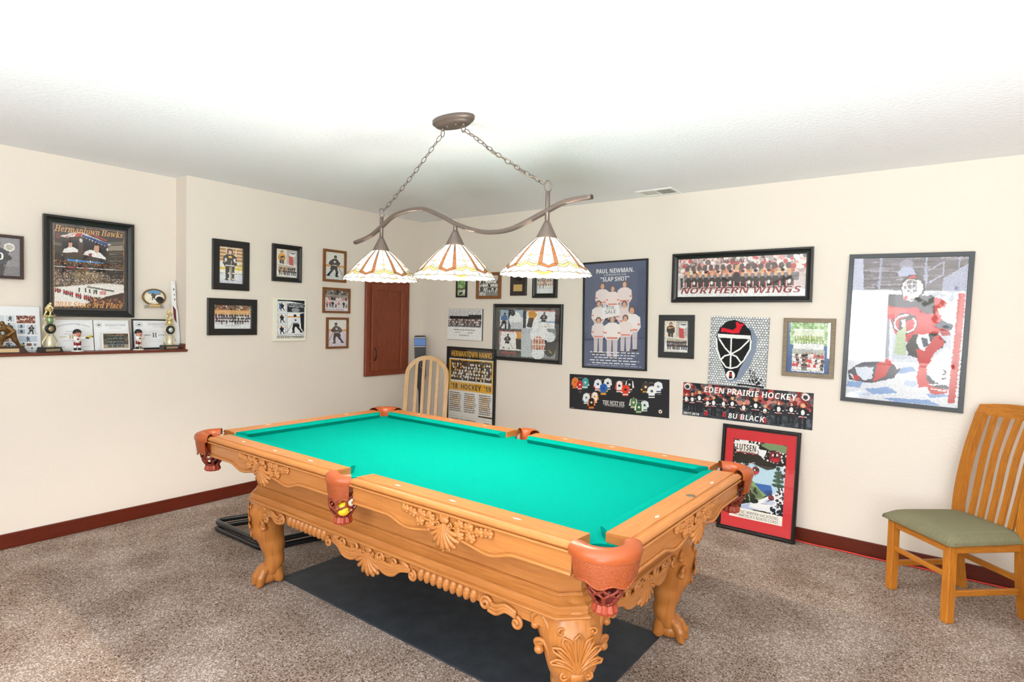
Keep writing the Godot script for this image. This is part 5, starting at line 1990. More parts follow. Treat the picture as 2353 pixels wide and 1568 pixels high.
func art_ski() -> Texture2D:
	var c := Board.new(420, 600, "20211f")
	c.p("b9d9ea", [0.137, 0.298, 1.02, 0.262, 1.005, 0.609, 0.686, 0.656, 0.194, 0.477])
	c.p("f1f3f2", [0.015, 0.013, 0.519, -0.023, 0.473, 0.109, 0.024, 0.124])
	c.p("f1f3f2", [0.016, 0.199, 0.478, 0.163, 0.428, 0.241, 0.039, 0.309])
	c.speck(0.0, 0.0, 1.0, 0.3, ["f3f4f3", "1c1d1b", "e4e8ea", "2a2c28"], 260, 0.012)
	c.p("f1f3f2", [0.472, 0.09, 0.641, 0.093, 0.593, 0.197, 0.506, 0.169])
	c.p("7f9a6f", [0.524, 0.04, 0.633, -0.015, 0.802, -0.011, 1.001, 0.007, 0.994, 0.105, 0.809, 0.077, 0.697, 0.088])
	c.p("2c302b", [0.016, 0.199, 0.169, 0.175, 0.45, 0.165, 0.623, 0.221, 0.822, 0.246, 0.904, 0.22, 0.785, 0.313, 0.661, 0.339, 0.518, 0.313, 0.373, 0.265, 0.22, 0.28, 0.11, 0.32, 0.023, 0.283])
	c.l("3b3f3b", 0.0065, [0.592, 0.188, 0.711, 0.086])
	c.l("3b3f3b", 0.0065, [0.649, 0.191, 0.754, 0.091])
	c.l("d9dde0", 0.0093, [0.306, 0.299, 0.43, 0.268])
	c.p("262b28", [0.241, 0.287, 0.302, 0.29, 0.225, 0.862, 0.155, 0.867])
	c.p("8aa86c", [0.193, 0.468, 0.276, 0.45, 0.45, 0.521, 0.686, 0.656, 0.578, 0.715, 0.386, 0.776, 0.23, 0.75])
	c.p("b7c887", [0.237, 0.491, 0.336, 0.498, 0.318, 0.629, 0.236, 0.657])
	c.p("5e7d52", [0.369, 0.567, 0.511, 0.587, 0.631, 0.681, 0.467, 0.729])
	c.p("2166b8", [0.443, 0.527, 0.759, 0.524, 0.794, 0.607, 0.7, 0.664, 0.569, 0.607])
	c.p("174a8c", [0.626, 0.61, 0.75, 0.577, 0.795, 0.616, 0.7, 0.664])
	c.p("eef1f4", [0.222, 0.825, 0.387, 0.785, 0.633, 0.699, 0.741, 0.65, 0.988, 0.576, 0.997, 0.876, 0.645, 0.86, 0.211, 0.873])
	c.p("b9c3e2", [0.222, 0.834, 0.401, 0.788, 0.363, 0.843, 0.561, 0.853, 0.394, 0.875, 0.211, 0.873])
	c.p("c9cfe6", [0.689, 0.701, 0.887, 0.721, 0.779, 0.771, 0.637, 0.753])
	c.speck(0.12, 0.6, 0.5, 0.78, ["1d2a22", "27382c", "16211a"], 40, 0.022, 1.8)
	c.speck(0.86, 0.3, 1.0, 0.95, ["12161f", "dfe4ee", "1d2433", "f0f3f8"], 160, 0.014)
	c.speck(0.78, 0.78, 1.0, 0.9, ["10131b", "1a2030", "e6eaf2"], 120, 0.014)
	c.speck(0.0, 0.66, 0.12, 0.8, ["12161f", "1d2433", "f0f3f8"], 60, 0.014)
	c.e("2f5a48", 0.869, 0.304, 0.0363, 0.0243)
	c.e("2f5a48", 0.873, 0.357, 0.0698, 0.0243)
	c.e("2f5a48", 0.876, 0.401, 0.0837, 0.0243)
	c.e("2f5a48", 0.881, 0.455, 0.1047, 0.0243)
	c.e("2f5a48", 0.885, 0.508, 0.1186, 0.0243)
	c.p("35463c", [0.86, 0.278, 0.881, 0.276, 0.925, 0.574, 0.89, 0.578])
	c.p("8e2430", [0.698, 0.106, 0.866, 0.086, 0.905, 0.131, 0.89, 0.213, 0.793, 0.231, 0.692, 0.205])
	c.p("c8303c", [0.719, 0.185, 0.873, 0.179, 0.862, 0.22, 0.764, 0.225])
	c.p("2b1c20", [0.728, 0.121, 0.853, 0.105, 0.871, 0.152, 0.731, 0.165])
	c.p("e8d9d9", [0.735, 0.127, 0.77, 0.122, 0.773, 0.154, 0.738, 0.158])
	c.p("e8d9d9", [0.812, 0.117, 0.847, 0.112, 0.856, 0.145, 0.817, 0.15])
	c.e("7e222e", 0.455, 0.367, 0.0670, 0.0523)
	c.e("c43440", 0.468, 0.392, 0.0447, 0.0205)
	c.p("2b1c20", [0.408, 0.348, 0.506, 0.337, 0.508, 0.369, 0.411, 0.38])
	c.p("e9dcdc", [0.42, 0.353, 0.45, 0.35, 0.452, 0.37, 0.421, 0.373])
	c.l("2a2d2a", 0.0065, [0.455, 0.32, 0.452, 0.284])
	c.l("262b28", 0.0065, [0.296, 0.355, 0.384, 0.401, 0.471, 0.437])
	c.e("7b2436", 0.771, 0.673, 0.0530, 0.0336)
	c.e("1d2f55", 0.747, 0.636, 0.0363, 0.0168)
	c.l("141a26", 0.0093, [0.706, 0.735, 0.772, 0.691])
	c.l("141a26", 0.0056, [0.603, 0.771, 0.708, 0.762])
	c.l("141a26", 0.0093, [0.76, 0.71, 0.829, 0.693])
	c.p("b5262c", [0.066, 0.157, 0.47, 0.154, 0.471, 0.165, 0.067, 0.168])
	c.p("f4f0e6", [0.061, 0.022, 0.467, 0.032, 0.466, 0.155, 0.062, 0.156])
	c.p("f4f1e8", [0.004, 0.873, 0.998, 0.878, 1, 1, 0, 1])
	return c.photo(0.25).done()

func art_mask() -> Texture2D:
	var c := Board.new(360, 460, "8f9499")
	for gy in 30:
		for gx in 22:
			var o := c.r.randf_range(-0.004, 0.004)
			c.b("f4f4f2", (gx + (0.5 if gy % 2 else 0.0)) / 22.0 + o, gy / 30.0 + o, (gx + 0.62 + (0.5 if gy % 2 else 0.0)) / 22.0, (gy + 0.62) / 30.0)
	c.p("8894a8", [0.434, 0.17, 0.72, 0.139, 0.816, 0.297, 0.803, 0.478, 0.704, 0.719, 0.556, 0.894, 0.403, 0.948, 0.312, 0.897, 0.503, 0.716])
	c.p("1b1b1d", [0.113, 0.268, 0.168, 0.162, 0.275, 0.074, 0.406, 0.045, 0.562, 0.082, 0.7, 0.194, 0.728, 0.32, 0.724, 0.446, 0.632, 0.615, 0.549, 0.731, 0.5, 0.872, 0.402, 0.917, 0.323, 0.896, 0.284, 0.77, 0.189, 0.628, 0.127, 0.483, 0.11, 0.352])
	c.p("dd1f31", [0.19, 0.161, 0.391, 0.193, 0.455, 0.15, 0.43, 0.087, 0.473, 0.067, 0.508, 0.102, 0.585, 0.09, 0.543, 0.147, 0.503, 0.231, 0.393, 0.241, 0.259, 0.224, 0.182, 0.227])
	c.p("f2f2f0", [0.128, 0.254, 0.703, 0.258, 0.717, 0.32, 0.639, 0.31, 0.263, 0.311, 0.131, 0.314])
	c.l("f2f2f0", 0.0226, [0.108, 0.315, 0.133, 0.482, 0.2, 0.627, 0.304, 0.731, 0.394, 0.746, 0.503, 0.716, 0.61, 0.617, 0.708, 0.447, 0.711, 0.321])
	c.l("f2f2f0", 0.0226, [0.153, 0.322, 0.27, 0.455, 0.384, 0.54, 0.536, 0.458, 0.684, 0.322])
	c.l("f2f2f0", 0.0226, [0.373, 0.301, 0.38, 0.541, 0.385, 0.752])
	c.l("f2f2f0", 0.0226, [0.2, 0.636, 0.275, 0.57, 0.384, 0.54, 0.486, 0.571, 0.556, 0.648])
	c.speck(0.68, 0.87, 0.93, 0.94, ["232325"], 16, 0.013)
	c.l("232325", 0.0245, [0.526, 0.967, 0.649, 0.963, 0.805, 0.967, 0.972, 0.976])
	c.e("f2f2f0", 0.394, 0.844, 0.0794, 0.0679)
	c.p("1b1b1d", [0.374, 0.799, 0.414, 0.796, 0.427, 0.887, 0.369, 0.892])
	c.p("c72030", [0.381, 0.817, 0.406, 0.815, 0.417, 0.86, 0.377, 0.864])
	return c.photo(0.15).done()

func art_jerseys() -> Texture2D:
	var c := Board.new(720, 240, "2c2d30")
	c.p("9a9a98", [0.055, 0.083, 0.069, 0.08, 0.071, 0.121, 0.052, 0.124])
	c.p("e8823f", [0.046, 0.107, 0.028, 0.146, 0.016, 0.326, 0.032, 0.335, 0.039, 0.195])
	c.p("e8823f", [0.077, 0.102, 0.095, 0.134, 0.104, 0.308, 0.088, 0.324, 0.083, 0.186])
	c.p("c65a2a", [0.018, 0.287, 0.016, 0.326, 0.032, 0.335, 0.033, 0.297])
	c.p("c65a2a", [0.103, 0.27, 0.104, 0.308, 0.088, 0.324, 0.087, 0.286])
	c.p("e8823f", [0.045, 0.105, 0.079, 0.099, 0.087, 0.142, 0.086, 0.399, 0.033, 0.411, 0.036, 0.151])
	c.p("c65a2a", [0.033, 0.354, 0.086, 0.343, 0.086, 0.372, 0.033, 0.383])
	c.e("c86a35", 0.061, 0.228, 0.0114, 0.0305)
	c.p("9a9a98", [0.167, 0.077, 0.18, 0.075, 0.182, 0.115, 0.164, 0.118])
	c.p("3f9698", [0.158, 0.101, 0.14, 0.139, 0.127, 0.316, 0.144, 0.326, 0.15, 0.187])
	c.p("3f9698", [0.189, 0.096, 0.206, 0.127, 0.216, 0.299, 0.199, 0.314, 0.195, 0.179])
	c.p("f0efe8", [0.129, 0.279, 0.127, 0.316, 0.144, 0.326, 0.145, 0.288])
	c.p("f0efe8", [0.215, 0.262, 0.216, 0.299, 0.199, 0.314, 0.199, 0.277])
	c.p("4fa6a8", [0.156, 0.099, 0.19, 0.093, 0.198, 0.135, 0.197, 0.389, 0.144, 0.4, 0.148, 0.144])
	c.p("f0efe8", [0.145, 0.344, 0.198, 0.333, 0.198, 0.362, 0.145, 0.373])
	c.e("d9ecea", 0.172, 0.22, 0.0114, 0.0305)
	c.p("9a9a98", [0.108, 0.173, 0.121, 0.17, 0.124, 0.21, 0.105, 0.214])
	c.p("c02a32", [0.101, 0.194, 0.086, 0.227, 0.076, 0.377, 0.09, 0.385, 0.095, 0.267])
	c.p("c02a32", [0.128, 0.19, 0.142, 0.216, 0.15, 0.362, 0.136, 0.375, 0.133, 0.26])
	c.p("f2f0ea", [0.077, 0.345, 0.076, 0.377, 0.09, 0.385, 0.091, 0.353])
	c.p("f2f0ea", [0.149, 0.33, 0.15, 0.362, 0.136, 0.375, 0.136, 0.344])
	c.p("cc2f36", [0.1, 0.192, 0.129, 0.187, 0.135, 0.223, 0.135, 0.438, 0.09, 0.448, 0.093, 0.231])
	c.p("f2f0ea", [0.091, 0.4, 0.135, 0.391, 0.135, 0.415, 0.09, 0.425])
	c.e("f4f2ee", 0.114, 0.295, 0.0096, 0.0257)
	c.p("9a9a98", [0.301, 0.093, 0.314, 0.091, 0.317, 0.13, 0.298, 0.133])
	c.p("e9eef4", [0.291, 0.118, 0.273, 0.157, 0.259, 0.341, 0.277, 0.35, 0.284, 0.207])
	c.p("e9eef4", [0.324, 0.112, 0.342, 0.145, 0.352, 0.322, 0.335, 0.339, 0.33, 0.199])
	c.p("d0574a", [0.261, 0.302, 0.259, 0.341, 0.277, 0.35, 0.278, 0.311])
	c.p("d0574a", [0.351, 0.284, 0.352, 0.322, 0.335, 0.339, 0.335, 0.3])
	c.p("eef1f4", [0.29, 0.116, 0.325, 0.11, 0.334, 0.153, 0.333, 0.416, 0.277, 0.428, 0.281, 0.162])
	c.p("d0574a", [0.278, 0.369, 0.334, 0.358, 0.333, 0.388, 0.278, 0.399])
	c.e("2a3d6a", 0.307, 0.241, 0.0120, 0.0321)
	c.p("9a9a98", [0.404, 0.051, 0.417, 0.048, 0.419, 0.087, 0.401, 0.09])
	c.p("f1efe8", [0.394, 0.075, 0.375, 0.114, 0.362, 0.295, 0.379, 0.305, 0.386, 0.163])
	c.p("f1efe8", [0.426, 0.07, 0.445, 0.102, 0.455, 0.277, 0.438, 0.293, 0.433, 0.155])
	c.p("24345e", [0.364, 0.256, 0.362, 0.295, 0.379, 0.305, 0.38, 0.266])
	c.p("24345e", [0.454, 0.24, 0.455, 0.277, 0.438, 0.293, 0.437, 0.255])
	c.p("f1efe8", [0.392, 0.073, 0.428, 0.067, 0.436, 0.11, 0.436, 0.37, 0.38, 0.381, 0.383, 0.119])
	c.p("24345e", [0.38, 0.323, 0.436, 0.313, 0.436, 0.342, 0.38, 0.353])
	c.e("2a3d6a", 0.409, 0.197, 0.0120, 0.0321)
	c.p("9a9a98", [0.361, 0.205, 0.374, 0.202, 0.376, 0.241, 0.358, 0.245])
	c.p("3a6fb8", [0.351, 0.229, 0.332, 0.269, 0.319, 0.451, 0.336, 0.46, 0.343, 0.318])
	c.p("3a6fb8", [0.383, 0.223, 0.402, 0.256, 0.412, 0.432, 0.395, 0.448, 0.39, 0.309])
	c.p("e8a23c", [0.321, 0.412, 0.319, 0.451, 0.336, 0.46, 0.337, 0.422])
	c.p("e8a23c", [0.411, 0.394, 0.412, 0.432, 0.395, 0.448, 0.394, 0.41])
	c.p("2e63ae", [0.349, 0.227, 0.385, 0.221, 0.393, 0.264, 0.393, 0.525, 0.337, 0.537, 0.34, 0.274])
	c.p("e8a23c", [0.337, 0.479, 0.393, 0.467, 0.393, 0.497, 0.337, 0.509])
	c.e("274a86", 0.366, 0.352, 0.0120, 0.0321)
	c.p("e8963c", [0.337, 0.511, 0.393, 0.499, 0.393, 0.525, 0.337, 0.537])
	c.p("9a9a98", [0.522, 0.101, 0.535, 0.099, 0.537, 0.137, 0.519, 0.14])
	c.p("d84a40", [0.512, 0.125, 0.493, 0.163, 0.48, 0.342, 0.497, 0.351, 0.504, 0.212])
	c.p("d84a40", [0.544, 0.12, 0.563, 0.151, 0.573, 0.324, 0.556, 0.34, 0.551, 0.203])
	c.p("c6403a", [0.482, 0.304, 0.48, 0.342, 0.497, 0.351, 0.498, 0.313])
	c.p("c6403a", [0.572, 0.287, 0.573, 0.324, 0.556, 0.34, 0.555, 0.303])
	c.p("f3f1ec", [0.51, 0.123, 0.546, 0.117, 0.554, 0.159, 0.554, 0.415, 0.498, 0.427, 0.501, 0.168])
	c.p("c6403a", [0.498, 0.37, 0.554, 0.359, 0.554, 0.388, 0.498, 0.399])
	c.e("1f1f22", 0.527, 0.245, 0.0120, 0.0321)
	c.p("9a9a98", [0.622, 0.053, 0.635, 0.051, 0.637, 0.089, 0.619, 0.092])
	c.p("eeeeee", [0.612, 0.077, 0.593, 0.115, 0.58, 0.292, 0.597, 0.301, 0.604, 0.163])
	c.p("eeeeee", [0.644, 0.072, 0.663, 0.104, 0.673, 0.275, 0.656, 0.29, 0.651, 0.155])
	c.p("f1f0ee", [0.582, 0.254, 0.58, 0.292, 0.597, 0.301, 0.598, 0.263])
	c.p("f1f0ee", [0.672, 0.238, 0.673, 0.275, 0.656, 0.29, 0.655, 0.253])
	c.p("26282c", [0.611, 0.075, 0.646, 0.069, 0.654, 0.111, 0.654, 0.364, 0.598, 0.375, 0.601, 0.12])
	c.p("f1f0ee", [0.598, 0.319, 0.654, 0.309, 0.654, 0.337, 0.598, 0.348])
	c.e("d8d8d8", 0.627, 0.196, 0.0120, 0.0321)
	c.p("9a9a98", [0.584, 0.196, 0.597, 0.194, 0.599, 0.232, 0.581, 0.236])
	c.p("e85a40", [0.574, 0.221, 0.555, 0.259, 0.542, 0.436, 0.559, 0.445, 0.566, 0.307])
	c.p("e85a40", [0.606, 0.215, 0.625, 0.246, 0.635, 0.418, 0.617, 0.433, 0.612, 0.298])
	c.p("f5f2ee", [0.543, 0.399, 0.542, 0.436, 0.559, 0.445, 0.56, 0.408])
	c.p("f5f2ee", [0.634, 0.381, 0.635, 0.418, 0.617, 0.433, 0.617, 0.396])
	c.p("e0462f", [0.572, 0.218, 0.608, 0.212, 0.616, 0.254, 0.615, 0.508, 0.56, 0.52, 0.563, 0.264])
	c.p("f5f2ee", [0.56, 0.464, 0.616, 0.452, 0.616, 0.481, 0.56, 0.493])
	c.e("1f1f22", 0.589, 0.34, 0.0120, 0.0321)
	c.p("e0462f", [0.56, 0.495, 0.616, 0.483, 0.615, 0.508, 0.56, 0.52])
	c.p("9a9a98", [0.777, 0.09, 0.79, 0.088, 0.793, 0.125, 0.774, 0.129])
	c.p("4a3d34", [0.767, 0.114, 0.748, 0.151, 0.735, 0.324, 0.752, 0.333, 0.759, 0.198])
	c.p("4a3d34", [0.8, 0.109, 0.818, 0.14, 0.828, 0.307, 0.811, 0.322, 0.806, 0.19])
	c.p("e8b23a", [0.737, 0.287, 0.735, 0.324, 0.752, 0.333, 0.754, 0.297])
	c.p("e8b23a", [0.827, 0.271, 0.828, 0.307, 0.811, 0.322, 0.81, 0.286])
	c.p("4a3d34", [0.766, 0.112, 0.801, 0.106, 0.81, 0.147, 0.809, 0.396, 0.753, 0.406, 0.757, 0.156])
	c.p("e8b23a", [0.754, 0.351, 0.809, 0.341, 0.809, 0.369, 0.753, 0.38])
	c.e("f0e2c8", 0.782, 0.23, 0.0120, 0.0321)
	c.p("9a9a98", [0.893, 0.06, 0.906, 0.058, 0.909, 0.095, 0.89, 0.098])
	c.p("eef1f6", [0.883, 0.083, 0.864, 0.12, 0.852, 0.291, 0.869, 0.3, 0.876, 0.166])
	c.p("eef1f6", [0.916, 0.078, 0.934, 0.109, 0.944, 0.274, 0.927, 0.289, 0.922, 0.159])
	c.p("2c355e", [0.853, 0.254, 0.852, 0.291, 0.869, 0.3, 0.87, 0.264])
	c.p("2c355e", [0.943, 0.239, 0.944, 0.274, 0.927, 0.289, 0.927, 0.254])
	c.p("f2f4f6", [0.882, 0.081, 0.917, 0.076, 0.926, 0.116, 0.925, 0.361, 0.869, 0.372, 0.873, 0.125])
	c.p("2c355e", [0.87, 0.318, 0.926, 0.308, 0.925, 0.335, 0.87, 0.345])
	c.e("8f97ab", 0.899, 0.198, 0.0120, 0.0321)
	c.p("9a9a98", [0.834, 0.184, 0.847, 0.182, 0.85, 0.219, 0.831, 0.222])
	c.p("f3f4f6", [0.824, 0.208, 0.804, 0.247, 0.79, 0.428, 0.808, 0.438, 0.816, 0.296])
	c.p("f3f4f6", [0.858, 0.202, 0.877, 0.235, 0.888, 0.409, 0.87, 0.425, 0.864, 0.287])
	c.p("26272b", [0.792, 0.39, 0.79, 0.428, 0.808, 0.438, 0.809, 0.399])
	c.p("26272b", [0.887, 0.372, 0.888, 0.409, 0.87, 0.425, 0.869, 0.388])
	c.p("f5f6f7", [0.822, 0.206, 0.859, 0.2, 0.868, 0.242, 0.868, 0.502, 0.809, 0.514, 0.812, 0.252])
	c.p("26272b", [0.809, 0.456, 0.868, 0.445, 0.868, 0.474, 0.809, 0.486])
	c.e("55575c", 0.84, 0.33, 0.0126, 0.0337)
	c.p("9a9a98", [0.18, 0.506, 0.193, 0.503, 0.195, 0.543, 0.177, 0.547])
	c.p("eef2f3", [0.171, 0.531, 0.153, 0.57, 0.14, 0.747, 0.157, 0.756, 0.163, 0.617])
	c.p("eef2f3", [0.202, 0.524, 0.219, 0.554, 0.229, 0.725, 0.212, 0.742, 0.208, 0.607])
	c.p("7aaac0", [0.142, 0.709, 0.14, 0.747, 0.157, 0.756, 0.158, 0.718])
	c.p("7aaac0", [0.228, 0.688, 0.229, 0.725, 0.212, 0.742, 0.212, 0.705])
	c.p("eef2f3", [0.169, 0.529, 0.203, 0.521, 0.211, 0.562, 0.21, 0.816, 0.157, 0.83, 0.161, 0.574])
	c.p("7aaac0", [0.158, 0.774, 0.211, 0.76, 0.21, 0.789, 0.157, 0.803])
	c.e("6d7d86", 0.185, 0.649, 0.0114, 0.0305)
	c.p("9a9a98", [0.268, 0.461, 0.281, 0.458, 0.284, 0.497, 0.265, 0.501])
	c.p("ef9a4a", [0.259, 0.485, 0.241, 0.523, 0.229, 0.699, 0.245, 0.707, 0.252, 0.57])
	c.p("ef9a4a", [0.29, 0.478, 0.307, 0.509, 0.317, 0.678, 0.301, 0.694, 0.296, 0.56])
	c.p("e88a34", [0.23, 0.662, 0.229, 0.699, 0.245, 0.707, 0.246, 0.67])
	c.p("e88a34", [0.316, 0.641, 0.317, 0.678, 0.301, 0.694, 0.3, 0.657])
	c.p("f4f1ea", [0.258, 0.483, 0.291, 0.476, 0.299, 0.517, 0.299, 0.768, 0.246, 0.781, 0.249, 0.528])
	c.p("e88a34", [0.246, 0.726, 0.299, 0.713, 0.299, 0.741, 0.246, 0.754])
	c.e("c9a06a", 0.274, 0.602, 0.0114, 0.0305)
	c.p("9a9a98", [0.234, 0.63, 0.247, 0.627, 0.25, 0.667, 0.231, 0.671])
	c.p("e07a30", [0.225, 0.655, 0.207, 0.694, 0.195, 0.87, 0.211, 0.878, 0.218, 0.741])
	c.p("e07a30", [0.256, 0.648, 0.274, 0.678, 0.283, 0.847, 0.267, 0.864, 0.262, 0.73])
	c.p("e8843a", [0.197, 0.833, 0.195, 0.87, 0.211, 0.878, 0.212, 0.841])
	c.p("e8843a", [0.282, 0.811, 0.283, 0.847, 0.267, 0.864, 0.266, 0.827])
	c.p("2a2626", [0.224, 0.653, 0.258, 0.645, 0.266, 0.686, 0.265, 0.938, 0.212, 0.952, 0.215, 0.698])
	c.p("e8843a", [0.212, 0.897, 0.265, 0.883, 0.265, 0.911, 0.212, 0.925])
	c.e("f0ead8", 0.24, 0.772, 0.0114, 0.0305)
	c.p("e8843a", [0.212, 0.928, 0.265, 0.913, 0.265, 0.938, 0.212, 0.952])
	c.p("9a9a98", [0.662, 0.534, 0.675, 0.531, 0.678, 0.569, 0.659, 0.573])
	c.p("cfd6c6", [0.653, 0.558, 0.635, 0.594, 0.623, 0.762, 0.639, 0.77, 0.646, 0.639])
	c.p("cfd6c6", [0.684, 0.551, 0.701, 0.58, 0.711, 0.741, 0.695, 0.756, 0.69, 0.629])
	c.p("e7e2c4", [0.624, 0.726, 0.623, 0.762, 0.639, 0.77, 0.64, 0.734])
	c.p("e7e2c4", [0.71, 0.706, 0.711, 0.741, 0.695, 0.756, 0.694, 0.722])
	c.p("5d7f57", [0.652, 0.556, 0.685, 0.548, 0.693, 0.588, 0.693, 0.827, 0.64, 0.84, 0.643, 0.599])
	c.p("e7e2c4", [0.64, 0.787, 0.693, 0.774, 0.693, 0.801, 0.64, 0.814])
	c.e("efe9cf", 0.668, 0.669, 0.0114, 0.0305)
	c.p("9a9a98", [0.768, 0.585, 0.781, 0.582, 0.784, 0.619, 0.765, 0.623])
	c.p("eef2f4", [0.759, 0.608, 0.741, 0.645, 0.729, 0.81, 0.745, 0.818, 0.752, 0.689])
	c.p("eef2f4", [0.79, 0.601, 0.808, 0.63, 0.817, 0.789, 0.801, 0.804, 0.796, 0.679])
	c.p("3a4450", [0.731, 0.775, 0.729, 0.81, 0.745, 0.818, 0.747, 0.783])
	c.p("3a4450", [0.816, 0.755, 0.817, 0.789, 0.801, 0.804, 0.8, 0.77])
	c.p("dfe6ea", [0.758, 0.606, 0.792, 0.599, 0.8, 0.637, 0.799, 0.874, 0.746, 0.887, 0.749, 0.649])
	c.p("3a4450", [0.747, 0.835, 0.8, 0.822, 0.799, 0.848, 0.746, 0.862])
	c.e("2f5a48", 0.774, 0.718, 0.0114, 0.0305)
	c.p("9a9a98", [0.715, 0.652, 0.728, 0.649, 0.73, 0.686, 0.711, 0.691])
	c.p("f0eee4", [0.705, 0.675, 0.688, 0.712, 0.675, 0.879, 0.691, 0.886, 0.698, 0.756])
	c.p("f0eee4", [0.736, 0.668, 0.754, 0.697, 0.764, 0.857, 0.747, 0.872, 0.742, 0.746])
	c.p("efe6c0", [0.677, 0.843, 0.675, 0.879, 0.691, 0.886, 0.693, 0.851])
	c.p("efe6c0", [0.762, 0.822, 0.764, 0.857, 0.747, 0.872, 0.747, 0.838])
	c.p("3e6a45", [0.704, 0.673, 0.738, 0.666, 0.746, 0.704, 0.745, 0.942, 0.692, 0.956, 0.695, 0.716])
	c.p("efe6c0", [0.693, 0.903, 0.746, 0.89, 0.745, 0.917, 0.692, 0.93])
	c.e("f2edda", 0.72, 0.786, 0.0114, 0.0305)
	c.e("e9e2d8", 0.921, 0.849, 0.0167, 0.0508)
	c.e("7c2a26", 0.921, 0.849, 0.0065, 0.0214)
	c.p("8d8d8b", [0.076, 0.094, 0.146, 0.084, 0.145, 0.1, 0.076, 0.11])
	c.p("8d8d8b", [0.336, 0.108, 0.363, 0.106, 0.363, 0.121, 0.335, 0.123])
	c.p("8d8d8b", [0.554, 0.103, 0.586, 0.1, 0.586, 0.115, 0.554, 0.118])
	c.p("8d8d8b", [0.814, 0.11, 0.855, 0.106, 0.855, 0.12, 0.813, 0.125])
	c.p("8d8d8b", [0.207, 0.517, 0.23, 0.514, 0.23, 0.53, 0.207, 0.532])
	c.p("8d8d8b", [0.712, 0.595, 0.759, 0.587, 0.759, 0.602, 0.712, 0.609])
	c.p("8d8d8b", [0.1, 0.496, 0.133, 0.491, 0.133, 0.507, 0.1, 0.512])
	c.p("8d8d8b", [0.009, 0.967, 0.05, 0.958, 0.05, 0.974, 0.008, 0.983])
	c.p("8d8d8b", [0.612, 0.373, 0.654, 0.367, 0.654, 0.382, 0.612, 0.387])
	c.p("8d8d8b", [0.89, 0.398, 0.927, 0.393, 0.927, 0.408, 0.89, 0.412])
	return c.done()

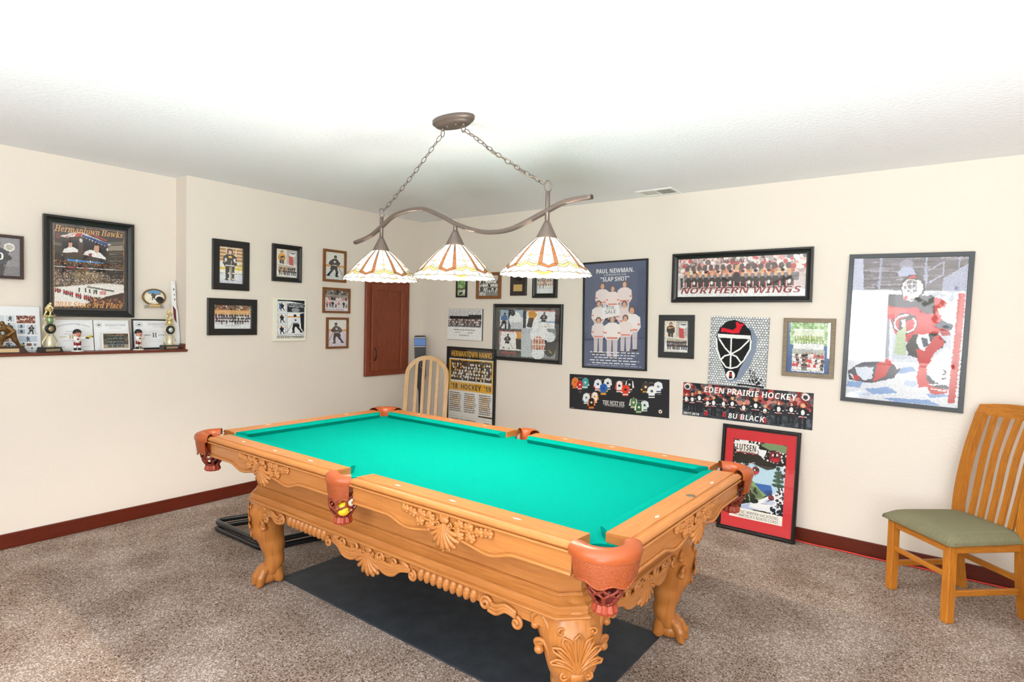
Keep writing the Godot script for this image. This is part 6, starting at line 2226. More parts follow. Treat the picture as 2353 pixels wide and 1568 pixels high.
func art_arena() -> Texture2D:
	var c := Board.new(480, 560, "2b2724")
	c.p("3a342f", [-0.002, 0.081, 0.999, 0.101, 0.995, 0.404, -0.002, 0.437])
	c.p("6a6258", [0.004, 0.21, 0.098, 0.217, 0.107, 0.249, 0.003, 0.251])
	c.p("6a6258", [0.762, 0.151, 0.999, 0.118, 0.998, 0.16, 0.771, 0.191])
	c.p("9a8f80", [0.761, 0.201, 0.979, 0.17, 0.993, 0.236, 0.77, 0.258])
	c.p("b9b2a6", [0, 0.352, 0.123, 0.353, 0.123, 0.365, 0, 0.364])
	c.p("57504a", [0.77, 0.267, 0.997, 0.252, 0.997, 0.286, 0.769, 0.3])
	c.e("171413", 0.056, 0.392, 0.0562, 0.0567)
	c.e("5a2430", 0.062, 0.139, 0.0225, 0.0324)
	c.e("c63a35", 0.058, 0.132, 0.0169, 0.0275)
	c.e("2b2724", 0.058, 0.132, 0.0084, 0.0178)
	c.p("d6d2cc", [0.077, 0.134, 0.272, 0.073, 0.386, 0.061, 0.809, 0.179, 0.761, 0.192, 0.375, 0.112, 0.138, 0.144])
	c.p("c8383a", [0.129, 0.145, 0.31, 0.082, 0.385, 0.07, 0.37, 0.112])
	c.p("f0efec", [0.157, 0.148, 0.205, 0.125, 0.3, 0.091, 0.28, 0.122])
	c.p("27418a", [0.376, 0.083, 0.762, 0.167, 0.747, 0.202, 0.385, 0.111])
	for k in 16:
		var f := k / 15.0
		c.c("f2f2f0", 0.4 + f * 0.33, 0.125 + f * 0.09 + (0.012 if k % 2 else -0.006), 0.008)
	c.p("b3382f", [0.471, 0.053, 0.748, 0.123, 0.743, 0.143, 0.47, 0.073])
	c.p("4a352c", [0.104, 0.18, 0.327, 0.129, 0.403, 0.121, 0.379, 0.362, 0.104, 0.355])
	c.p("54403a", [0.332, 0.129, 0.403, 0.109, 0.389, 0.361, 0.332, 0.333])
	c.p("1d1c22", [0.113, 0.195, 0.332, 0.157, 0.331, 0.317, 0.114, 0.338])
	c.p("191820", [0.403, 0.13, 0.737, 0.211, 0.73, 0.374, 0.399, 0.335])
	c.p("f0efee", [0.114, 0.333, 0.139, 0.286, 0.192, 0.257, 0.259, 0.25, 0.324, 0.277, 0.331, 0.313])
	c.e("d7a58c", 0.221, 0.225, 0.0281, 0.0389)
	c.e("2a201c", 0.222, 0.19, 0.0262, 0.0146)
	c.p("f3f2f1", [0.399, 0.335, 0.428, 0.291, 0.514, 0.263, 0.571, 0.278, 0.646, 0.295, 0.712, 0.347, 0.728, 0.375])
	c.e("d7a58c", 0.588, 0.243, 0.0393, 0.0567)
	c.e("241c1a", 0.586, 0.189, 0.0375, 0.0194)
	c.p("8a2f2c", [0.475, 0.316, 0.522, 0.315, 0.52, 0.353, 0.476, 0.353])
	c.e("e6e4e0", 0.369, 0.162, 0.0225, 0.0243)
	c.e("e6e4e0", 0.749, 0.244, 0.0150, 0.0194)
	c.p("3d8fd6", [0.184, 0.4, 0.706, 0.414, 0.701, 0.441, 0.183, 0.429])
	c.speck(0.2, 0.41, 0.68, 0.455, ["d6e6f4", "eef4fa"], 14, 0.007)
	c.p("241f1d", [-0.002, 0.437, 0.995, 0.421, 0.994, 0.488, -0.005, 0.527])
	c.speck(0.0, 0.425, 1.0, 0.475, ["a04a30", "c07a3a", "3a2c26", "e0a060"], 220, 0.005)
	c.p("e3e0dc", [0.001, 0.494, 0.3, 0.496, 0.453, 0.495, 0.985, 0.489, 0.985, 0.497, 0.452, 0.507, 0.3, 0.507, 0.001, 0.506])
	c.p("c8383a", [0.158, 0.496, 0.3, 0.496, 0.3, 0.507, 0.158, 0.509])
	c.p("c8383a", [0.396, 0.496, 0.462, 0.498, 0.462, 0.509, 0.395, 0.507])
	c.p("2a2426", [0.119, 0.516, 0.291, 0.509, 0.232, 0.571, 0.118, 0.581])
	c.p("4a3f36", [0.004, 0.575, 0.994, 0.522, 0.992, 0.673, -0.001, 0.761])
	c.speck(0.0, 0.53, 1.0, 0.72, ["8a6a54", "b89a84", "3a2f2a", "c8b4a4", "6a4a3c", "241e1c", "d8c8bc"], 1500, 0.0055)
	c.p("6f5c40", [0.29, 0.526, 0.452, 0.503, 0.593, 0.607, 0.659, 0.634, 0.259, 0.635])
	c.speck(0.28, 0.55, 0.62, 0.66, ["c0a888", "5a4a3a", "e0d0b8", "8a7058"], 260, 0.005)
	c.p("1e1a1c", [0.718, 0.513, 0.994, 0.505, 0.993, 0.606, 0.755, 0.618])
	c.speck(0.74, 0.56, 1.0, 0.68, ["3a3034", "8a7a74", "c8bcb4", "1a1618"], 200, 0.0045)
	c.p("edeae6", [0.004, 0.761, 0.257, 0.721, 0.611, 0.68, 0.926, 0.678, 1.002, 0.697, 1.002, 0.857, 0.75, 0.959, 0.004, 0.984])
	c.p("d9cfc4", [0.004, 0.753, 0.372, 0.709, 0.754, 0.672, 0.992, 0.681, 0.992, 0.694, 0.744, 0.684, 0.372, 0.72, 0.003, 0.765])
	c.p("b3262c", [0.01, 0.775, 0.035, 0.773, 0.036, 0.793, 0.007, 0.795])
	c.p("2a2224", [0.011, 0.795, 0.032, 0.793, 0.03, 0.812, 0.013, 0.813])
	c.e("3a1c1c", 0.022, 0.767, 0.0084, 0.0081)
	c.p("b3262c", [0.038, 0.78, 0.063, 0.778, 0.064, 0.799, 0.035, 0.801])
	c.p("2a2224", [0.039, 0.801, 0.06, 0.799, 0.058, 0.817, 0.041, 0.819])
	c.e("3a1c1c", 0.05, 0.772, 0.0084, 0.0081)
	c.p("b3262c", [0.066, 0.785, 0.091, 0.783, 0.092, 0.804, 0.063, 0.806])
	c.p("2a2224", [0.067, 0.806, 0.088, 0.805, 0.086, 0.823, 0.069, 0.825])
	c.e("3a1c1c", 0.078, 0.777, 0.0084, 0.0081)
	c.p("b3262c", [0.122, 0.795, 0.147, 0.793, 0.148, 0.815, 0.119, 0.818])
	c.p("2a2224", [0.123, 0.817, 0.144, 0.816, 0.142, 0.836, 0.125, 0.837])
	c.e("3a1c1c", 0.134, 0.787, 0.0084, 0.0081)
	c.p("b3262c", [0.15, 0.799, 0.175, 0.798, 0.176, 0.821, 0.147, 0.823])
	c.p("2a2224", [0.151, 0.823, 0.172, 0.821, 0.17, 0.842, 0.153, 0.843])
	c.e("3a1c1c", 0.163, 0.792, 0.0084, 0.0081)
	c.p("b3262c", [0.178, 0.804, 0.203, 0.802, 0.204, 0.827, 0.175, 0.829])
	c.p("2a2224", [0.179, 0.829, 0.2, 0.827, 0.198, 0.848, 0.181, 0.849])
	c.e("3a1c1c", 0.191, 0.797, 0.0084, 0.0081)
	c.p("b3262c", [0.206, 0.809, 0.231, 0.807, 0.232, 0.832, 0.203, 0.834])
	c.p("2a2224", [0.207, 0.834, 0.228, 0.833, 0.226, 0.854, 0.209, 0.855])
	c.e("3a1c1c", 0.219, 0.802, 0.0084, 0.0081)
	c.p("b3262c", [0.234, 0.814, 0.259, 0.812, 0.26, 0.838, 0.231, 0.84])
	c.p("2a2224", [0.235, 0.84, 0.256, 0.838, 0.254, 0.86, 0.237, 0.861])
	c.e("3a1c1c", 0.247, 0.807, 0.0084, 0.0081)
	c.p("b3262c", [0.29, 0.824, 0.315, 0.822, 0.316, 0.849, 0.288, 0.851])
	c.p("2a2224", [0.291, 0.851, 0.312, 0.849, 0.31, 0.872, 0.293, 0.873])
	c.e("3a1c1c", 0.303, 0.817, 0.0084, 0.0081)
	c.p("b3262c", [0.318, 0.829, 0.343, 0.827, 0.344, 0.855, 0.316, 0.857])
	c.p("2a2224", [0.319, 0.857, 0.34, 0.855, 0.338, 0.878, 0.321, 0.879])
	c.e("3a1c1c", 0.331, 0.822, 0.0084, 0.0081)
	c.p("b3262c", [0.346, 0.834, 0.371, 0.832, 0.372, 0.86, 0.344, 0.863])
	c.p("2a2224", [0.347, 0.862, 0.369, 0.861, 0.366, 0.884, 0.349, 0.885])
	c.e("3a1c1c", 0.359, 0.827, 0.0084, 0.0081)
	c.p("b3262c", [0.402, 0.844, 0.427, 0.842, 0.428, 0.872, 0.4, 0.874])
	c.p("2a2224", [0.404, 0.874, 0.425, 0.872, 0.422, 0.896, 0.405, 0.898])
	c.e("3a1c1c", 0.415, 0.837, 0.0084, 0.0081)
	c.p("b3262c", [0.43, 0.849, 0.455, 0.847, 0.457, 0.878, 0.428, 0.88])
	c.p("2a2224", [0.432, 0.879, 0.453, 0.878, 0.45, 0.903, 0.433, 0.904])
	c.e("3a1c1c", 0.443, 0.842, 0.0084, 0.0081)
	c.p("b3262c", [0.458, 0.854, 0.483, 0.852, 0.485, 0.883, 0.456, 0.885])
	c.p("2a2224", [0.46, 0.885, 0.481, 0.884, 0.478, 0.909, 0.461, 0.91])
	c.e("3a1c1c", 0.471, 0.847, 0.0084, 0.0081)
	c.p("b3262c", [0.486, 0.859, 0.511, 0.857, 0.513, 0.889, 0.484, 0.891])
	c.p("2a2224", [0.488, 0.891, 0.509, 0.889, 0.506, 0.915, 0.489, 0.916])
	c.e("3a1c1c", 0.499, 0.852, 0.0084, 0.0081)
	c.p("b3262c", [0.515, 0.864, 0.539, 0.862, 0.541, 0.895, 0.512, 0.897])
	c.p("2a2224", [0.516, 0.897, 0.537, 0.895, 0.535, 0.921, 0.517, 0.922])
	c.e("3a1c1c", 0.527, 0.857, 0.0084, 0.0081)
	c.p("b3262c", [0.543, 0.869, 0.568, 0.868, 0.569, 0.9, 0.54, 0.903])
	c.p("2a2224", [0.544, 0.902, 0.565, 0.901, 0.563, 0.927, 0.545, 0.929])
	c.e("3a1c1c", 0.555, 0.862, 0.0084, 0.0081)
	c.p("3a3634", [0.452, 0.721, 0.463, 0.72, 0.463, 0.742, 0.451, 0.743])
	c.p("3a3634", [0.467, 0.723, 0.479, 0.722, 0.478, 0.744, 0.467, 0.744])
	c.p("3a3634", [0.482, 0.725, 0.494, 0.724, 0.493, 0.745, 0.482, 0.746])
	c.p("3a3634", [0.498, 0.726, 0.509, 0.725, 0.509, 0.747, 0.497, 0.748])
	c.p("3a3634", [0.513, 0.728, 0.524, 0.727, 0.524, 0.748, 0.512, 0.749])
	c.p("3a3634", [0.528, 0.729, 0.54, 0.728, 0.539, 0.75, 0.528, 0.751])
	c.p("3a3634", [0.543, 0.731, 0.555, 0.73, 0.554, 0.751, 0.543, 0.752])
	c.p("3a3634", [0.559, 0.732, 0.57, 0.732, 0.57, 0.753, 0.558, 0.754])
	c.p("3a3634", [0.574, 0.734, 0.585, 0.733, 0.585, 0.755, 0.573, 0.756])
	c.p("3a3634", [0.589, 0.736, 0.6, 0.735, 0.6, 0.756, 0.589, 0.757])
	c.p("3a3634", [0.604, 0.737, 0.616, 0.736, 0.615, 0.758, 0.604, 0.759])
	c.p("3a3634", [0.619, 0.739, 0.631, 0.738, 0.631, 0.759, 0.619, 0.76])
	c.p("3a3634", [0.635, 0.74, 0.646, 0.74, 0.646, 0.761, 0.634, 0.762])
	c.p("3a3634", [0.65, 0.742, 0.661, 0.741, 0.661, 0.763, 0.65, 0.764])
	c.p("3a3634", [0.665, 0.744, 0.677, 0.743, 0.676, 0.764, 0.665, 0.765])
	c.p("3a3634", [0.68, 0.745, 0.692, 0.744, 0.692, 0.766, 0.68, 0.767])
	c.p("3a3634", [0.696, 0.747, 0.707, 0.746, 0.707, 0.768, 0.695, 0.768])
	c.p("3a3634", [0.711, 0.748, 0.722, 0.748, 0.722, 0.769, 0.711, 0.77])
	c.p("3a3634", [0.726, 0.75, 0.738, 0.749, 0.737, 0.771, 0.726, 0.772])
	c.p("3a3634", [0.741, 0.752, 0.753, 0.751, 0.753, 0.772, 0.741, 0.773])
	c.p("3a3634", [0.757, 0.753, 0.768, 0.752, 0.768, 0.774, 0.756, 0.775])
	c.p("3a3634", [0.772, 0.755, 0.783, 0.754, 0.783, 0.776, 0.772, 0.777])
	c.p("3a3634", [0.787, 0.756, 0.799, 0.756, 0.798, 0.777, 0.787, 0.778])
	c.p("3a3634", [0.802, 0.758, 0.814, 0.757, 0.814, 0.779, 0.802, 0.78])
	c.p("3a3634", [0.818, 0.76, 0.829, 0.759, 0.829, 0.781, 0.817, 0.781])
	c.p("3a3634", [0.833, 0.761, 0.844, 0.76, 0.844, 0.782, 0.833, 0.783])
	c.p("1f2024", [0.332, 0.751, 0.353, 0.75, 0.35, 0.799, 0.333, 0.801])
	c.p("1f2024", [0.42, 0.749, 0.441, 0.747, 0.438, 0.797, 0.421, 0.798])
	c.p("1f2024", [0.48, 0.76, 0.501, 0.759, 0.498, 0.808, 0.481, 0.81])
	c.p("1f2024", [0.542, 0.768, 0.563, 0.766, 0.56, 0.816, 0.543, 0.817])
	c.p("1f2024", [0.573, 0.765, 0.594, 0.764, 0.591, 0.814, 0.574, 0.815])
	c.p("c04a40", [0.638, 0.781, 0.647, 0.78, 0.647, 0.822, 0.637, 0.822])
	c.p("c04a40", [0.653, 0.78, 0.663, 0.779, 0.662, 0.821, 0.652, 0.821])
	c.p("c04a40", [0.668, 0.779, 0.678, 0.778, 0.677, 0.819, 0.668, 0.82])
	c.p("c04a40", [0.684, 0.777, 0.693, 0.777, 0.693, 0.818, 0.683, 0.819])
	c.p("c04a40", [0.699, 0.776, 0.709, 0.775, 0.708, 0.817, 0.698, 0.818])
	c.p("c04a40", [0.714, 0.775, 0.724, 0.774, 0.723, 0.816, 0.714, 0.817])
	c.p("3a2a22", [0.405, 0.98, 0.463, 0.931, 0.617, 0.878, 0.752, 0.839, 1.003, 0.781, 1.001, 0.941, 0.654, 0.983])
	c.speck(0.48, 0.86, 1.0, 0.985, ["a8643c", "2a1c18", "6a3c2a", "c88c64", "3a2a34", "1a1414"], 420, 0.009)
	c.p("231f1d", [0, 0, 1, 0, 1, 0.042, 0.008, 0.064])
	c.p("231f1d", [0, 0.989, 0.462, 0.98, 1.001, 0.941, 1, 1, -0.001, 1.045])
	c.l("c98a4c", 0.0065, [0.002, 0, 1, 0.002])
	c.l("c98a4c", 0.0065, [0.002, 0, 0.004, 1.004])
	c.l("c98a4c", 0.0065, [0.996, 0.002, 0.999, 0.941])
	c.p("8c857c", [0.779, 0.299, 0.892, 0.295, 0.892, 0.301, 0.779, 0.307])
	c.p("8c857c", [0.778, 0.332, 0.968, 0.316, 0.968, 0.322, 0.778, 0.336])
	c.p("8c857c", [0.778, 0.366, 0.892, 0.352, 0.892, 0.358, 0.778, 0.364])
	c.p("8c857c", [0.777, 0.384, 0.967, 0.373, 0.967, 0.38, 0.777, 0.392])
	c.p("8c857c", [0.777, 0.417, 0.891, 0.409, 0.891, 0.415, 0.777, 0.421])
	c.p("8c857c", [0.776, 0.451, 0.967, 0.43, 0.967, 0.437, 0.776, 0.449])
	c.p("8c857c", [0.776, 0.469, 0.89, 0.466, 0.89, 0.472, 0.776, 0.478])
	c.p("8c857c", [0.776, 0.503, 0.966, 0.487, 0.966, 0.494, 0.776, 0.506])
	c.p("8c857c", [0.775, 0.536, 0.889, 0.522, 0.889, 0.529, 0.775, 0.534])
	return c.photo(0.35).done()

# ---------------------------------------------------------------- small prints
func art_rink_portrait() -> Texture2D:
	var c := Board.new(200, 320, "efe3c6")
	for i in 9:
		c.b("c98a45" if i % 2 else "e9d6b4", 0.0, i * 0.047, 1.0, (i + 1) * 0.047)
		c.b("8a5a34", 0.0, i * 0.047, 1.0, i * 0.047 + 0.007)
	for x in [0.28, 0.7]:
		c.b("f2eee4", x, 0.0, x + 0.035, 0.42)
	c.b("f0efe8", 0.0, 0.42, 1.0, 0.56)
	c.p("d9b24a", [0.62, 0.5, 1.0, 0.44, 1.0, 0.54])
	c.b("e8c832", 0.0, 0.56, 1.0, 0.62)
	c.b("f4f1e4", 0.0, 0.62, 1.0, 0.72)
	c.b("8d8f96", 0.0, 0.72, 1.0, 0.735)
	c.b("e6e8ee", 0.0, 0.735, 1.0, 1.0)
	c.b("d8dbe6", 0.0, 0.9, 1.0, 1.0)
	c.e("3a2620", 0.45, 0.13, 0.1, 0.085)
	c.man(0.46, 0.06, 0.86, "26262b", "e6e2dc", "202024", "e6bfa6", "3a2620")
	c.p("26262b", [0.3, 0.2, 0.62, 0.2, 0.72, 0.28, 0.7, 0.4, 0.22, 0.4, 0.24, 0.26])
	c.e("f0c34a", 0.47, 0.27, 0.09, 0.035)
	c.p("ece8e2", [0.24, 0.3, 0.34, 0.31, 0.32, 0.4, 0.24, 0.39])
	c.p("ece8e2", [0.6, 0.31, 0.7, 0.3, 0.7, 0.39, 0.62, 0.4])
	c.l("c9c2b6", 0.018, [0.52, 0.36, 0.54, 0.95])
	for x in [0.37, 0.56]:
		c.b("ece8e2", x, 0.7, x + 0.11, 0.735)
		c.b("ece8e2", x, 0.86, x + 0.1, 0.9)
	return c.photo(0.6).done()

func art_team(bg_top: String, seats: String, ice: String, jerseys: Array, trims: Array, legs: Array, rows := 3, n := 13, y0 := 0.36, y1 := 0.82) -> Texture2D:
	var c := Board.new(320, 220, ice)
	c.b(bg_top, 0.0, 0.0, 1.0, 0.2)
	c.speck(0.0, 0.0, 1.0, 0.18, ["e9e2d4", "3a3430", "b8a890", "7a6a58"], 60, 0.035)
	c.b(seats, 0.0, 0.2, 1.0, 0.42)
	for k in 4:
		c.b("f3e8d2", 0.0, 0.25 + k * 0.05, 1.0, 0.262 + k * 0.05)
	c.team(0.03, y0, 0.97, y1, rows, n, jerseys, trims, legs)
	return c.photo(0.7).done()

func art_locker_collage(warm: bool) -> Texture2D:
	var c := Board.new(220, 280, "d9d2cc")
	c.b("efe2cf", 0.0, 0.0, 0.5, 0.5)
	c.b("c9c4c0", 0.5, 0.0, 1.0, 0.5)
	for i in 6:
		c.b("8a8886", 0.5 + i * 0.09, 0.0, 0.515 + i * 0.09, 0.5)
	c.p("c8494a", [0.6, 0.22, 0.8, 0.2, 0.82, 0.56, 0.62, 0.56])
	c.e("efefef", 0.78, 0.16, 0.16, 0.09)
	c.e("5a5c60", 0.78, 0.12, 0.12, 0.025)
	c.man(0.26, 0.05, 0.62, "e2a23c" if warm else "2c2f36", "26221f", "2a2724")
	c.b("e8a640" if warm else "d99a5a", 0.16, 0.2, 0.38, 0.26)
	c.p("26221f", [0.2, 0.26, 0.36, 0.22, 0.38, 0.28, 0.2, 0.34])
	c.p("f4f2ee", [0.08, 0.5, 0.98, 0.57, 0.96, 0.98, 0.02, 0.94])
	c.p("c8bfae", [0.1, 0.53, 0.95, 0.6, 0.94, 0.7, 0.1, 0.66])
	c.team(0.1, 0.62, 0.94, 0.92, 2, 9, ["26262a", "c98a3a" if warm else "33384a", "2c2a2c"], ["e8e2d6"], ["24221f", "3a4a6a"])
	return c.photo(0.7).done()

func art_skater(board: String, ice: String, jersey: String, trim: String, helmet: String, dir: float) -> Texture2D:
	var c := Board.new(200, 280, "ece9df")
	c.b(board, 0.0, 0.46 if dir > 0 else 0.36, 1.0, 0.54 if dir > 0 else 0.43)
	c.b(ice, 0.0, 0.54 if dir > 0 else 0.43, 1.0, 1.0)
	c.skater(0.48, 0.1, 0.8, jersey, trim, "1f1e22", "2a282c", helmet, dir)
	return c.photo(0.5).done()

func art_tournament() -> Texture2D:
	var c := Board.new(260, 360, "f3f0e2")
	c.b("e9ecef", 0.11, 0.04, 0.94, 0.88)
	c.p("202226", [0.11, 0.04, 0.94, 0.04, 0.94, 0.12, 0.5, 0.07, 0.11, 0.07])
	c.b("2e3136", 0.4, 0.12, 0.94, 0.32)
	c.e("9a9ca2", 0.66, 0.27, 0.13, 0.05)
	c.speck(0.42, 0.13, 0.94, 0.2, ["4a4e58", "8a8e98", "24262c"], 40, 0.02)
	for q in [[0.13, 0.1, 0.36, 0.3], [0.13, 0.37, 0.36, 0.58], [0.13, 0.64, 0.36, 0.85], [0.42, 0.34, 0.93, 0.84]]:
		c.b("8a9298", q[0] - 0.01, q[1] - 0.007, q[2] + 0.01, q[3] + 0.007)
		c.b("f4f5f5", q[0], q[1], q[2], q[3])
		var h: float = (q[3] - q[1])
		c.b("e8a45a", q[0], q[1] + h * 0.16, q[2], q[1] + h * 0.22)
		c.skater((q[0] + q[2]) * 0.5, q[1] + h * 0.06, h * 0.9, "e9edf0" if q[0] > 0.4 else "26282c", "3a4a7a", "1c1d20", "26282c", "1c1d20", -1.0)
	c.p("22242a", [0.8, 0.36, 0.93, 0.34, 0.93, 0.8, 0.84, 0.7])
	c.b("3f6fb8", 0.16, 0.12, 0.2, 0.26)
	for k in 4:
		c.b("2a2c30", 0.66 + k * 0.07, 0.862, 0.7 + k * 0.07, 0.872)
	c.l("3a3c40", 0.006, [0.11, 0.87, 0.6, 0.9, 0.94, 0.9])
	c.lines("f0f0f0", 0.5, 0.135, 0.86, 0.165, 1, 1.0)
	c.lines("f0f0f0", 0.47, 0.175, 0.88, 0.205, 1, 1.0)
	return c.done()

func art_plaque_photo() -> Texture2D:
	var c := Board.new(380, 260, "f1f1f0")
	c.b("a9a9a8", 0.02, 0.02, 0.98, 0.58)
	c.b("cfcfce", 0.02, 0.02, 0.98, 0.22)
	for k in 7:
		c.l("8f8f8e", 0.008, [0.04 + k * 0.15, 0.02, 0.16 + k * 0.11, 0.2])
	c.speck(0.1, 0.05, 0.9, 0.16, ["ffffff"], 10, 0.014)
	c.b("2a2a2c", 0.07, 0.23, 0.62, 0.33)
	c.b("3a3a3a", 0.62, 0.18, 0.98, 0.34)
	c.team(0.03, 0.3, 0.97, 0.58, 3, 22, ["c9c0c0", "4a4444", "a87a7a", "e6e2e0"], ["5a5a5a"], ["2c2c2e"])
	c.lines("9a9a9a", 0.2, 0.64, 0.82, 0.71, 1, 1.0)
	c.lines("9a9a9a", 0.24, 0.73, 0.38, 0.79, 1, 1.0)
	c.lines("9a9a9a", 0.6, 0.73, 0.76, 0.79, 1, 1.0)
	c.lines("9a9a9a", 0.36, 0.82, 0.64, 0.88, 1, 1.0)
	return c.photo(0.5).done()

func art_season() -> Texture2D:
	var c := Board.new(420, 620, "f4f3ef")
	c.b("1a1a1c", 0.0, 0.0, 1.0, 0.115)
	c.b("f0efe9", 0.0, 0.115, 1.0, 0.125)
	c.b("e8b43c", 0.0, 0.125, 1.0, 0.5)
	c.b("2a2622", 0.05, 0.14, 0.95, 0.375)
	c.speck(0.05, 0.14, 0.95, 0.2, ["4a4038", "3a322c", "6a5c4e"], 120, 0.01)
	c.team(0.06, 0.16, 0.94, 0.375, 5, 15, ["f1efe9", "e6e2d8", "d8a030", "2a2624", "f4f2ee"], ["1e1c1a", "d8a030"], ["f0ece2", "26221e"])
	c.b("f2ede0", 0.05, 0.375, 0.95, 0.4)
	c.b("e8b43c", 0.0, 0.4, 1.0, 0.5)
	c.b("f4f3ef", 0.0, 0.5, 1.0, 1.0)
	for k in 3:
		c.lines("4a4640", 0.03 + k * 0.33, 0.52, 0.3 + k * 0.33, 0.76, 10, 0.85)
		c.lines("d8a030", 0.1 + k * 0.33, 0.55, 0.22 + k * 0.33, 0.7, 5, 0.9)
	c.b("3a342c", 0.68, 0.772, 0.98, 0.79)
	c.b("c9c6bf", 0.0, 0.815, 1.0, 0.819)
	c.e("6a6660", 0.88, 0.86, 0.09, 0.012)
	c.p("8a867e", [0.78, 0.87, 0.98, 0.86, 0.9, 0.9])
	return c.done()

func art_action_collage() -> Texture2D:
	var c := Board.new(560, 380, "4a4848")
	c.speck(0.0, 0.0, 1.0, 1.0, ["403e3e", "545252", "5e5c5c"], 120, 0.05)
	# three action photographs
	c.b("e9eef2", 0.06, 0.05, 0.44, 0.43)
	c.b("a9bccb", 0.06, 0.05, 0.44, 0.2)
	c.b("26303c", 0.2, 0.05, 0.28, 0.43)
	c.skater(0.13, 0.1, 0.34, "2a6fb0", "d8803a", "20262c", "20262c", "1a1a1c", 1.0)
	c.e("f2f3f4", 0.31, 0.24, 0.1, 0.16)
	c.e("3a3c40", 0.27, 0.11, 0.04, 0.06)
	c.p("c9ced4", [0.24, 0.3, 0.42, 0.28, 0.44, 0.43, 0.24, 0.43])
	c.b("f3f4f6", 0.49, 0.05, 0.93, 0.4)
	c.b("c98a84", 0.49, 0.05, 0.93, 0.075)
	c.b("8fb4d8", 0.7, 0.26, 0.93, 0.285)
	c.p("e0a040", [0.52, 0.09, 0.6, 0.05, 0.66, 0.14, 0.6, 0.25, 0.54, 0.24])
	c.p("2a2624", [0.53, 0.2, 0.61, 0.2, 0.58, 0.39, 0.5, 0.38])
	c.skater(0.76, 0.08, 0.3, "2a2a2c", "e9e6e0", "2a2a2c", "f0eee8", "2a2a2c", 1.0)
	c.b("f2f1f0", 0.06, 0.47, 0.42, 0.86)
	c.b("b84a48", 0.06, 0.47, 0.42, 0.49)
	c.l("b84a48", 0.012, [0.08, 0.49, 0.07, 0.8])
	c.skater(0.19, 0.53, 0.3, "2a2a2c", "e9e6e0", "2a2a2c", "f0eee8", "2a2a2c", 1.0)
	c.p("e0a040", [0.33, 0.48, 0.42, 0.48, 0.42, 0.62, 0.35, 0.62])
	c.p("2a2624", [0.33, 0.62, 0.42, 0.62, 0.42, 0.84, 0.34, 0.82])
	# large face behind a cage
	c.b("8d9296", 0.42, 0.4, 0.95, 0.97)
	c.b("c3cbd0", 0.42, 0.4, 0.58, 0.97)
	c.e("eef0f1", 0.7, 0.52, 0.14, 0.19)
	c.e("2f3236", 0.86, 0.7, 0.1, 0.24)
	c.e("e6e8ea", 0.86, 0.56, 0.08, 0.1)
	c.e("c98468", 0.69, 0.72, 0.1, 0.17)
	c.e("e6eaec", 0.68, 0.9, 0.1, 0.1)
	c.e("3a2a26", 0.655, 0.66, 0.018, 0.016)
	c.e("3a2a26", 0.735, 0.66, 0.018, 0.016)
	c.e("7a3a34", 0.69, 0.81, 0.035, 0.02)
	for k in 5:
		c.l("f1f3f4", 0.014, [0.6 + k * 0.045, 0.55, 0.61 + k * 0.04, 0.9])
	for k in 3:
		c.l("f1f3f4", 0.014, [0.59, 0.6 + k * 0.11, 0.8, 0.6 + k * 0.11])
	c.l("c8a24a", 0.016, [0.84, 0.8, 0.9, 0.88])
	c.lines("d8583f", 0.1, 0.885, 0.34, 0.93, 1, 1.0)
	c.lines("b8605a", 0.1, 0.945, 0.32, 0.965, 1, 1.0)
	return c.photo(0.6).done()

func art_slopes() -> Texture2D:
	var c := Board.new(120, 260, "b9d49a")
	c.b("dfeccf", 0.0, 0.0, 1.0, 0.3)
	c.speck(0.0, 0.4, 1.0, 0.7, ["6f9a4a", "8ab45c", "4f7a38"], 60, 0.03)
	c.b("6a7a52", 0.0, 0.7, 1.0, 0.78)
	c.p("e9ecef", [0.1, 0.9, 0.5, 0.8, 1.0, 0.72, 1.0, 0.86, 0.4, 0.96])
	c.p("3a4048", [0.15, 0.88, 0.6, 0.84, 0.6, 0.92, 0.2, 0.96])
	c.b("9aa07a", 0.0, 0.95, 1.0, 1.0)
	return c.photo(1.0).done()

func art_old_team() -> Texture2D:
	var c := Board.new(260, 210, "d9d8d4")
	c.speck(0.0, 0.0, 1.0, 0.3, ["f4f4f2", "8a8a88", "bcbcba"], 60, 0.03)
	c.team(0.02, 0.2, 0.98, 0.86, 3, 9, ["f4f4f2", "e8e8e6", "2a2a2a"], ["1e1e1e", "8a8a8a"], ["3a3a3a", "6a6a6a"])
	c.skater(0.15, 0.5, 0.46, "2a2a2a", "f0f0f0", "1e1e1e", "e8e8e8", "1e1e1e", 1.0)
	c.b("8f8e8a", 0.35, 0.84, 1.0, 1.0)
	return c.photo(0.7).done()

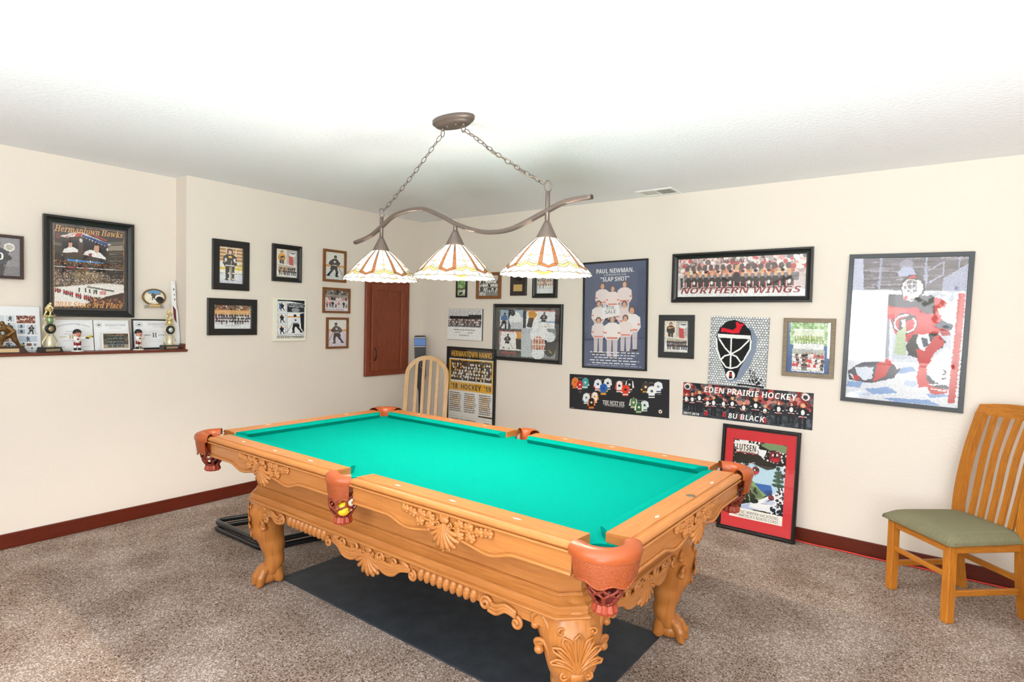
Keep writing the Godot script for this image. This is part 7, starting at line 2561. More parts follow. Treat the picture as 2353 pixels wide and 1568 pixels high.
# generic crowd of pale jerseyed players on dark blue, in place of the film's own picture
func art_film() -> Texture2D:
	var c := Board.new(420, 640, "4a5878")
	var spots := [[0.3, 0.19, 0.36, "e9dcdc"], [0.66, 0.18, 0.36, "e9dcdc"], [0.47, 0.22, 0.34, "efe0dd"], [0.24, 0.36, 0.36, "eee6e4"], [0.66, 0.37, 0.36, "e6d6d6"], [0.78, 0.42, 0.42, "f0eaea"], [0.24, 0.52, 0.36, "e9dedd"], [0.68, 0.5, 0.36, "ecdfdc"], [0.47, 0.5, 0.42, "f2ebe9"]]
	for s in spots:
		c.man(s[0], s[1], s[2], s[3], "e08a78", "cfc6cc", "d8a890", "6a5248")
	c.p("f1efef", [0.3, 0.43, 0.58, 0.4, 0.59, 0.5, 0.31, 0.535])
	for k in 5:
		c.lines("e9ecf2", 0.1 + 0.04 * (k % 3), 0.846 + k * 0.026, 0.9 - 0.04 * (k % 3), 0.866 + k * 0.026, 1, 1.0)
	c.lines("c9d0dc", 0.05, 0.975, 0.95, 0.985, 1, 1.0)
	return c.done()

func art_wings() -> Texture2D:
	var c := Board.new(640, 220, "d9cdcb")
	c.b("e9d3cf", 0.0, 0.0, 1.0, 0.45)
	c.speck(0.0, 0.0, 1.0, 0.4, ["c85a5a", "f1e6e2", "b8a8a6", "7a6a6a", "e09a94", "f6f0ec", "d8bcae"], 420, 0.05)
	for i in 17:
		var x := 0.09 + i * 0.0495
		c.e("6a5e60", x - 0.01, 0.25, 0.019, 0.08)
	c.b("8a8288", 0.05, 0.42, 0.95, 0.62)
	for i in 17:
		var x := 0.09 + i * 0.0495
		var up := 0.12 if i == 8 else 0.0
		c.p("3a3336", [x - 0.032, 0.78, x - 0.03, 0.58 - up, x - 0.012, 0.5 - up, x + 0.012, 0.5 - up, x + 0.03, 0.58 - up, x + 0.032, 0.78])
		c.e("e3b48e", x, 0.42 - up, 0.0135, 0.075)
		c.e(["d8b070", "5a3a28", "c89a5a", "3a2a22"][i % 4], x, 0.355 - up, 0.015, 0.035)
		c.b("b8323a", x - 0.028, 0.62, x - 0.02, 0.76)
		c.b("f0eeec", x - 0.02, 0.62, x - 0.014, 0.76)
		c.b("b8323a", x + 0.02, 0.64, x + 0.028, 0.78)
		if i % 3 == 1:
			c.e("f0eeec", x, 0.64, 0.012, 0.05)
	c.b("f3f3f3", 0.0, 0.82, 1.0, 1.0)
	for i in 60:
		c.b("d9dce0", i / 60.0, 0.86, i / 60.0 + 0.003, 1.0)
	for x in [0.03, 0.77]:
		c.l("3a3a3e", 0.06, [x, 0.5, x + 0.005, 0.8])
	return c.photo(0.5).done()

func art_two_photos() -> Texture2D:
	var c := Board.new(260, 330, "2f5f96")
	c.b("9fbf8c", 0.06, 0.0, 0.96, 0.45)  # green of the trees mirrored in the glass, painted over the mount
	c.speck(0.06, 0.0, 0.96, 0.42, ["b8d4a0", "8fb47a", "cfe0bc", "a8cc98"], 160, 0.03)  # mottling of those mirrored trees, painted too
	c.b("f4f6f2", 0.14, 0.13, 0.86, 0.55)
	c.b("dfe9d2", 0.14, 0.16, 0.86, 0.5)
	c.team(0.16, 0.26, 0.84, 0.42, 2, 11, ["8aa85a", "b4c46a", "a8bc78"], ["d8e4b8"], ["7a9a5a"])
	c.b("eef0ef", 0.14, 0.42, 0.86, 0.53)
	c.b("d9dcdc", 0.12, 0.53, 0.88, 0.98)
	c.b("b9bab6", 0.12, 0.53, 0.88, 0.68)
	c.b("e3b8a0", 0.12, 0.68, 0.88, 0.7)
	c.b("f3f3f3", 0.12, 0.7, 0.88, 0.98)
	c.team(0.14, 0.6, 0.86, 0.96, 3, 10, ["26262a", "f0f0f0", "3a2a2a", "c8484a"], ["e8e4de", "b8323a"], ["2a282a", "e6e4e0"])
	return c.photo(0.7).done()

func art_prairie() -> Texture2D:
	var c := Board.new(760, 220, "2f3236")
	c.speck(0.0, 0.0, 1.0, 0.5, ["8a2a2e", "4a4448", "b84a48", "24262a", "6a6468", "c8867a"], 320, 0.06)
	c.b("3d4248", 0.0, 0.72, 1.0, 1.0)
	c.speck(0.0, 0.7, 1.0, 1.0, ["4a5058", "343a40", "5a626a"], 120, 0.05)
	var r := [[0.03, 0.34, 0.4], [0.08, 0.3, 0.5], [0.14, 0.22, 0.55], [0.21, 0.4, 0.42], [0.26, 0.34, 0.5], [0.34, 0.36, 0.44], [0.41, 0.3, 0.52], [0.5, 0.42, 0.42], [0.59, 0.26, 0.58], [0.66, 0.44, 0.44], [0.76, 0.3, 0.56], [0.85, 0.3, 0.5], [0.93, 0.3, 0.62]]
	for k in r:
		c.man(k[0], k[1], k[2] * 1.15, "26262a", "f0eeec", "2a2a2e", "e0b498", ["d8b070", "5a3a28", "c89a5a"][int(k[0] * 100) % 3])
		c.e("f0eeec", k[0], k[1] + k[2] * 0.4, 0.014, 0.07)
		c.b("c8323a", k[0] - 0.022, k[1] + k[2] * 0.6, k[0] + 0.022, k[1] + k[2] * 0.63)
	for k in [[0.2, 0.62, 0.34], [0.35, 0.6, 0.34], [0.48, 0.62, 0.34], [0.66, 0.62, 0.36]]:
		c.man(k[0], k[1], k[2], "2c2a2c", "f0eeec", "c8323a", "e0b498", "a07a4a")
	for x in [0.035, 0.945]:
		c.c("e9e6e2", x, 0.12, 0.1)
		c.c("3a3a3e", x, 0.13, 0.06)
	return c.photo(0.5).done()

func art_lacrosse() -> Texture2D:
	var c := Board.new(200, 260, "8d8c92")
	c.b("7d7c84", 0.0, 0.75, 1.0, 1.0)
	c.man(0.4, 0.08, 1.1, "26303f", "3a4658", "20262f", "d9a98a", "2a1f1a")
	c.e("26303f", 0.62, 0.45, 0.08, 0.12)
	c.e("e6e2da", 0.74, 0.24, 0.14, 0.11)
	c.e("b8b4ac", 0.74, 0.24, 0.09, 0.07)
	c.l("3a3c40", 0.022, [0.72, 0.34, 0.58, 0.96])
	c.e("1c1e22", 0.7, 0.52, 0.1, 0.07)
	return c.photo(0.6).done()

# ---------------------------------------------------------------- walls
func pictures_on_left_wall():
	var black := mat("131315", 0.32)
	var brown := wood("9a622f", false, 0.4, 4.0, 0.35)
	var dark := mat("3a1d1a", 0.35)
	var o := stand("framed_portrait", "dark wood framed portrait of a lacrosse player above the collage board", "picture", "left", 3.392, 1.767, -0.15)
	framed(o, 0.23, 0.268, 0.018, 0.016, FLAT, dark, art_lacrosse())
	words(o, "30", -0.012, 0.002, 0.06, 0.044, 0.0056, "f2f2f2")
	o = stand("framed_arena_poster", "large black framed arena poster with orange script, above the certificates", "picture", "left", 2.923, 1.732, -0.15)
	framed(o, 0.515, 0.652, 0.045, 0.03, SCOOP, black, art_arena(), 0.012, "2a2724")
	words(o, "Hermantown Hawks", 0.0, 0.247, 0.385, 0.042, 0.0084, "d9a05c", "sb", 0.22)
	words(o, "2018 State 3rd Place", 0.0, -0.245, 0.385, 0.04, 0.0084, "e09a4a", "sb", 0.22)
	words(o, "H", -0.02, 0.075, 0.018, 0.022, 0.0084, "3a1c18", "sb")
	o = stand("framed_player_photo", "wide black frame with a girl hockey player standing with her stick", "picture", "left", 2.041, 1.824, 0.0)
	framed(o, 0.289, 0.384, 0.052, 0.018, FLAT, black, art_rink_portrait())
	o = stand("framed_team_photo", "wide black frame with a team photo, under the standing player's frame", "picture", "left", 2.025, 1.424, 0.0)
	framed(o, 0.391, 0.283, 0.05, 0.018, FLAT, black, art_team("8a5a3c", "d9a05a", "eef0f3", ["26222a", "3a2a3a", "2a2a30"], ["c8484a", "f0eeea"], ["26222a", "e6e2e4"]))
	words(o, "JUNIOR GOLD HOCKEY", 0.0, -0.07, 0.12, 0.009, 0.006, "6a6a6a", "d")
	o = stand("framed_locker_collage", "black stepped frame with an orange-jersey player and team, on the ledge wall", "picture", "left", 1.566, 1.881, 0.0)
	framed(o, 0.267, 0.308, 0.038, 0.022, SCOOP, black, art_locker_collage(true))
	o = stand("tournament_plaque", "cream board with hockey pictures and tournament lettering along its foot", "plaque", "left", 1.534, 1.41, 0.0)
	var m := MB.new()
	m.box(Vector3(0, 0, 0.008), Vector3(0.311, 0.366, 0.016), 0.003)
	part(o, "board", m.done(), mat("efead8", 0.5))
	part(o, "print", sheet(0.303, 0.358, 0.0166, 0.0006), print_material(art_tournament()))
	words(o, "DRYDEN NOVICE TOURNAMENT", 0.006, -0.148, 0.255, 0.02, 0.0166, "26262a")
	o = stand("framed_skater_photo", "small brown frame with a skater in black and white, topmost of three", "picture", "left", 1.09, 1.901, 0.0)
	framed(o, 0.244, 0.289, 0.022, 0.018, FLAT, brown, art_skater("e0a45e", "dfe3e2", "26262a", "f0f0ee", "26262a", 1.0))
	o = stand("framed_rangers_photo", "small brown frame with a team on the ice, middle of three", "picture", "left", 1.066, 1.59, 0.0)
	framed(o, 0.293, 0.229, 0.02, 0.018, FLAT, brown, art_team("4a4548", "8a7f7e", "f0e8ea", ["26242a", "eae4e6", "c88a94"], ["b84a5a", "2a2a2e"], ["e6dfe2", "3a363c"], 2, 8, 0.3, 0.84))
	words(o, "WESTFORT RANGERS", -0.018, -0.082, 0.2, 0.015, 0.0056, "3a4a7a", "d")
	o = stand("framed_skater_photo", "small brown frame with a lone skater in dark kit, lowest of three", "picture", "left", 1.053, 1.294, 0.0)
	framed(o, 0.238, 0.284, 0.02, 0.018, FLAT, brown, art_skater("e2a566", "e6dce4", "4a3a34", "d8d0d4", "3a302e", -1.0))
	# wall cabinet
	o = stand("wall_cabinet", "reddish brown wall cabinet with one panelled door and a bronze pull", "cabinet", "left", 0.471, 1.348, 0.0)
	var cw := wood("964a2c", true, 0.4, 1.8, 0.25)
	m = MB.new()
	m.box(Vector3(0, 0, 0.015), Vector3(0.55, 0.946, 0.03), 0.003)
	part(o, "body", m.done(), cw)
	m = MB.new()
	for s in [-1.0, 1.0]:
		m.box(Vector3(0.185 * s - 0.005, 0, 0.041), Vector3(0.06, 0.84, 0.02), 0.002)
		m.box(Vector3(-0.005, 0.39 * s, 0.041), Vector3(0.31, 0.06, 0.02), 0.002)
	m.box(Vector3(-0.005, 0, 0.036), Vector3(0.32, 0.73, 0.009))
	var dr := part(o, "door", m.done(), cw)
	m = MB.new().smooth(0)
	m.tube(spline([Vector3(-0.185, -0.2, 0.05), Vector3(-0.185, -0.215, 0.068), Vector3(-0.185, -0.26, 0.078), Vector3(-0.185, -0.305, 0.068), Vector3(-0.185, -0.32, 0.05)], 4), [0.007, 0.006, 0.0055, 0.005, 0.005, 0.005, 0.005, 0.005, 0.005, 0.005, 0.005, 0.005, 0.005, 0.0055, 0.006, 0.006, 0.007], 8)
	part(dr, "handle", m.done(), mat("2c2522", 0.35, 0.6))

func pictures_on_back_wall():
	var black := mat("151517", 0.3)
	var brown := wood("a5713d", false, 0.4, 4.0, 0.35)
	# hockey stick standing in the corner
	var o := thing("hockey_stick", "black stick with a blue band standing upright behind the pale chair", "stick", Vector3(0.235, 0, 0.19))
	o.basis = Basis(Vector3.UP, 0.72) * Basis(Vector3(1, 0, 0), -0.045) * Basis(Vector3(0, 0, 1), 0.03)
	var m := MB.new()
	m.prism(PackedVector2Array([Vector2(-0.016, 0.0), Vector2(0.016, 0.0), Vector2(0.018, 0.7), Vector2(0.05, 0.86), Vector2(0.056, 1.255), Vector2(0.046, 1.27), Vector2(-0.046, 1.27), Vector2(-0.056, 1.255), Vector2(-0.05, 0.86), Vector2(-0.018, 0.7)]), -0.01, 0.01, 0.003)
	part(o, "shaft", m.done(), mat("1b1c20", 0.5))
	m = MB.new()
	m.box(Vector3(0, 1.205, 0.0), Vector3(0.113, 0.07, 0.0212), 0.001)
	part(o, "band", m.done(), mat("3f74c4", 0.4))
	m = MB.new()
	m.box(Vector3(0, 1.249, 0.0), Vector3(0.113, 0.006, 0.0212))
	m.box(Vector3(0, 1.16, 0.0), Vector3(0.113, 0.005, 0.0212))
	part(o, "stripe", m.done(), mat("e9eef4", 0.4))
	m = MB.new().smooth(0)
	m.tube(spline([Vector3(-0.02, 0.98, 0.011), Vector3(0.005, 1.03, 0.011), Vector3(0.03, 1.05, 0.011), Vector3(0.02, 1.01, 0.011), Vector3(0.0, 0.97, 0.011), Vector3(0.02, 0.94, 0.011), Vector3(0.03, 0.96, 0.011)], 4), 0.004, 6, 0.3)
	part(o, "script_mark", m.done(), mat("eeeeee", 0.5))
	# season poster
	o = stand("framed_season_poster", "black framed yellow and white hockey season poster beside the pale chair", "poster", "back", 0.72, 0.735, 0.0)
	framed(o, 0.63, 0.87, 0.02, 0.025, FLAT, black, art_season())
	words(o, "HERMANTOWN HAWKS", 0.0, 0.368, 0.53, 0.055, 0.0072, "e8b43c")
	words(o, "'18  HOCKEY  '19", 0.0, 0.042, 0.52, 0.052, 0.0072, "2a241c")
	words(o, "STATE CHAMPIONS", -0.09, -0.3, 0.34, 0.035, 0.0072, "1e1c1a", "sb")
	# team photo board
	o = stand("photo_board", "frameless white board with a wide grey team photo and captions", "plaque", "back", 0.626, 1.395, 0.0)
	m = MB.new()
	m.box(Vector3(0, 0, 0.007), Vector3(0.463, 0.309, 0.014), 0.002)
	part(o, "board", m.done(), mat("2a2a2c", 0.5))
	part(o, "print", sheet(0.459, 0.305, 0.0148, 0.0008), print_material(art_plaque_photo(), 0.25))
	o = stand("framed_action_collage", "black framed collage of goalie action photos and a caged face", "picture", "back", 1.382, 1.337, 0.0)
	framed(o, 0.776, 0.529, 0.032, 0.025, ROUND, black, art_action_collage())
	o = stand("framed_landscape", "narrow black frame with a green landscape beneath the middle lamp shade", "picture", "back", 0.574, 1.812, 0.0)
	framed(o, 0.14, 0.296, 0.014, 0.018, FLAT, black, art_slopes())
	o = stand("framed_old_team_photo", "brown wood frame with a black and white team photo", "picture", "back", 0.921, 1.775, 0.0)
	framed(o, 0.303, 0.252, 0.03, 0.02, FLAT, brown, art_old_team())
	o = stand("puck_plaque", "dark wooden plaque with a hockey puck and a gold plate", "plaque", "back", 1.28, 1.824, 0.0)
	m = MB.new()
	m.box(Vector3(0, 0, 0.01), Vector3(0.185, 0.291, 0.02), 0.004)
	part(o, "board", m.done(), mat("2e2422", 0.3))
	m = MB.new()
	m.box(Vector3(0, -0.075, 0.0205), Vector3(0.1, 0.062, 0.0015), 0.0006)
	part(o, "plate", m.done(), mat("d8b878", 0.35, 0.5))
	m = MB.new().smooth(0)
	m.xf = Transform3D(Basis(Vector3(1, 0, 0), PI / 2), Vector3(0.01, 0.03, 0.02))
	m.lathe([[0.0, 0.026], [0.034, 0.026], [0.038, 0.022], [0.038, 0.0]], 28)
	part(o, "puck", m.done(), mat("1a1a1c", 0.6))
	o = stand("framed_team_photo", "black stepped frame with a small team photo, beside the puck plaque", "picture", "back", 1.574, 1.811, 0.0)
	framed(o, 0.258, 0.309, 0.04, 0.026, SCOOP, black, art_team("c9c2b4", "d8b48a", "e9ecec", ["b87a52", "c88a62", "a8704c"], ["3a2a26", "f0eeea"], ["2a2624", "e6e2dc"], 3, 9, 0.3, 0.8))
	# film poster
	o = stand("film_poster", "dark blue framed film poster with a crowd of pale-jerseyed players", "poster", "back", 2.266, 1.514, 0.0, 1.2)
	framed(o, 0.587, 0.892, 0.013, 0.018, FLAT, black, art_film())
	words(o, "PAUL NEWMAN.", 0.0, 0.365, 0.34, 0.036, 0.0058, "eef0f4")
	words(o, "A GEORGE ROY HILL FILM", 0.0, 0.332, 0.2, 0.014, 0.0058, "dfe4ec", "d")
	words(o, "\"SLAP SHOT\"", 0.0, 0.297, 0.26, 0.036, 0.0058, "eef0f4")
	words(o, "FOR", -0.035, 0.06, 0.07, 0.026, 0.0058, "3a4258", "d", 0.0, 0.0, "lettering", 0.08)
	words(o, "SALE", -0.035, 0.027, 0.1, 0.028, 0.0058, "3a4258", "d", 0.0, 0.0, "lettering", 0.08)
	o = stand("jersey_poster", "long black unframed poster with groups of hockey jerseys", "poster", "back", 2.309, 0.86, 0.001, 1.5)
	part(o, "print", sheet(0.903, 0.3, 0.003, 0.002), print_material(art_jerseys()))
	words(o, "THE NEXT SIX", -0.028, -0.07, 0.2, 0.032, 0.003, "f0efec", "sb")
	words(o, "THE MODERN ERA BEGINS", -0.022, -0.094, 0.18, 0.011, 0.003, "d9d8d4", "s")
	o = stand("framed_team_panorama", "wide black scooped frame with a panorama of a black-jerseyed team", "picture", "back", 3.245, 1.805, 0.0, 0.3)
	framed(o, 0.975, 0.369, 0.042, 0.03, SCOOP, black, art_wings())
	words(o, "MINNESOTA", -0.03, 0.115, 0.2, 0.026, 0.0082, "26262a", "sb")
	words(o, "NORTHERN WINGS", 0.0, -0.095, 0.84, 0.052, 0.0082, "f3f1f0", "db", 0.3)
	words(o, "NORTHERN WINGS", 0.0, -0.095, 0.828, 0.046, 0.0086, "8a1f28", "db", 0.3)
	o = stand("framed_locker_collage", "flat black frame with a folded-arms player and team, above the jersey poster", "picture", "back", 2.8, 1.358, 0.0, 0.8)
	framed(o, 0.281, 0.331, 0.045, 0.018, FLAT, mat("26262a", 0.5), art_locker_collage(false))
	o = stand("goalie_mask_canvas", "unframed canvas of a black goalie mask on a grey and white weave", "painting", "back", 3.266, 1.266, 0.0, -1.0)
	part(o, "canvas", sheet(0.403, 0.502, 0.018, 0.018), print_material(art_mask(), 0.7))
	words(o, "To", 0.105, -0.14, 0.05, 0.03, 0.018, "2a2a2c", "db", 0.0, 0.0, "lettering", -0.1)
	words(o, "My", 0.125, -0.175, 0.06, 0.03, 0.018, "2a2a2c", "db", 0.0, 0.0, "lettering", -0.1)
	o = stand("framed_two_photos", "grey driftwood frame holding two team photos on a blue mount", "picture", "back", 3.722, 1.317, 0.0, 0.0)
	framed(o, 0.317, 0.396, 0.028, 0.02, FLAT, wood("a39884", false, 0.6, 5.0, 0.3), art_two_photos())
	o = stand("team_poster", "long unframed poster of a young black and red team, under the mask canvas", "poster", "back", 3.318, 0.888, 0.001, 0.0)
	part(o, "print", sheet(0.899, 0.25, 0.0025, 0.0015), print_material(art_prairie()))
	words(o, "EDEN PRAIRIE HOCKEY", 0.03, 0.085, 0.63, 0.042, 0.0025, "f4f4f2", "db", 0.1)
	words(o, "8U BLACK", 0.02, -0.09, 0.25, 0.038, 0.0025, "f4f4f2", "db", 0.1)
	words(o, "2017-2018", -0.38, -0.108, 0.12, 0.017, 0.0025, "f4f4f2", "db", 0.1)
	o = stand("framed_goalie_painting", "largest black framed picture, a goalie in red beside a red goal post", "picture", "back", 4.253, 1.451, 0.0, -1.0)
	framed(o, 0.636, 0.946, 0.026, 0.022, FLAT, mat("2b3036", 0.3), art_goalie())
	# ski poster leaning on the wall
	o = thing("framed_ski_poster", "black framed ski resort poster with a red mount leaning against the wall", "poster", Vector3(3.45, 0.0, 0.098))
	o.basis = Basis(Vector3(1, 0, 0), -0.092)
	var inner := Vector3(0, 0.372, 0)
	var fr := []
	for k in ROUND:
		fr.append([k[0] * 0.026, k[1] * 0.024])
	part(o, "frame", moulding(0.52, 0.744, fr), mat("151517", 0.3), at(0, inner.y, 0))
	m = MB.new()
	m.box(Vector3(0, inner.y, 0.004), Vector3(0.472, 0.696, 0.002))
	part(o, "mount", m.done(), mat("d22a33", 0.6))
	part(o, "print", sheet(0.352, 0.545, 0.0062, 0.001), print_material(art_ski()), at(-0.002, inner.y, 0))
	m = MB.new()
	m.box(Vector3(0, inner.y, 0.0102), Vector3(0.472, 0.696, 0.0018))
	part(o, "glass", m.done(), glass(0.0))
	words(o, "LUTSEN", -0.09, inner.y + 0.222, 0.13, 0.042, 0.0062, "1c1c1e", "db")
	words(o, "MOUNTAINS", -0.085, inner.y + 0.191, 0.1, 0.013, 0.0062, "1c1c1e", "db")
	words(o, "CLASSIC WINTER VACATIONS", -0.002, inner.y - 0.229, 0.3, 0.019, 0.0062, "26262a", "d")
	words(o, "ON", -0.135, inner.y - 0.254, 0.024, 0.013, 0.0062, "c42a30", "db")
	words(o, "AMERICA'S NORTH COAST", 0.018, inner.y - 0.254, 0.265, 0.019, 0.0062, "26262a", "d")

# ---------------------------------------------------------------- things on the ledge
func gold() -> StandardMaterial3D:
	return mat("ecd9a0", 0.28, 0.7)

# small hockey player: joints for a stooping skater, facing +x, feet at y 0, about h tall
func skater_prims(h: float) -> Array:
	var k := h
	var p := []
	p.append([Vector3(0.16, 0.86, 0) * k, Vector3(0.085, 0.1, 0.085) * k])
	p.append([Vector3(0.1, 0.74, 0) * k, Vector3(0.14, 0.8, 0) * k, 0.06 * k, 0.05 * k])
	p.append([Vector3(-0.06, 0.52, 0) * k, Vector3(0.08, 0.7, 0) * k, 0.12 * k, 0.13 * k])
	for s in [-1.0, 1.0]:
		p.append([Vector3(0.08, 0.7, 0.12 * s) * k, Vector3(0.16 + 0.05 * s, 0.52, 0.17 * s) * k, 0.065 * k, 0.05 * k])
		p.append([Vector3(0.16 + 0.05 * s, 0.52, 0.17 * s) * k, Vector3(0.26, 0.42 - 0.06 * s, 0.06 * s) * k, 0.05 * k, 0.045 * k])
		p.append([Vector3(-0.06, 0.5, 0.07 * s) * k, Vector3(0.08 * s + 0.03, 0.28, 0.1 * s) * k, 0.1 * k, 0.07 * k])
		p.append([Vector3(0.08 * s + 0.03, 0.28, 0.1 * s) * k, Vector3(0.12 * s - 0.05, 0.07, 0.1 * s) * k, 0.065 * k, 0.045 * k])
		p.append([Vector3(0.12 * s - 0.08, 0.035, 0.1 * s) * k, Vector3(0.12 * s + 0.06, 0.03, 0.1 * s) * k, 0.035 * k, 0.03 * k])
	return p

func stick_mesh(h: float) -> ArrayMesh:
	var m := MB.new().smooth(0)
	m.tube([Vector3(0.1, 0.66, 0.2) * h, Vector3(0.26, 0.42, 0.04) * h, Vector3(0.5, 0.05, -0.14) * h], 0.016 * h, 6)
	m.tube([Vector3(0.5, 0.05, -0.14) * h, Vector3(0.66, 0.03, -0.16) * h], [0.02 * h, 0.026 * h], 6)
	return m.done()

# column trophy with a figure on top, facing +z
func trophy(label: String, z: float, turn: float, h: float, green: bool, puck: String):
	var t := thing("hockey_trophy", label, "trophy", Vector3(-0.035, 1.181, z), PI / 2 + turn, "gold column trophies")
	var g := gold()
	var s := h / 0.31
	var m := MB.new()
	m.prism(PackedVector2Array([Vector2(-0.062, 0), Vector2(0.062, 0), Vector2(0.05, 0.03 * s), Vector2(-0.05, 0.03 * s)]), -0.03, 0.03, 0.002)
	var b := part(t, "base", m.done(), mat("2a2421", 0.3))
	m = MB.new()
	m.box(Vector3(0, 0.014, 0.0308), Vector3(0.085, 0.016, 0.0016))
	part(b, "plate", m.done(), mat("a8977a", 0.35, 0.5))
	m = MB.new().smooth(0)
	m.lathe([[0.0, 0.03 * s], [0.026, 0.03 * s], [0.018, 0.06 * s], [0.014, 0.1 * s], [0.0, 0.1 * s]], 20)
	part(t, "column", m.done(), mat("f0e8c8", 0.3, 0.35))
	for k in [-1.0, 1.0]:
		m = MB.new().smooth(0)
		m.tube(spline([Vector3(0.012 * k, 0.115 * s, 0.004), Vector3(0.03 * k, 0.09 * s, 0.004), Vector3(0.045 * k, 0.06 * s, 0.002), Vector3(0.034 * k, 0.032 * s, 0)], 5), 0.0055, 8, 0.6)
		m.tube(spline([Vector3(0.014 * k, 0.19 * s, 0), Vector3(0.036 * k, 0.165 * s, 0), Vector3(0.038 * k, 0.135 * s, 0), Vector3(0.02 * k, 0.105 * s, 0)], 5), 0.0045, 8, 0.6)
		m.tube(spline([Vector3(0.016 * k, 0.222 * s, 0), Vector3(0.032 * k, 0.208 * s, 0), Vector3(0.024 * k, 0.19 * s, 0)], 4), 0.0035, 6)
		part(t, "wing", m.done(), g)
	m = MB.new().smooth(0)
	m.xf = Transform3D(Basis(Vector3(1, 0, 0), PI / 2), Vector3(0, 0.145 * s, 0.004))
	m.lathe([[0.0, 0.011], [0.018, 0.011], [0.02, 0.014], [0.027, 0.014], [0.031, 0.009], [0.031, 0.0], [0.0, 0.0]], 32)
	var md := part(t, "medallion_ring", m.done(), mat("1c1a18", 0.35))
	m = MB.new().smooth(0)
	m.xf = Transform3D(Basis(Vector3(1, 0, 0), PI / 2), Vector3(0, 0.145 * s, 0.0152))
	m.lathe([[0.0, 0.0008], [0.0185, 0.0008], [0.0185, 0.0]], 28)
	part(md, "medallion", m.done(), mat(puck, 0.3, 0.3))
	m = MB.new().smooth(0)
	m.lathe([[0.0, 0.175 * s], [0.017, 0.175 * s], [0.018, 0.2 * s], [0.015, 0.222 * s], [0.0, 0.222 * s]], 16)
	part(t, "upper_column", m.done(), mat("8fae86" if green else "d9c48a", 0.3, 0.5))
	m = MB.new().smooth(0)
	m.lathe([[0.0, 0.222 * s], [0.03, 0.222 * s], [0.03, 0.227 * s], [0.0, 0.229 * s]], 24)
	part(t, "platform", m.done(), g)
	var fh := 0.085 * s
	part(t, "figure", blob(skater_prims(fh), 0.0018, 0.0035), g, at(-0.008, 0.228 * s, 0))
	part(t, "figure_stick", stick_mesh(fh), g, at(-0.008, 0.228 * s, 0))

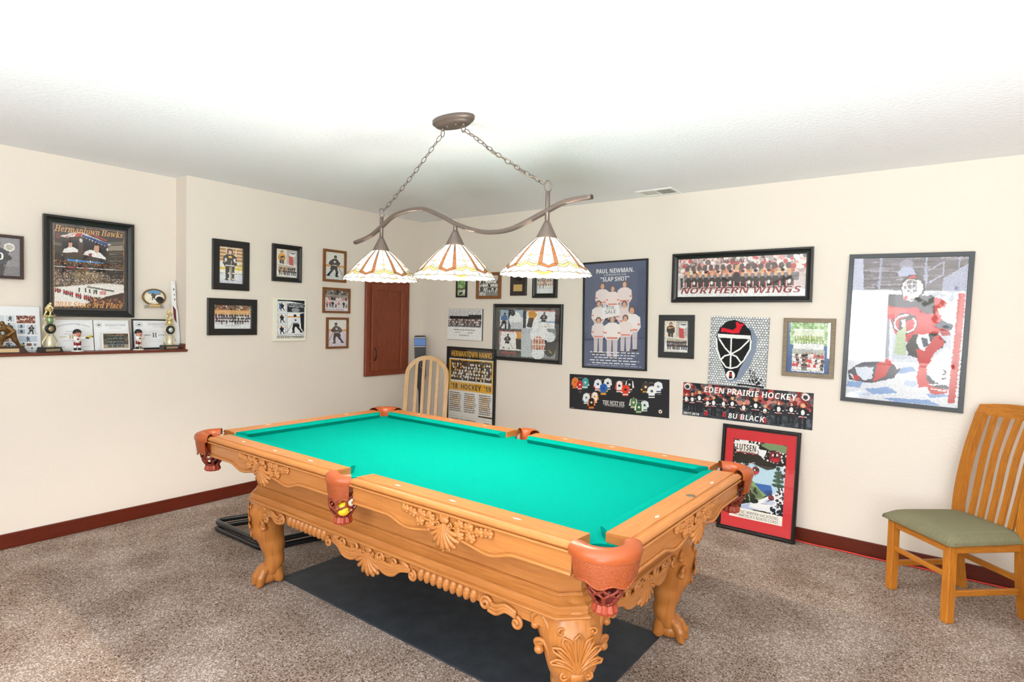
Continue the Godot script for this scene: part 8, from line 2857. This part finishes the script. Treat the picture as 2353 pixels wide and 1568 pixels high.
func bobblehead(label: String, z: float, turn: float, flip: float, mallet: bool):
	var t := thing("bobblehead_figure", label, "figurine", Vector3(-0.03, 1.181, z), PI / 2 + turn, "bobblehead hockey figures")
	var m := MB.new().smooth(0)
	m.lathe([[0.0, 0.008], [0.03, 0.008], [0.033, 0.005], [0.033, 0.0], [0.0, 0.0]], 28)
	part(t, "base", m.done(), mat("e6eae2", 0.4))
	# body: jersey and legs one figure, then the coloured garments
	var p := []
	for s in [-1.0, 1.0]:
		p.append([Vector3(0.01 * s, 0.055, 0), Vector3(0.013 * s, 0.018, 0.0), 0.0095, 0.008])
		p.append([Vector3(0.013 * s, 0.014, -0.004), Vector3(0.014 * s, 0.013, 0.009), 0.007, 0.006])
	part(t, "legs", blob(p, 0.002, 0.004), mat("2a2628", 0.4))
	part(t, "socks", blob([[Vector3(-0.0115, 0.04, 0), Vector3(-0.0125, 0.028, 0.0), 0.0098, 0.009], [Vector3(0.0115, 0.04, 0), Vector3(0.0125, 0.028, 0.0), 0.0098, 0.009]], 0.002, 0.002), mat("e9e6e2", 0.4))
	part(t, "shorts", blob([[Vector3(-0.008, 0.062, 0), Vector3(-0.011, 0.046, 0.001), 0.013, 0.011], [Vector3(0.008, 0.062, 0), Vector3(0.011, 0.046, 0.001), 0.013, 0.011]], 0.002, 0.004), mat("8a1f2a", 0.4))
	p = [[Vector3(0, 0.066, 0), Vector3(0, 0.088, 0), 0.016, 0.015]]
	p.append([Vector3(0.013 * flip, 0.09, 0), Vector3(0.034 * flip, 0.086, 0.008), 0.009, 0.008])
	p.append([Vector3(0.034 * flip, 0.086, 0.008), Vector3(0.046 * flip, 0.092, 0.012), 0.008, 0.007])
	p.append([Vector3(-0.013 * flip, 0.09, 0), Vector3(-0.02 * flip, 0.07, 0.01), 0.009, 0.008])
	p.append([Vector3(-0.02 * flip, 0.07, 0.01), Vector3(-0.006 * flip, 0.062, 0.018), 0.008, 0.0065])
	part(t, "jersey", blob(p, 0.002, 0.006), mat("f1efec", 0.45))
	m = MB.new().smooth(0)
	m.ell(Vector3(-0.004 * flip, 0.081, 0.0145), Vector3(0.007, 0.006, 0.004), Basis(), 10, 6)
	m.ell(Vector3(-0.0215 * flip, 0.071, 0.011), Vector3(0.0088, 0.003, 0.0088), Basis(), 10, 6)
	m.ell(Vector3(0.03 * flip, 0.087, 0.007), Vector3(0.003, 0.0092, 0.0092), Basis(), 10, 6)
	part(t, "jersey_mark", m.done(), mat("8a1f2a", 0.4))
	var head := [[Vector3(0, 0.118, 0.002), Vector3(0.02, 0.024, 0.02)], [Vector3(0, 0.106, 0.008), Vector3(0.013, 0.012, 0.012)], [Vector3(0, 0.115, 0.023), Vector3(0, 0.111, 0.026), 0.003, 0.0035]]
	for s in [-1.0, 1.0]:
		head.append([Vector3(0.0195 * s, 0.115, 0.0), Vector3(0.004, 0.006, 0.004)])
	var hd := part(t, "head", blob(head, 0.0018, 0.004), mat("c87e6a", 0.45))
	m = MB.new().smooth(0)
	for s in [-1.0, 1.0]:
		m.ell(Vector3(0.008 * s, 0.12, 0.0205), Vector3(0.003, 0.002, 0.0016), Basis(), 8, 5)
	m.ell(Vector3(0, 0.103, 0.0195), Vector3(0.006, 0.0014, 0.0016), Basis(), 8, 5)
	part(hd, "face_lines", m.done(), mat("3a2422", 0.5))
	m = MB.new().smooth(0)
	var hp := []
	for i in 9:
		var a := i / 8.0 * 1.75
		hp.append([sin(a) * 0.0245, 0.122 + cos(a) * 0.0235])
	hp.append([0.022, 0.116])
	m.xf = Transform3D(Basis(Vector3(1, 0, 0), -0.22), Vector3(0, 0.004, 0.024))
	m.lathe(hp, 24)
	part(t, "helmet", m.done(), mat("1c1d20", 0.25))
	m = MB.new().smooth(0)
	m.tube(spline([Vector3(-0.02, 0.113, 0.006), Vector3(-0.013, 0.098, 0.016), Vector3(0, 0.093, 0.02), Vector3(0.013, 0.098, 0.016), Vector3(0.02, 0.113, 0.006)], 4), 0.002, 6)
	part(t, "chin_strap", m.done(), mat("efeeea", 0.4))
	if mallet:
		m = MB.new().smooth(0)
		m.ell(Vector3(0.062 * flip, 0.094, 0.014), Vector3(0.022, 0.007, 0.009), Basis(Vector3(0, 0, 1), 0.12 * flip))
		m.ell(Vector3(0.074 * flip, 0.1, 0.014), Vector3(0.013, 0.004, 0.006), Basis(Vector3(0, 0, 1), 0.5 * flip))
		var hk := part(t, "hawk", m.done(), mat("d8b82a", 0.4))
		m = MB.new().smooth(0)
		m.ell(Vector3(0.05 * flip, 0.088, 0.018), Vector3(0.013, 0.005, 0.006), Basis(Vector3(0, 0, 1), -0.3 * flip))
		m.ell(Vector3(0.082 * flip, 0.096, 0.017), Vector3(0.006, 0.004, 0.005))
		part(hk, "hawk_wing", m.done(), mat("2c2a22", 0.4))
	else:
		m = MB.new().smooth(0)
		m.tube([Vector3(0.036 * flip, 0.098, 0.016), Vector3(-0.004 * flip, 0.05, 0.022), Vector3(-0.022 * flip, 0.014, 0.024)], 0.0022, 6)
		m.tube([Vector3(-0.022 * flip, 0.014, 0.024), Vector3(-0.004 * flip, 0.011, 0.026)], 0.003, 6)
		part(t, "stick", m.done(), mat("d8b48a", 0.5))

func certificate_art(kind: int) -> Texture2D:
	var c := Board.new(280, 210, "f0f1f3")
	c.b("c9ccd2", 0.045, 0.06, 0.955, 0.065)
	c.b("c9ccd2", 0.045, 0.935, 0.955, 0.94)
	c.b("c9ccd2", 0.045, 0.06, 0.049, 0.94)
	c.b("c9ccd2", 0.951, 0.06, 0.955, 0.94)
	if kind == 0:
		c.lines("a9adb6", 0.36, 0.36, 0.64, 0.4, 1, 1.0)
		c.lines("a9adb6", 0.3, 0.44, 0.6, 0.48, 1, 1.0)
		c.lines("a9adb6", 0.28, 0.66, 0.58, 0.69, 1, 1.0)
		c.lines("8a90a0", 0.12, 0.86, 0.32, 0.89, 1, 1.0)
		c.lines("a9adb6", 0.7, 0.86, 0.92, 0.89, 1, 1.0)
	else:
		# oval school badge with a bird
		c.e("6a6c72", 0.15, 0.16, 0.085, 0.075)
		c.e("f0f1f3", 0.15, 0.16, 0.078, 0.067)
		c.p("5a5c62", [0.09, 0.16, 0.15, 0.13, 0.21, 0.14, 0.17, 0.16, 0.2, 0.18, 0.14, 0.19])
		if kind == 2:
			c.lines("b4b8c0", 0.42, 0.36, 0.6, 0.385, 1, 1.0)
			c.lines("b4b8c0", 0.36, 0.42, 0.66, 0.445, 1, 1.0)
			c.lines("b4b8c0", 0.38, 0.7, 0.66, 0.72, 1, 1.0)
			c.lines("b4b8c0", 0.36, 0.77, 0.68, 0.79, 1, 1.0)
	return c.done()

func ledge_art_collage() -> Texture2D:
	var c := Board.new(320, 300, "e9ecef")
	var q := [[0.1, 0.2, 0.4, 0.33], [0.42, 0.2, 0.57, 0.33], [0.6, 0.2, 0.92, 0.37], [0.1, 0.36, 0.36, 0.5], [0.38, 0.36, 0.58, 0.62], [0.61, 0.39, 0.74, 0.48], [0.61, 0.5, 0.74, 0.6], [0.76, 0.4, 0.93, 0.62], [0.27, 0.65, 0.46, 0.77], [0.48, 0.65, 0.6, 0.77], [0.62, 0.65, 0.94, 0.78], [0.1, 0.54, 0.36, 0.62], [0.36, 0.8, 0.73, 0.95], [0.75, 0.81, 0.84, 0.87], [0.86, 0.81, 0.93, 0.87], [0.75, 0.89, 0.93, 0.95], [0.1, 0.78, 0.3, 0.93]]
	for i in q.size():
		var k: Array = q[i]
		c.b(["c9d2da", "d4d9de", "8a5a4c", "bfc9cf", "d6dde2", "b4c2d2", "9fb0c4", "cdd2d4", "b88a70", "c4ccd0", "b9c6d4"][i % 11], k[0], k[1], k[2], k[3])
		if i == 2 or i == 12:
			c.speck(k[0], k[1], k[2] - 0.01, k[3] - 0.01, ["e8b4a0", "5a2c28", "f0d8cc", "2a2428"] if i == 2 else ["3a4a5c", "2a3644", "4a5a44", "6a7a8a"], 70, 0.012)
		else:
			c.skater((k[0] + k[2]) * 0.5, k[1] + 0.005, (k[3] - k[1]) * 0.95, ["26282e", "3a3440", "2e3a54"][i % 3], "e6e6e6", "1e2026", "2a2c34", "1a1b20", 1.0 if i % 2 else -1.0)
	c.lines("6a6e78", 0.3, 0.965, 0.9, 0.985, 1, 1.0)
	return c.done()

# sheet leaning on the recess wall: foot at x = foot, top touching the wall
func leaning(called: String, label: String, category: String, z: float, w: float, h: float, foot: float) -> Node3D:
	var o := thing(called, label, category, Vector3(foot, 1.1815, z), PI / 2)
	var a := asin(clampf((foot + 0.147) / h, 0.0, 0.6))
	o.basis = Basis(Vector3.UP, PI / 2) * Basis(Vector3(1, 0, 0), -a)
	return o

func ledge_things():
	var black := mat("161618", 0.35)
	# collage board and three certificates leaning on the recess wall
	var o := leaning("collage_board", "white board of many small hockey photos leaning behind the bronze statue", "board", 3.345, 0.29, 0.285, -0.105)
	part(o, "print", sheet(0.29, 0.285, 0.002, 0.004), print_material(ledge_art_collage(), 0.3), at(0, 0.1425, 0))
	o = leaning("certificate", "white school certificate with gold varsity lettering behind the hawk figurine", "certificate", 3.03, 0.235, 0.205, -0.112)
	part(o, "sheet", sheet(0.235, 0.205, 0.002, 0.003), print_material(certificate_art(0), 0.3), at(0, 0.1025, 0))
	words(o, "Hermantown High School", 0.01, 0.158, 0.18, 0.014, 0.002, "5a6a86", "s", 0.0, 0.02)
	words(o, "VARSITY", -0.05, 0.092, 0.04, 0.009, 0.002, "b8962e", "sb")
	words(o, "H", -0.006, 0.092, 0.024, 0.024, 0.002, "c09a2c", "sb")
	words(o, "LETTER", 0.038, 0.092, 0.034, 0.009, 0.002, "b8962e", "sb")
	o = leaning("certificate", "white school certificate half hidden by a team photo card", "certificate", 2.802, 0.21, 0.205, -0.112)
	part(o, "sheet", sheet(0.21, 0.205, 0.002, 0.003), print_material(certificate_art(1), 0.3), at(0, 0.1025, 0))
	words(o, "HERMANTOWN", 0.025, 0.172, 0.125, 0.016, 0.002, "8d9098", "s")
	words(o, "HIGH SCHOOL", 0.025, 0.152, 0.075, 0.007, 0.002, "a9a6a6", "s")
	o = leaning("framed_certificate", "black framed varsity letter certificate behind the white mini stick", "certificate", 2.535, 0.285, 0.215, -0.115)
	part(o, "frame", moulding(0.285, 0.215, [[0.0, 0.0], [0.0, 0.011], [0.006, 0.012], [0.009, 0.009], [0.009, 0.001]]), black, at(0, 0.1075, 0))
	part(o, "sheet", sheet(0.27, 0.2, 0.004, 0.002), print_material(certificate_art(2), 0.3), at(0, 0.1075, 0))
	words(o, "HERMANTOWN", 0.035, 0.18, 0.145, 0.016, 0.004, "8d9098", "s")
	words(o, "HIGH SCHOOL", 0.035, 0.16, 0.085, 0.007, 0.004, "a9a6a6", "s")
	words(o, "VARSITY", -0.045, 0.1, 0.048, 0.009, 0.004, "4a4538", "sb")
	words(o, "H", 0.003, 0.1, 0.03, 0.032, 0.004, "3a3a30", "sb")
	words(o, "LETTER", 0.048, 0.1, 0.044, 0.009, 0.004, "4a4538", "sb")
	o = leaning("team_photo_card", "team photo card with a white border leaning on the middle certificate", "photo", 2.79, 0.17, 0.122, -0.09)
	o.basis = Basis(Vector3.UP, PI / 2) * Basis(Vector3(1, 0, 0), -0.12)
	o.position.x = -0.088
	part(o, "card", sheet(0.17, 0.122, 0.001, 0.001), mat("efe9e2", 0.4), at(0, 0.061, 0))
	var c := Board.new(220, 150, "5c5348")
	c.speck(0.0, 0.0, 1.0, 0.6, ["4a5a48", "6a5a4c", "3a4238", "7a6658"], 80, 0.08)
	c.b("a89a8c", 0.0, 0.75, 1.0, 1.0)
	c.team(0.16, 0.12, 0.84, 0.94, 3, 7, ["2f4448", "24343a", "3a5258"], ["e9e6e0"], ["22343a", "2a3c40"])
	part(o, "print", sheet(0.15, 0.1, 0.0016, 0.0006), print_material(c.done(), 0.3), at(0.002, 0.063, 0))
	# trophies and figurines
	trophy("gold column trophy with a green band and a stooping skater, before the collage board", 3.175, 0.35, 0.315, true, "b7a684")
	trophy("gold column trophy with a white puck face beside the mini stick", 2.468, 0.2, 0.3, false, "e9ecee")
	bobblehead("bobblehead hockey figure holding a yellow hawk before the gold certificate", 3.03, 0.25, 1.0, true)
	bobblehead("bobblehead hockey figure leaning on a stick before the framed certificate", 2.672, 0.5, 1.0, false)
	# bronze statue on a plinth
	var t := thing("bronze_statue", "bronze hockey player statue on a dark plinth with a brass plate", "statue", Vector3(-0.03, 1.181, 3.395), PI / 2)
	var m := MB.new()
	m.prism(PackedVector2Array([Vector2(-0.09, 0), Vector2(0.105, 0), Vector2(0.082, 0.036), Vector2(-0.075, 0.036)]), -0.035, 0.035, 0.002)
	part(t, "plinth", m.done(), mat("3a1f1a", 0.35))
	m = MB.new()
	m.box(Vector3(-0.005, 0.018, 0.036), Vector3(0.13, 0.022, 0.0016))
	part(t, "plate", m.done(), mat("cdb48a", 0.35, 0.4))
	var bz := mat("7a5a34", 0.4, 0.6)
	var pr := []
	pr.append([Vector3(-0.012, 0.178, 0.004), Vector3(0.013, 0.016, 0.014)])
	pr.append([Vector3(-0.006, 0.162, 0), Vector3(0.012, 0.145, 0), 0.011, 0.018])
	pr.append([Vector3(0.005, 0.15, 0), Vector3(0.035, 0.118, 0), 0.023, 0.02])
	pr.append([Vector3(0.012, 0.155, 0.02), Vector3(0.036, 0.132, 0.034), 0.013, 0.011])
	pr.append([Vector3(0.036, 0.132, 0.034), Vector3(0.008, 0.108, 0.036), 0.011, 0.009])
	pr.append([Vector3(-0.008, 0.15, -0.014), Vector3(-0.036, 0.128, 0.01), 0.013, 0.011])
	pr.append([Vector3(-0.036, 0.128, 0.01), Vector3(-0.022, 0.1, 0.034), 0.011, 0.009])
	pr.append([Vector3(0.034, 0.115, 0.008), Vector3(0.048, 0.078, 0.006), 0.019, 0.014])
	pr.append([Vector3(0.048, 0.078, 0.006), Vector3(0.068, 0.046, 0.0), 0.013, 0.009])
	pr.append([Vector3(0.064, 0.042, 0.0), Vector3(0.088, 0.041, 0.006), 0.007, 0.006])
	pr.append([Vector3(0.028, 0.114, -0.008), Vector3(-0.012, 0.09, 0.004), 0.019, 0.014])
	pr.append([Vector3(-0.012, 0.09, 0.004), Vector3(-0.02, 0.048, -0.002), 0.013, 0.009])
	pr.append([Vector3(-0.024, 0.042, 0.0), Vector3(0.0, 0.041, 0.006), 0.007, 0.006])
	part(t, "figure", blob(pr, 0.0028, 0.005), bz)
	m = MB.new().smooth(0)
	m.tube([Vector3(0.03, 0.13, 0.04), Vector3(-0.022, 0.095, 0.04), Vector3(-0.07, 0.044, 0.034)], 0.003, 6)
	part(t, "figure_stick", m.done(), bz)
	# mini goalie stick standing in the recess corner
	t = thing("mini_stick", "white mini hockey stick with dark marks standing in the recess corner", "stick", Vector3(-0.083, 1.1815, 2.405), PI / 2)
	t.basis = Basis(Vector3.UP, PI / 2) * Basis(Vector3(1, 0, 0), -0.11)
	m = MB.new()
	m.prism(PackedVector2Array([Vector2(-0.075, 0.0), Vector2(0.012, 0.0), Vector2(0.024, 0.02), Vector2(0.028, 0.09), Vector2(0.022, 0.27), Vector2(0.014, 0.31), Vector2(0.012, 0.5), Vector2(-0.012, 0.5), Vector2(-0.014, 0.31), Vector2(-0.022, 0.27), Vector2(-0.02, 0.1), Vector2(-0.03, 0.06), Vector2(-0.075, 0.045)]), -0.006, 0.006, 0.0015)
	part(t, "shaft", m.done(), mat("f0f0f1", 0.35))
	for k in [[0.0, 0.485, 0.004, 0.004], [0.002, 0.44, 0.007, 0.014], [0.004, 0.4, 0.005, 0.012], [0.006, 0.365, 0.006, 0.014]]:
		m = MB.new()
		m.box(Vector3(k[0], k[1], 0.0062), Vector3(k[2], k[3], 0.0006))
		part(t, "mark", m.done(), mat("4a2a34", 0.4))
	m = MB.new()
	m.prism(PackedVector2Array([Vector2(-0.01, 0.32), Vector2(0.01, 0.29), Vector2(0.012, 0.19), Vector2(-0.006, 0.22)]), 0.006, 0.0066)
	part(t, "panel", m.done(), mat("6a1f2a", 0.4))
	# oval plaque on the wall
	o = stand("oval_plaque", "oval gold hockey award with a puck and ribbon on the recess wall", "plaque", "left", 2.528, 1.545, -0.15)
	m = MB.new().smooth(0)
	m.xf = Transform3D(Basis(Vector3(1, 0, 0), Vector3(0, 0, 1), Vector3(0, -0.76, 0)), Vector3(0, 0.012, 0.0))
	m.lathe([[0.0, 0.006], [0.066, 0.006], [0.069, 0.012], [0.075, 0.013], [0.079, 0.009], [0.079, 0.0]], 40)
	part(o, "rim", m.done(), mat("8a6a3a", 0.35, 0.5))
	var b := Board.new(200, 150, "e9dcc4")
	b.e("6fa0cc", 0.5, 0.16, 0.34, 0.16)
	b.p("8a8a88", [0.2, 0.26, 0.8, 0.22, 0.86, 0.5, 0.16, 0.5])
	b.e("f2ead8", 0.24, 0.52, 0.18, 0.24)
	b.e("f4efe2", 0.74, 0.5, 0.2, 0.18)
	b.skater(0.46, 0.18, 0.56, "4a4440", "c8a86a", "3a3430", "4a4440", "5a5048", -1.0)
	b.b("f0ece4", 0.2, 0.72, 0.8, 0.86)
	var pm := MB.new().smooth(0)
	var dm := SurfaceTool.new()
	dm.begin(Mesh.PRIMITIVE_TRIANGLES)
	for i in 36:
		for v in [[0.0, 0.0], [cos(TAU * i / 36), sin(TAU * i / 36)], [cos(TAU * (i + 1) / 36), sin(TAU * (i + 1) / 36)]]:
			dm.set_uv(Vector2(0.5 + v[0] * 0.5, 0.5 + v[1] * 0.5))
			dm.set_normal(Vector3(0, 0, 1))
			dm.add_vertex(Vector3(v[0] * 0.067, 0.012 - v[1] * 0.051, 0.0075))
	part(o, "print", dm.commit(), print_material(b.done(), 0.35))
	pm.xf = Transform3D(Basis(Vector3(1, 0, 0), 1.1) * Basis(Vector3(0, 0, 1), 0.1), Vector3(0.034, -0.006, 0.014))
	pm.lathe([[0.0, 0.008], [0.021, 0.008], [0.024, 0.005], [0.024, -0.005], [0.021, -0.008], [0.0, -0.008]], 26)
	part(o, "puck", pm.done(), mat("1c1b1a", 0.45))
	m = MB.new()
	m.box(Vector3(0, -0.05, 0.012), Vector3(0.085, 0.022, 0.006), 0.0015)
	for s in [-1.0, 1.0]:
		m.prism(PackedVector2Array([Vector2(0.04 * s, -0.066), Vector2(0.066 * s, -0.072), Vector2(0.06 * s, -0.06), Vector2(0.066 * s, -0.05), Vector2(0.04 * s, -0.045)]), 0.004, 0.009)
	var rb := part(o, "ribbon", m.done(), mat("a9a49a", 0.3, 0.6))
	m = MB.new()
	m.box(Vector3(0, -0.05, 0.0155), Vector3(0.07, 0.016, 0.001))
	part(rb, "plate", m.done(), mat("d9b878", 0.3, 0.4))
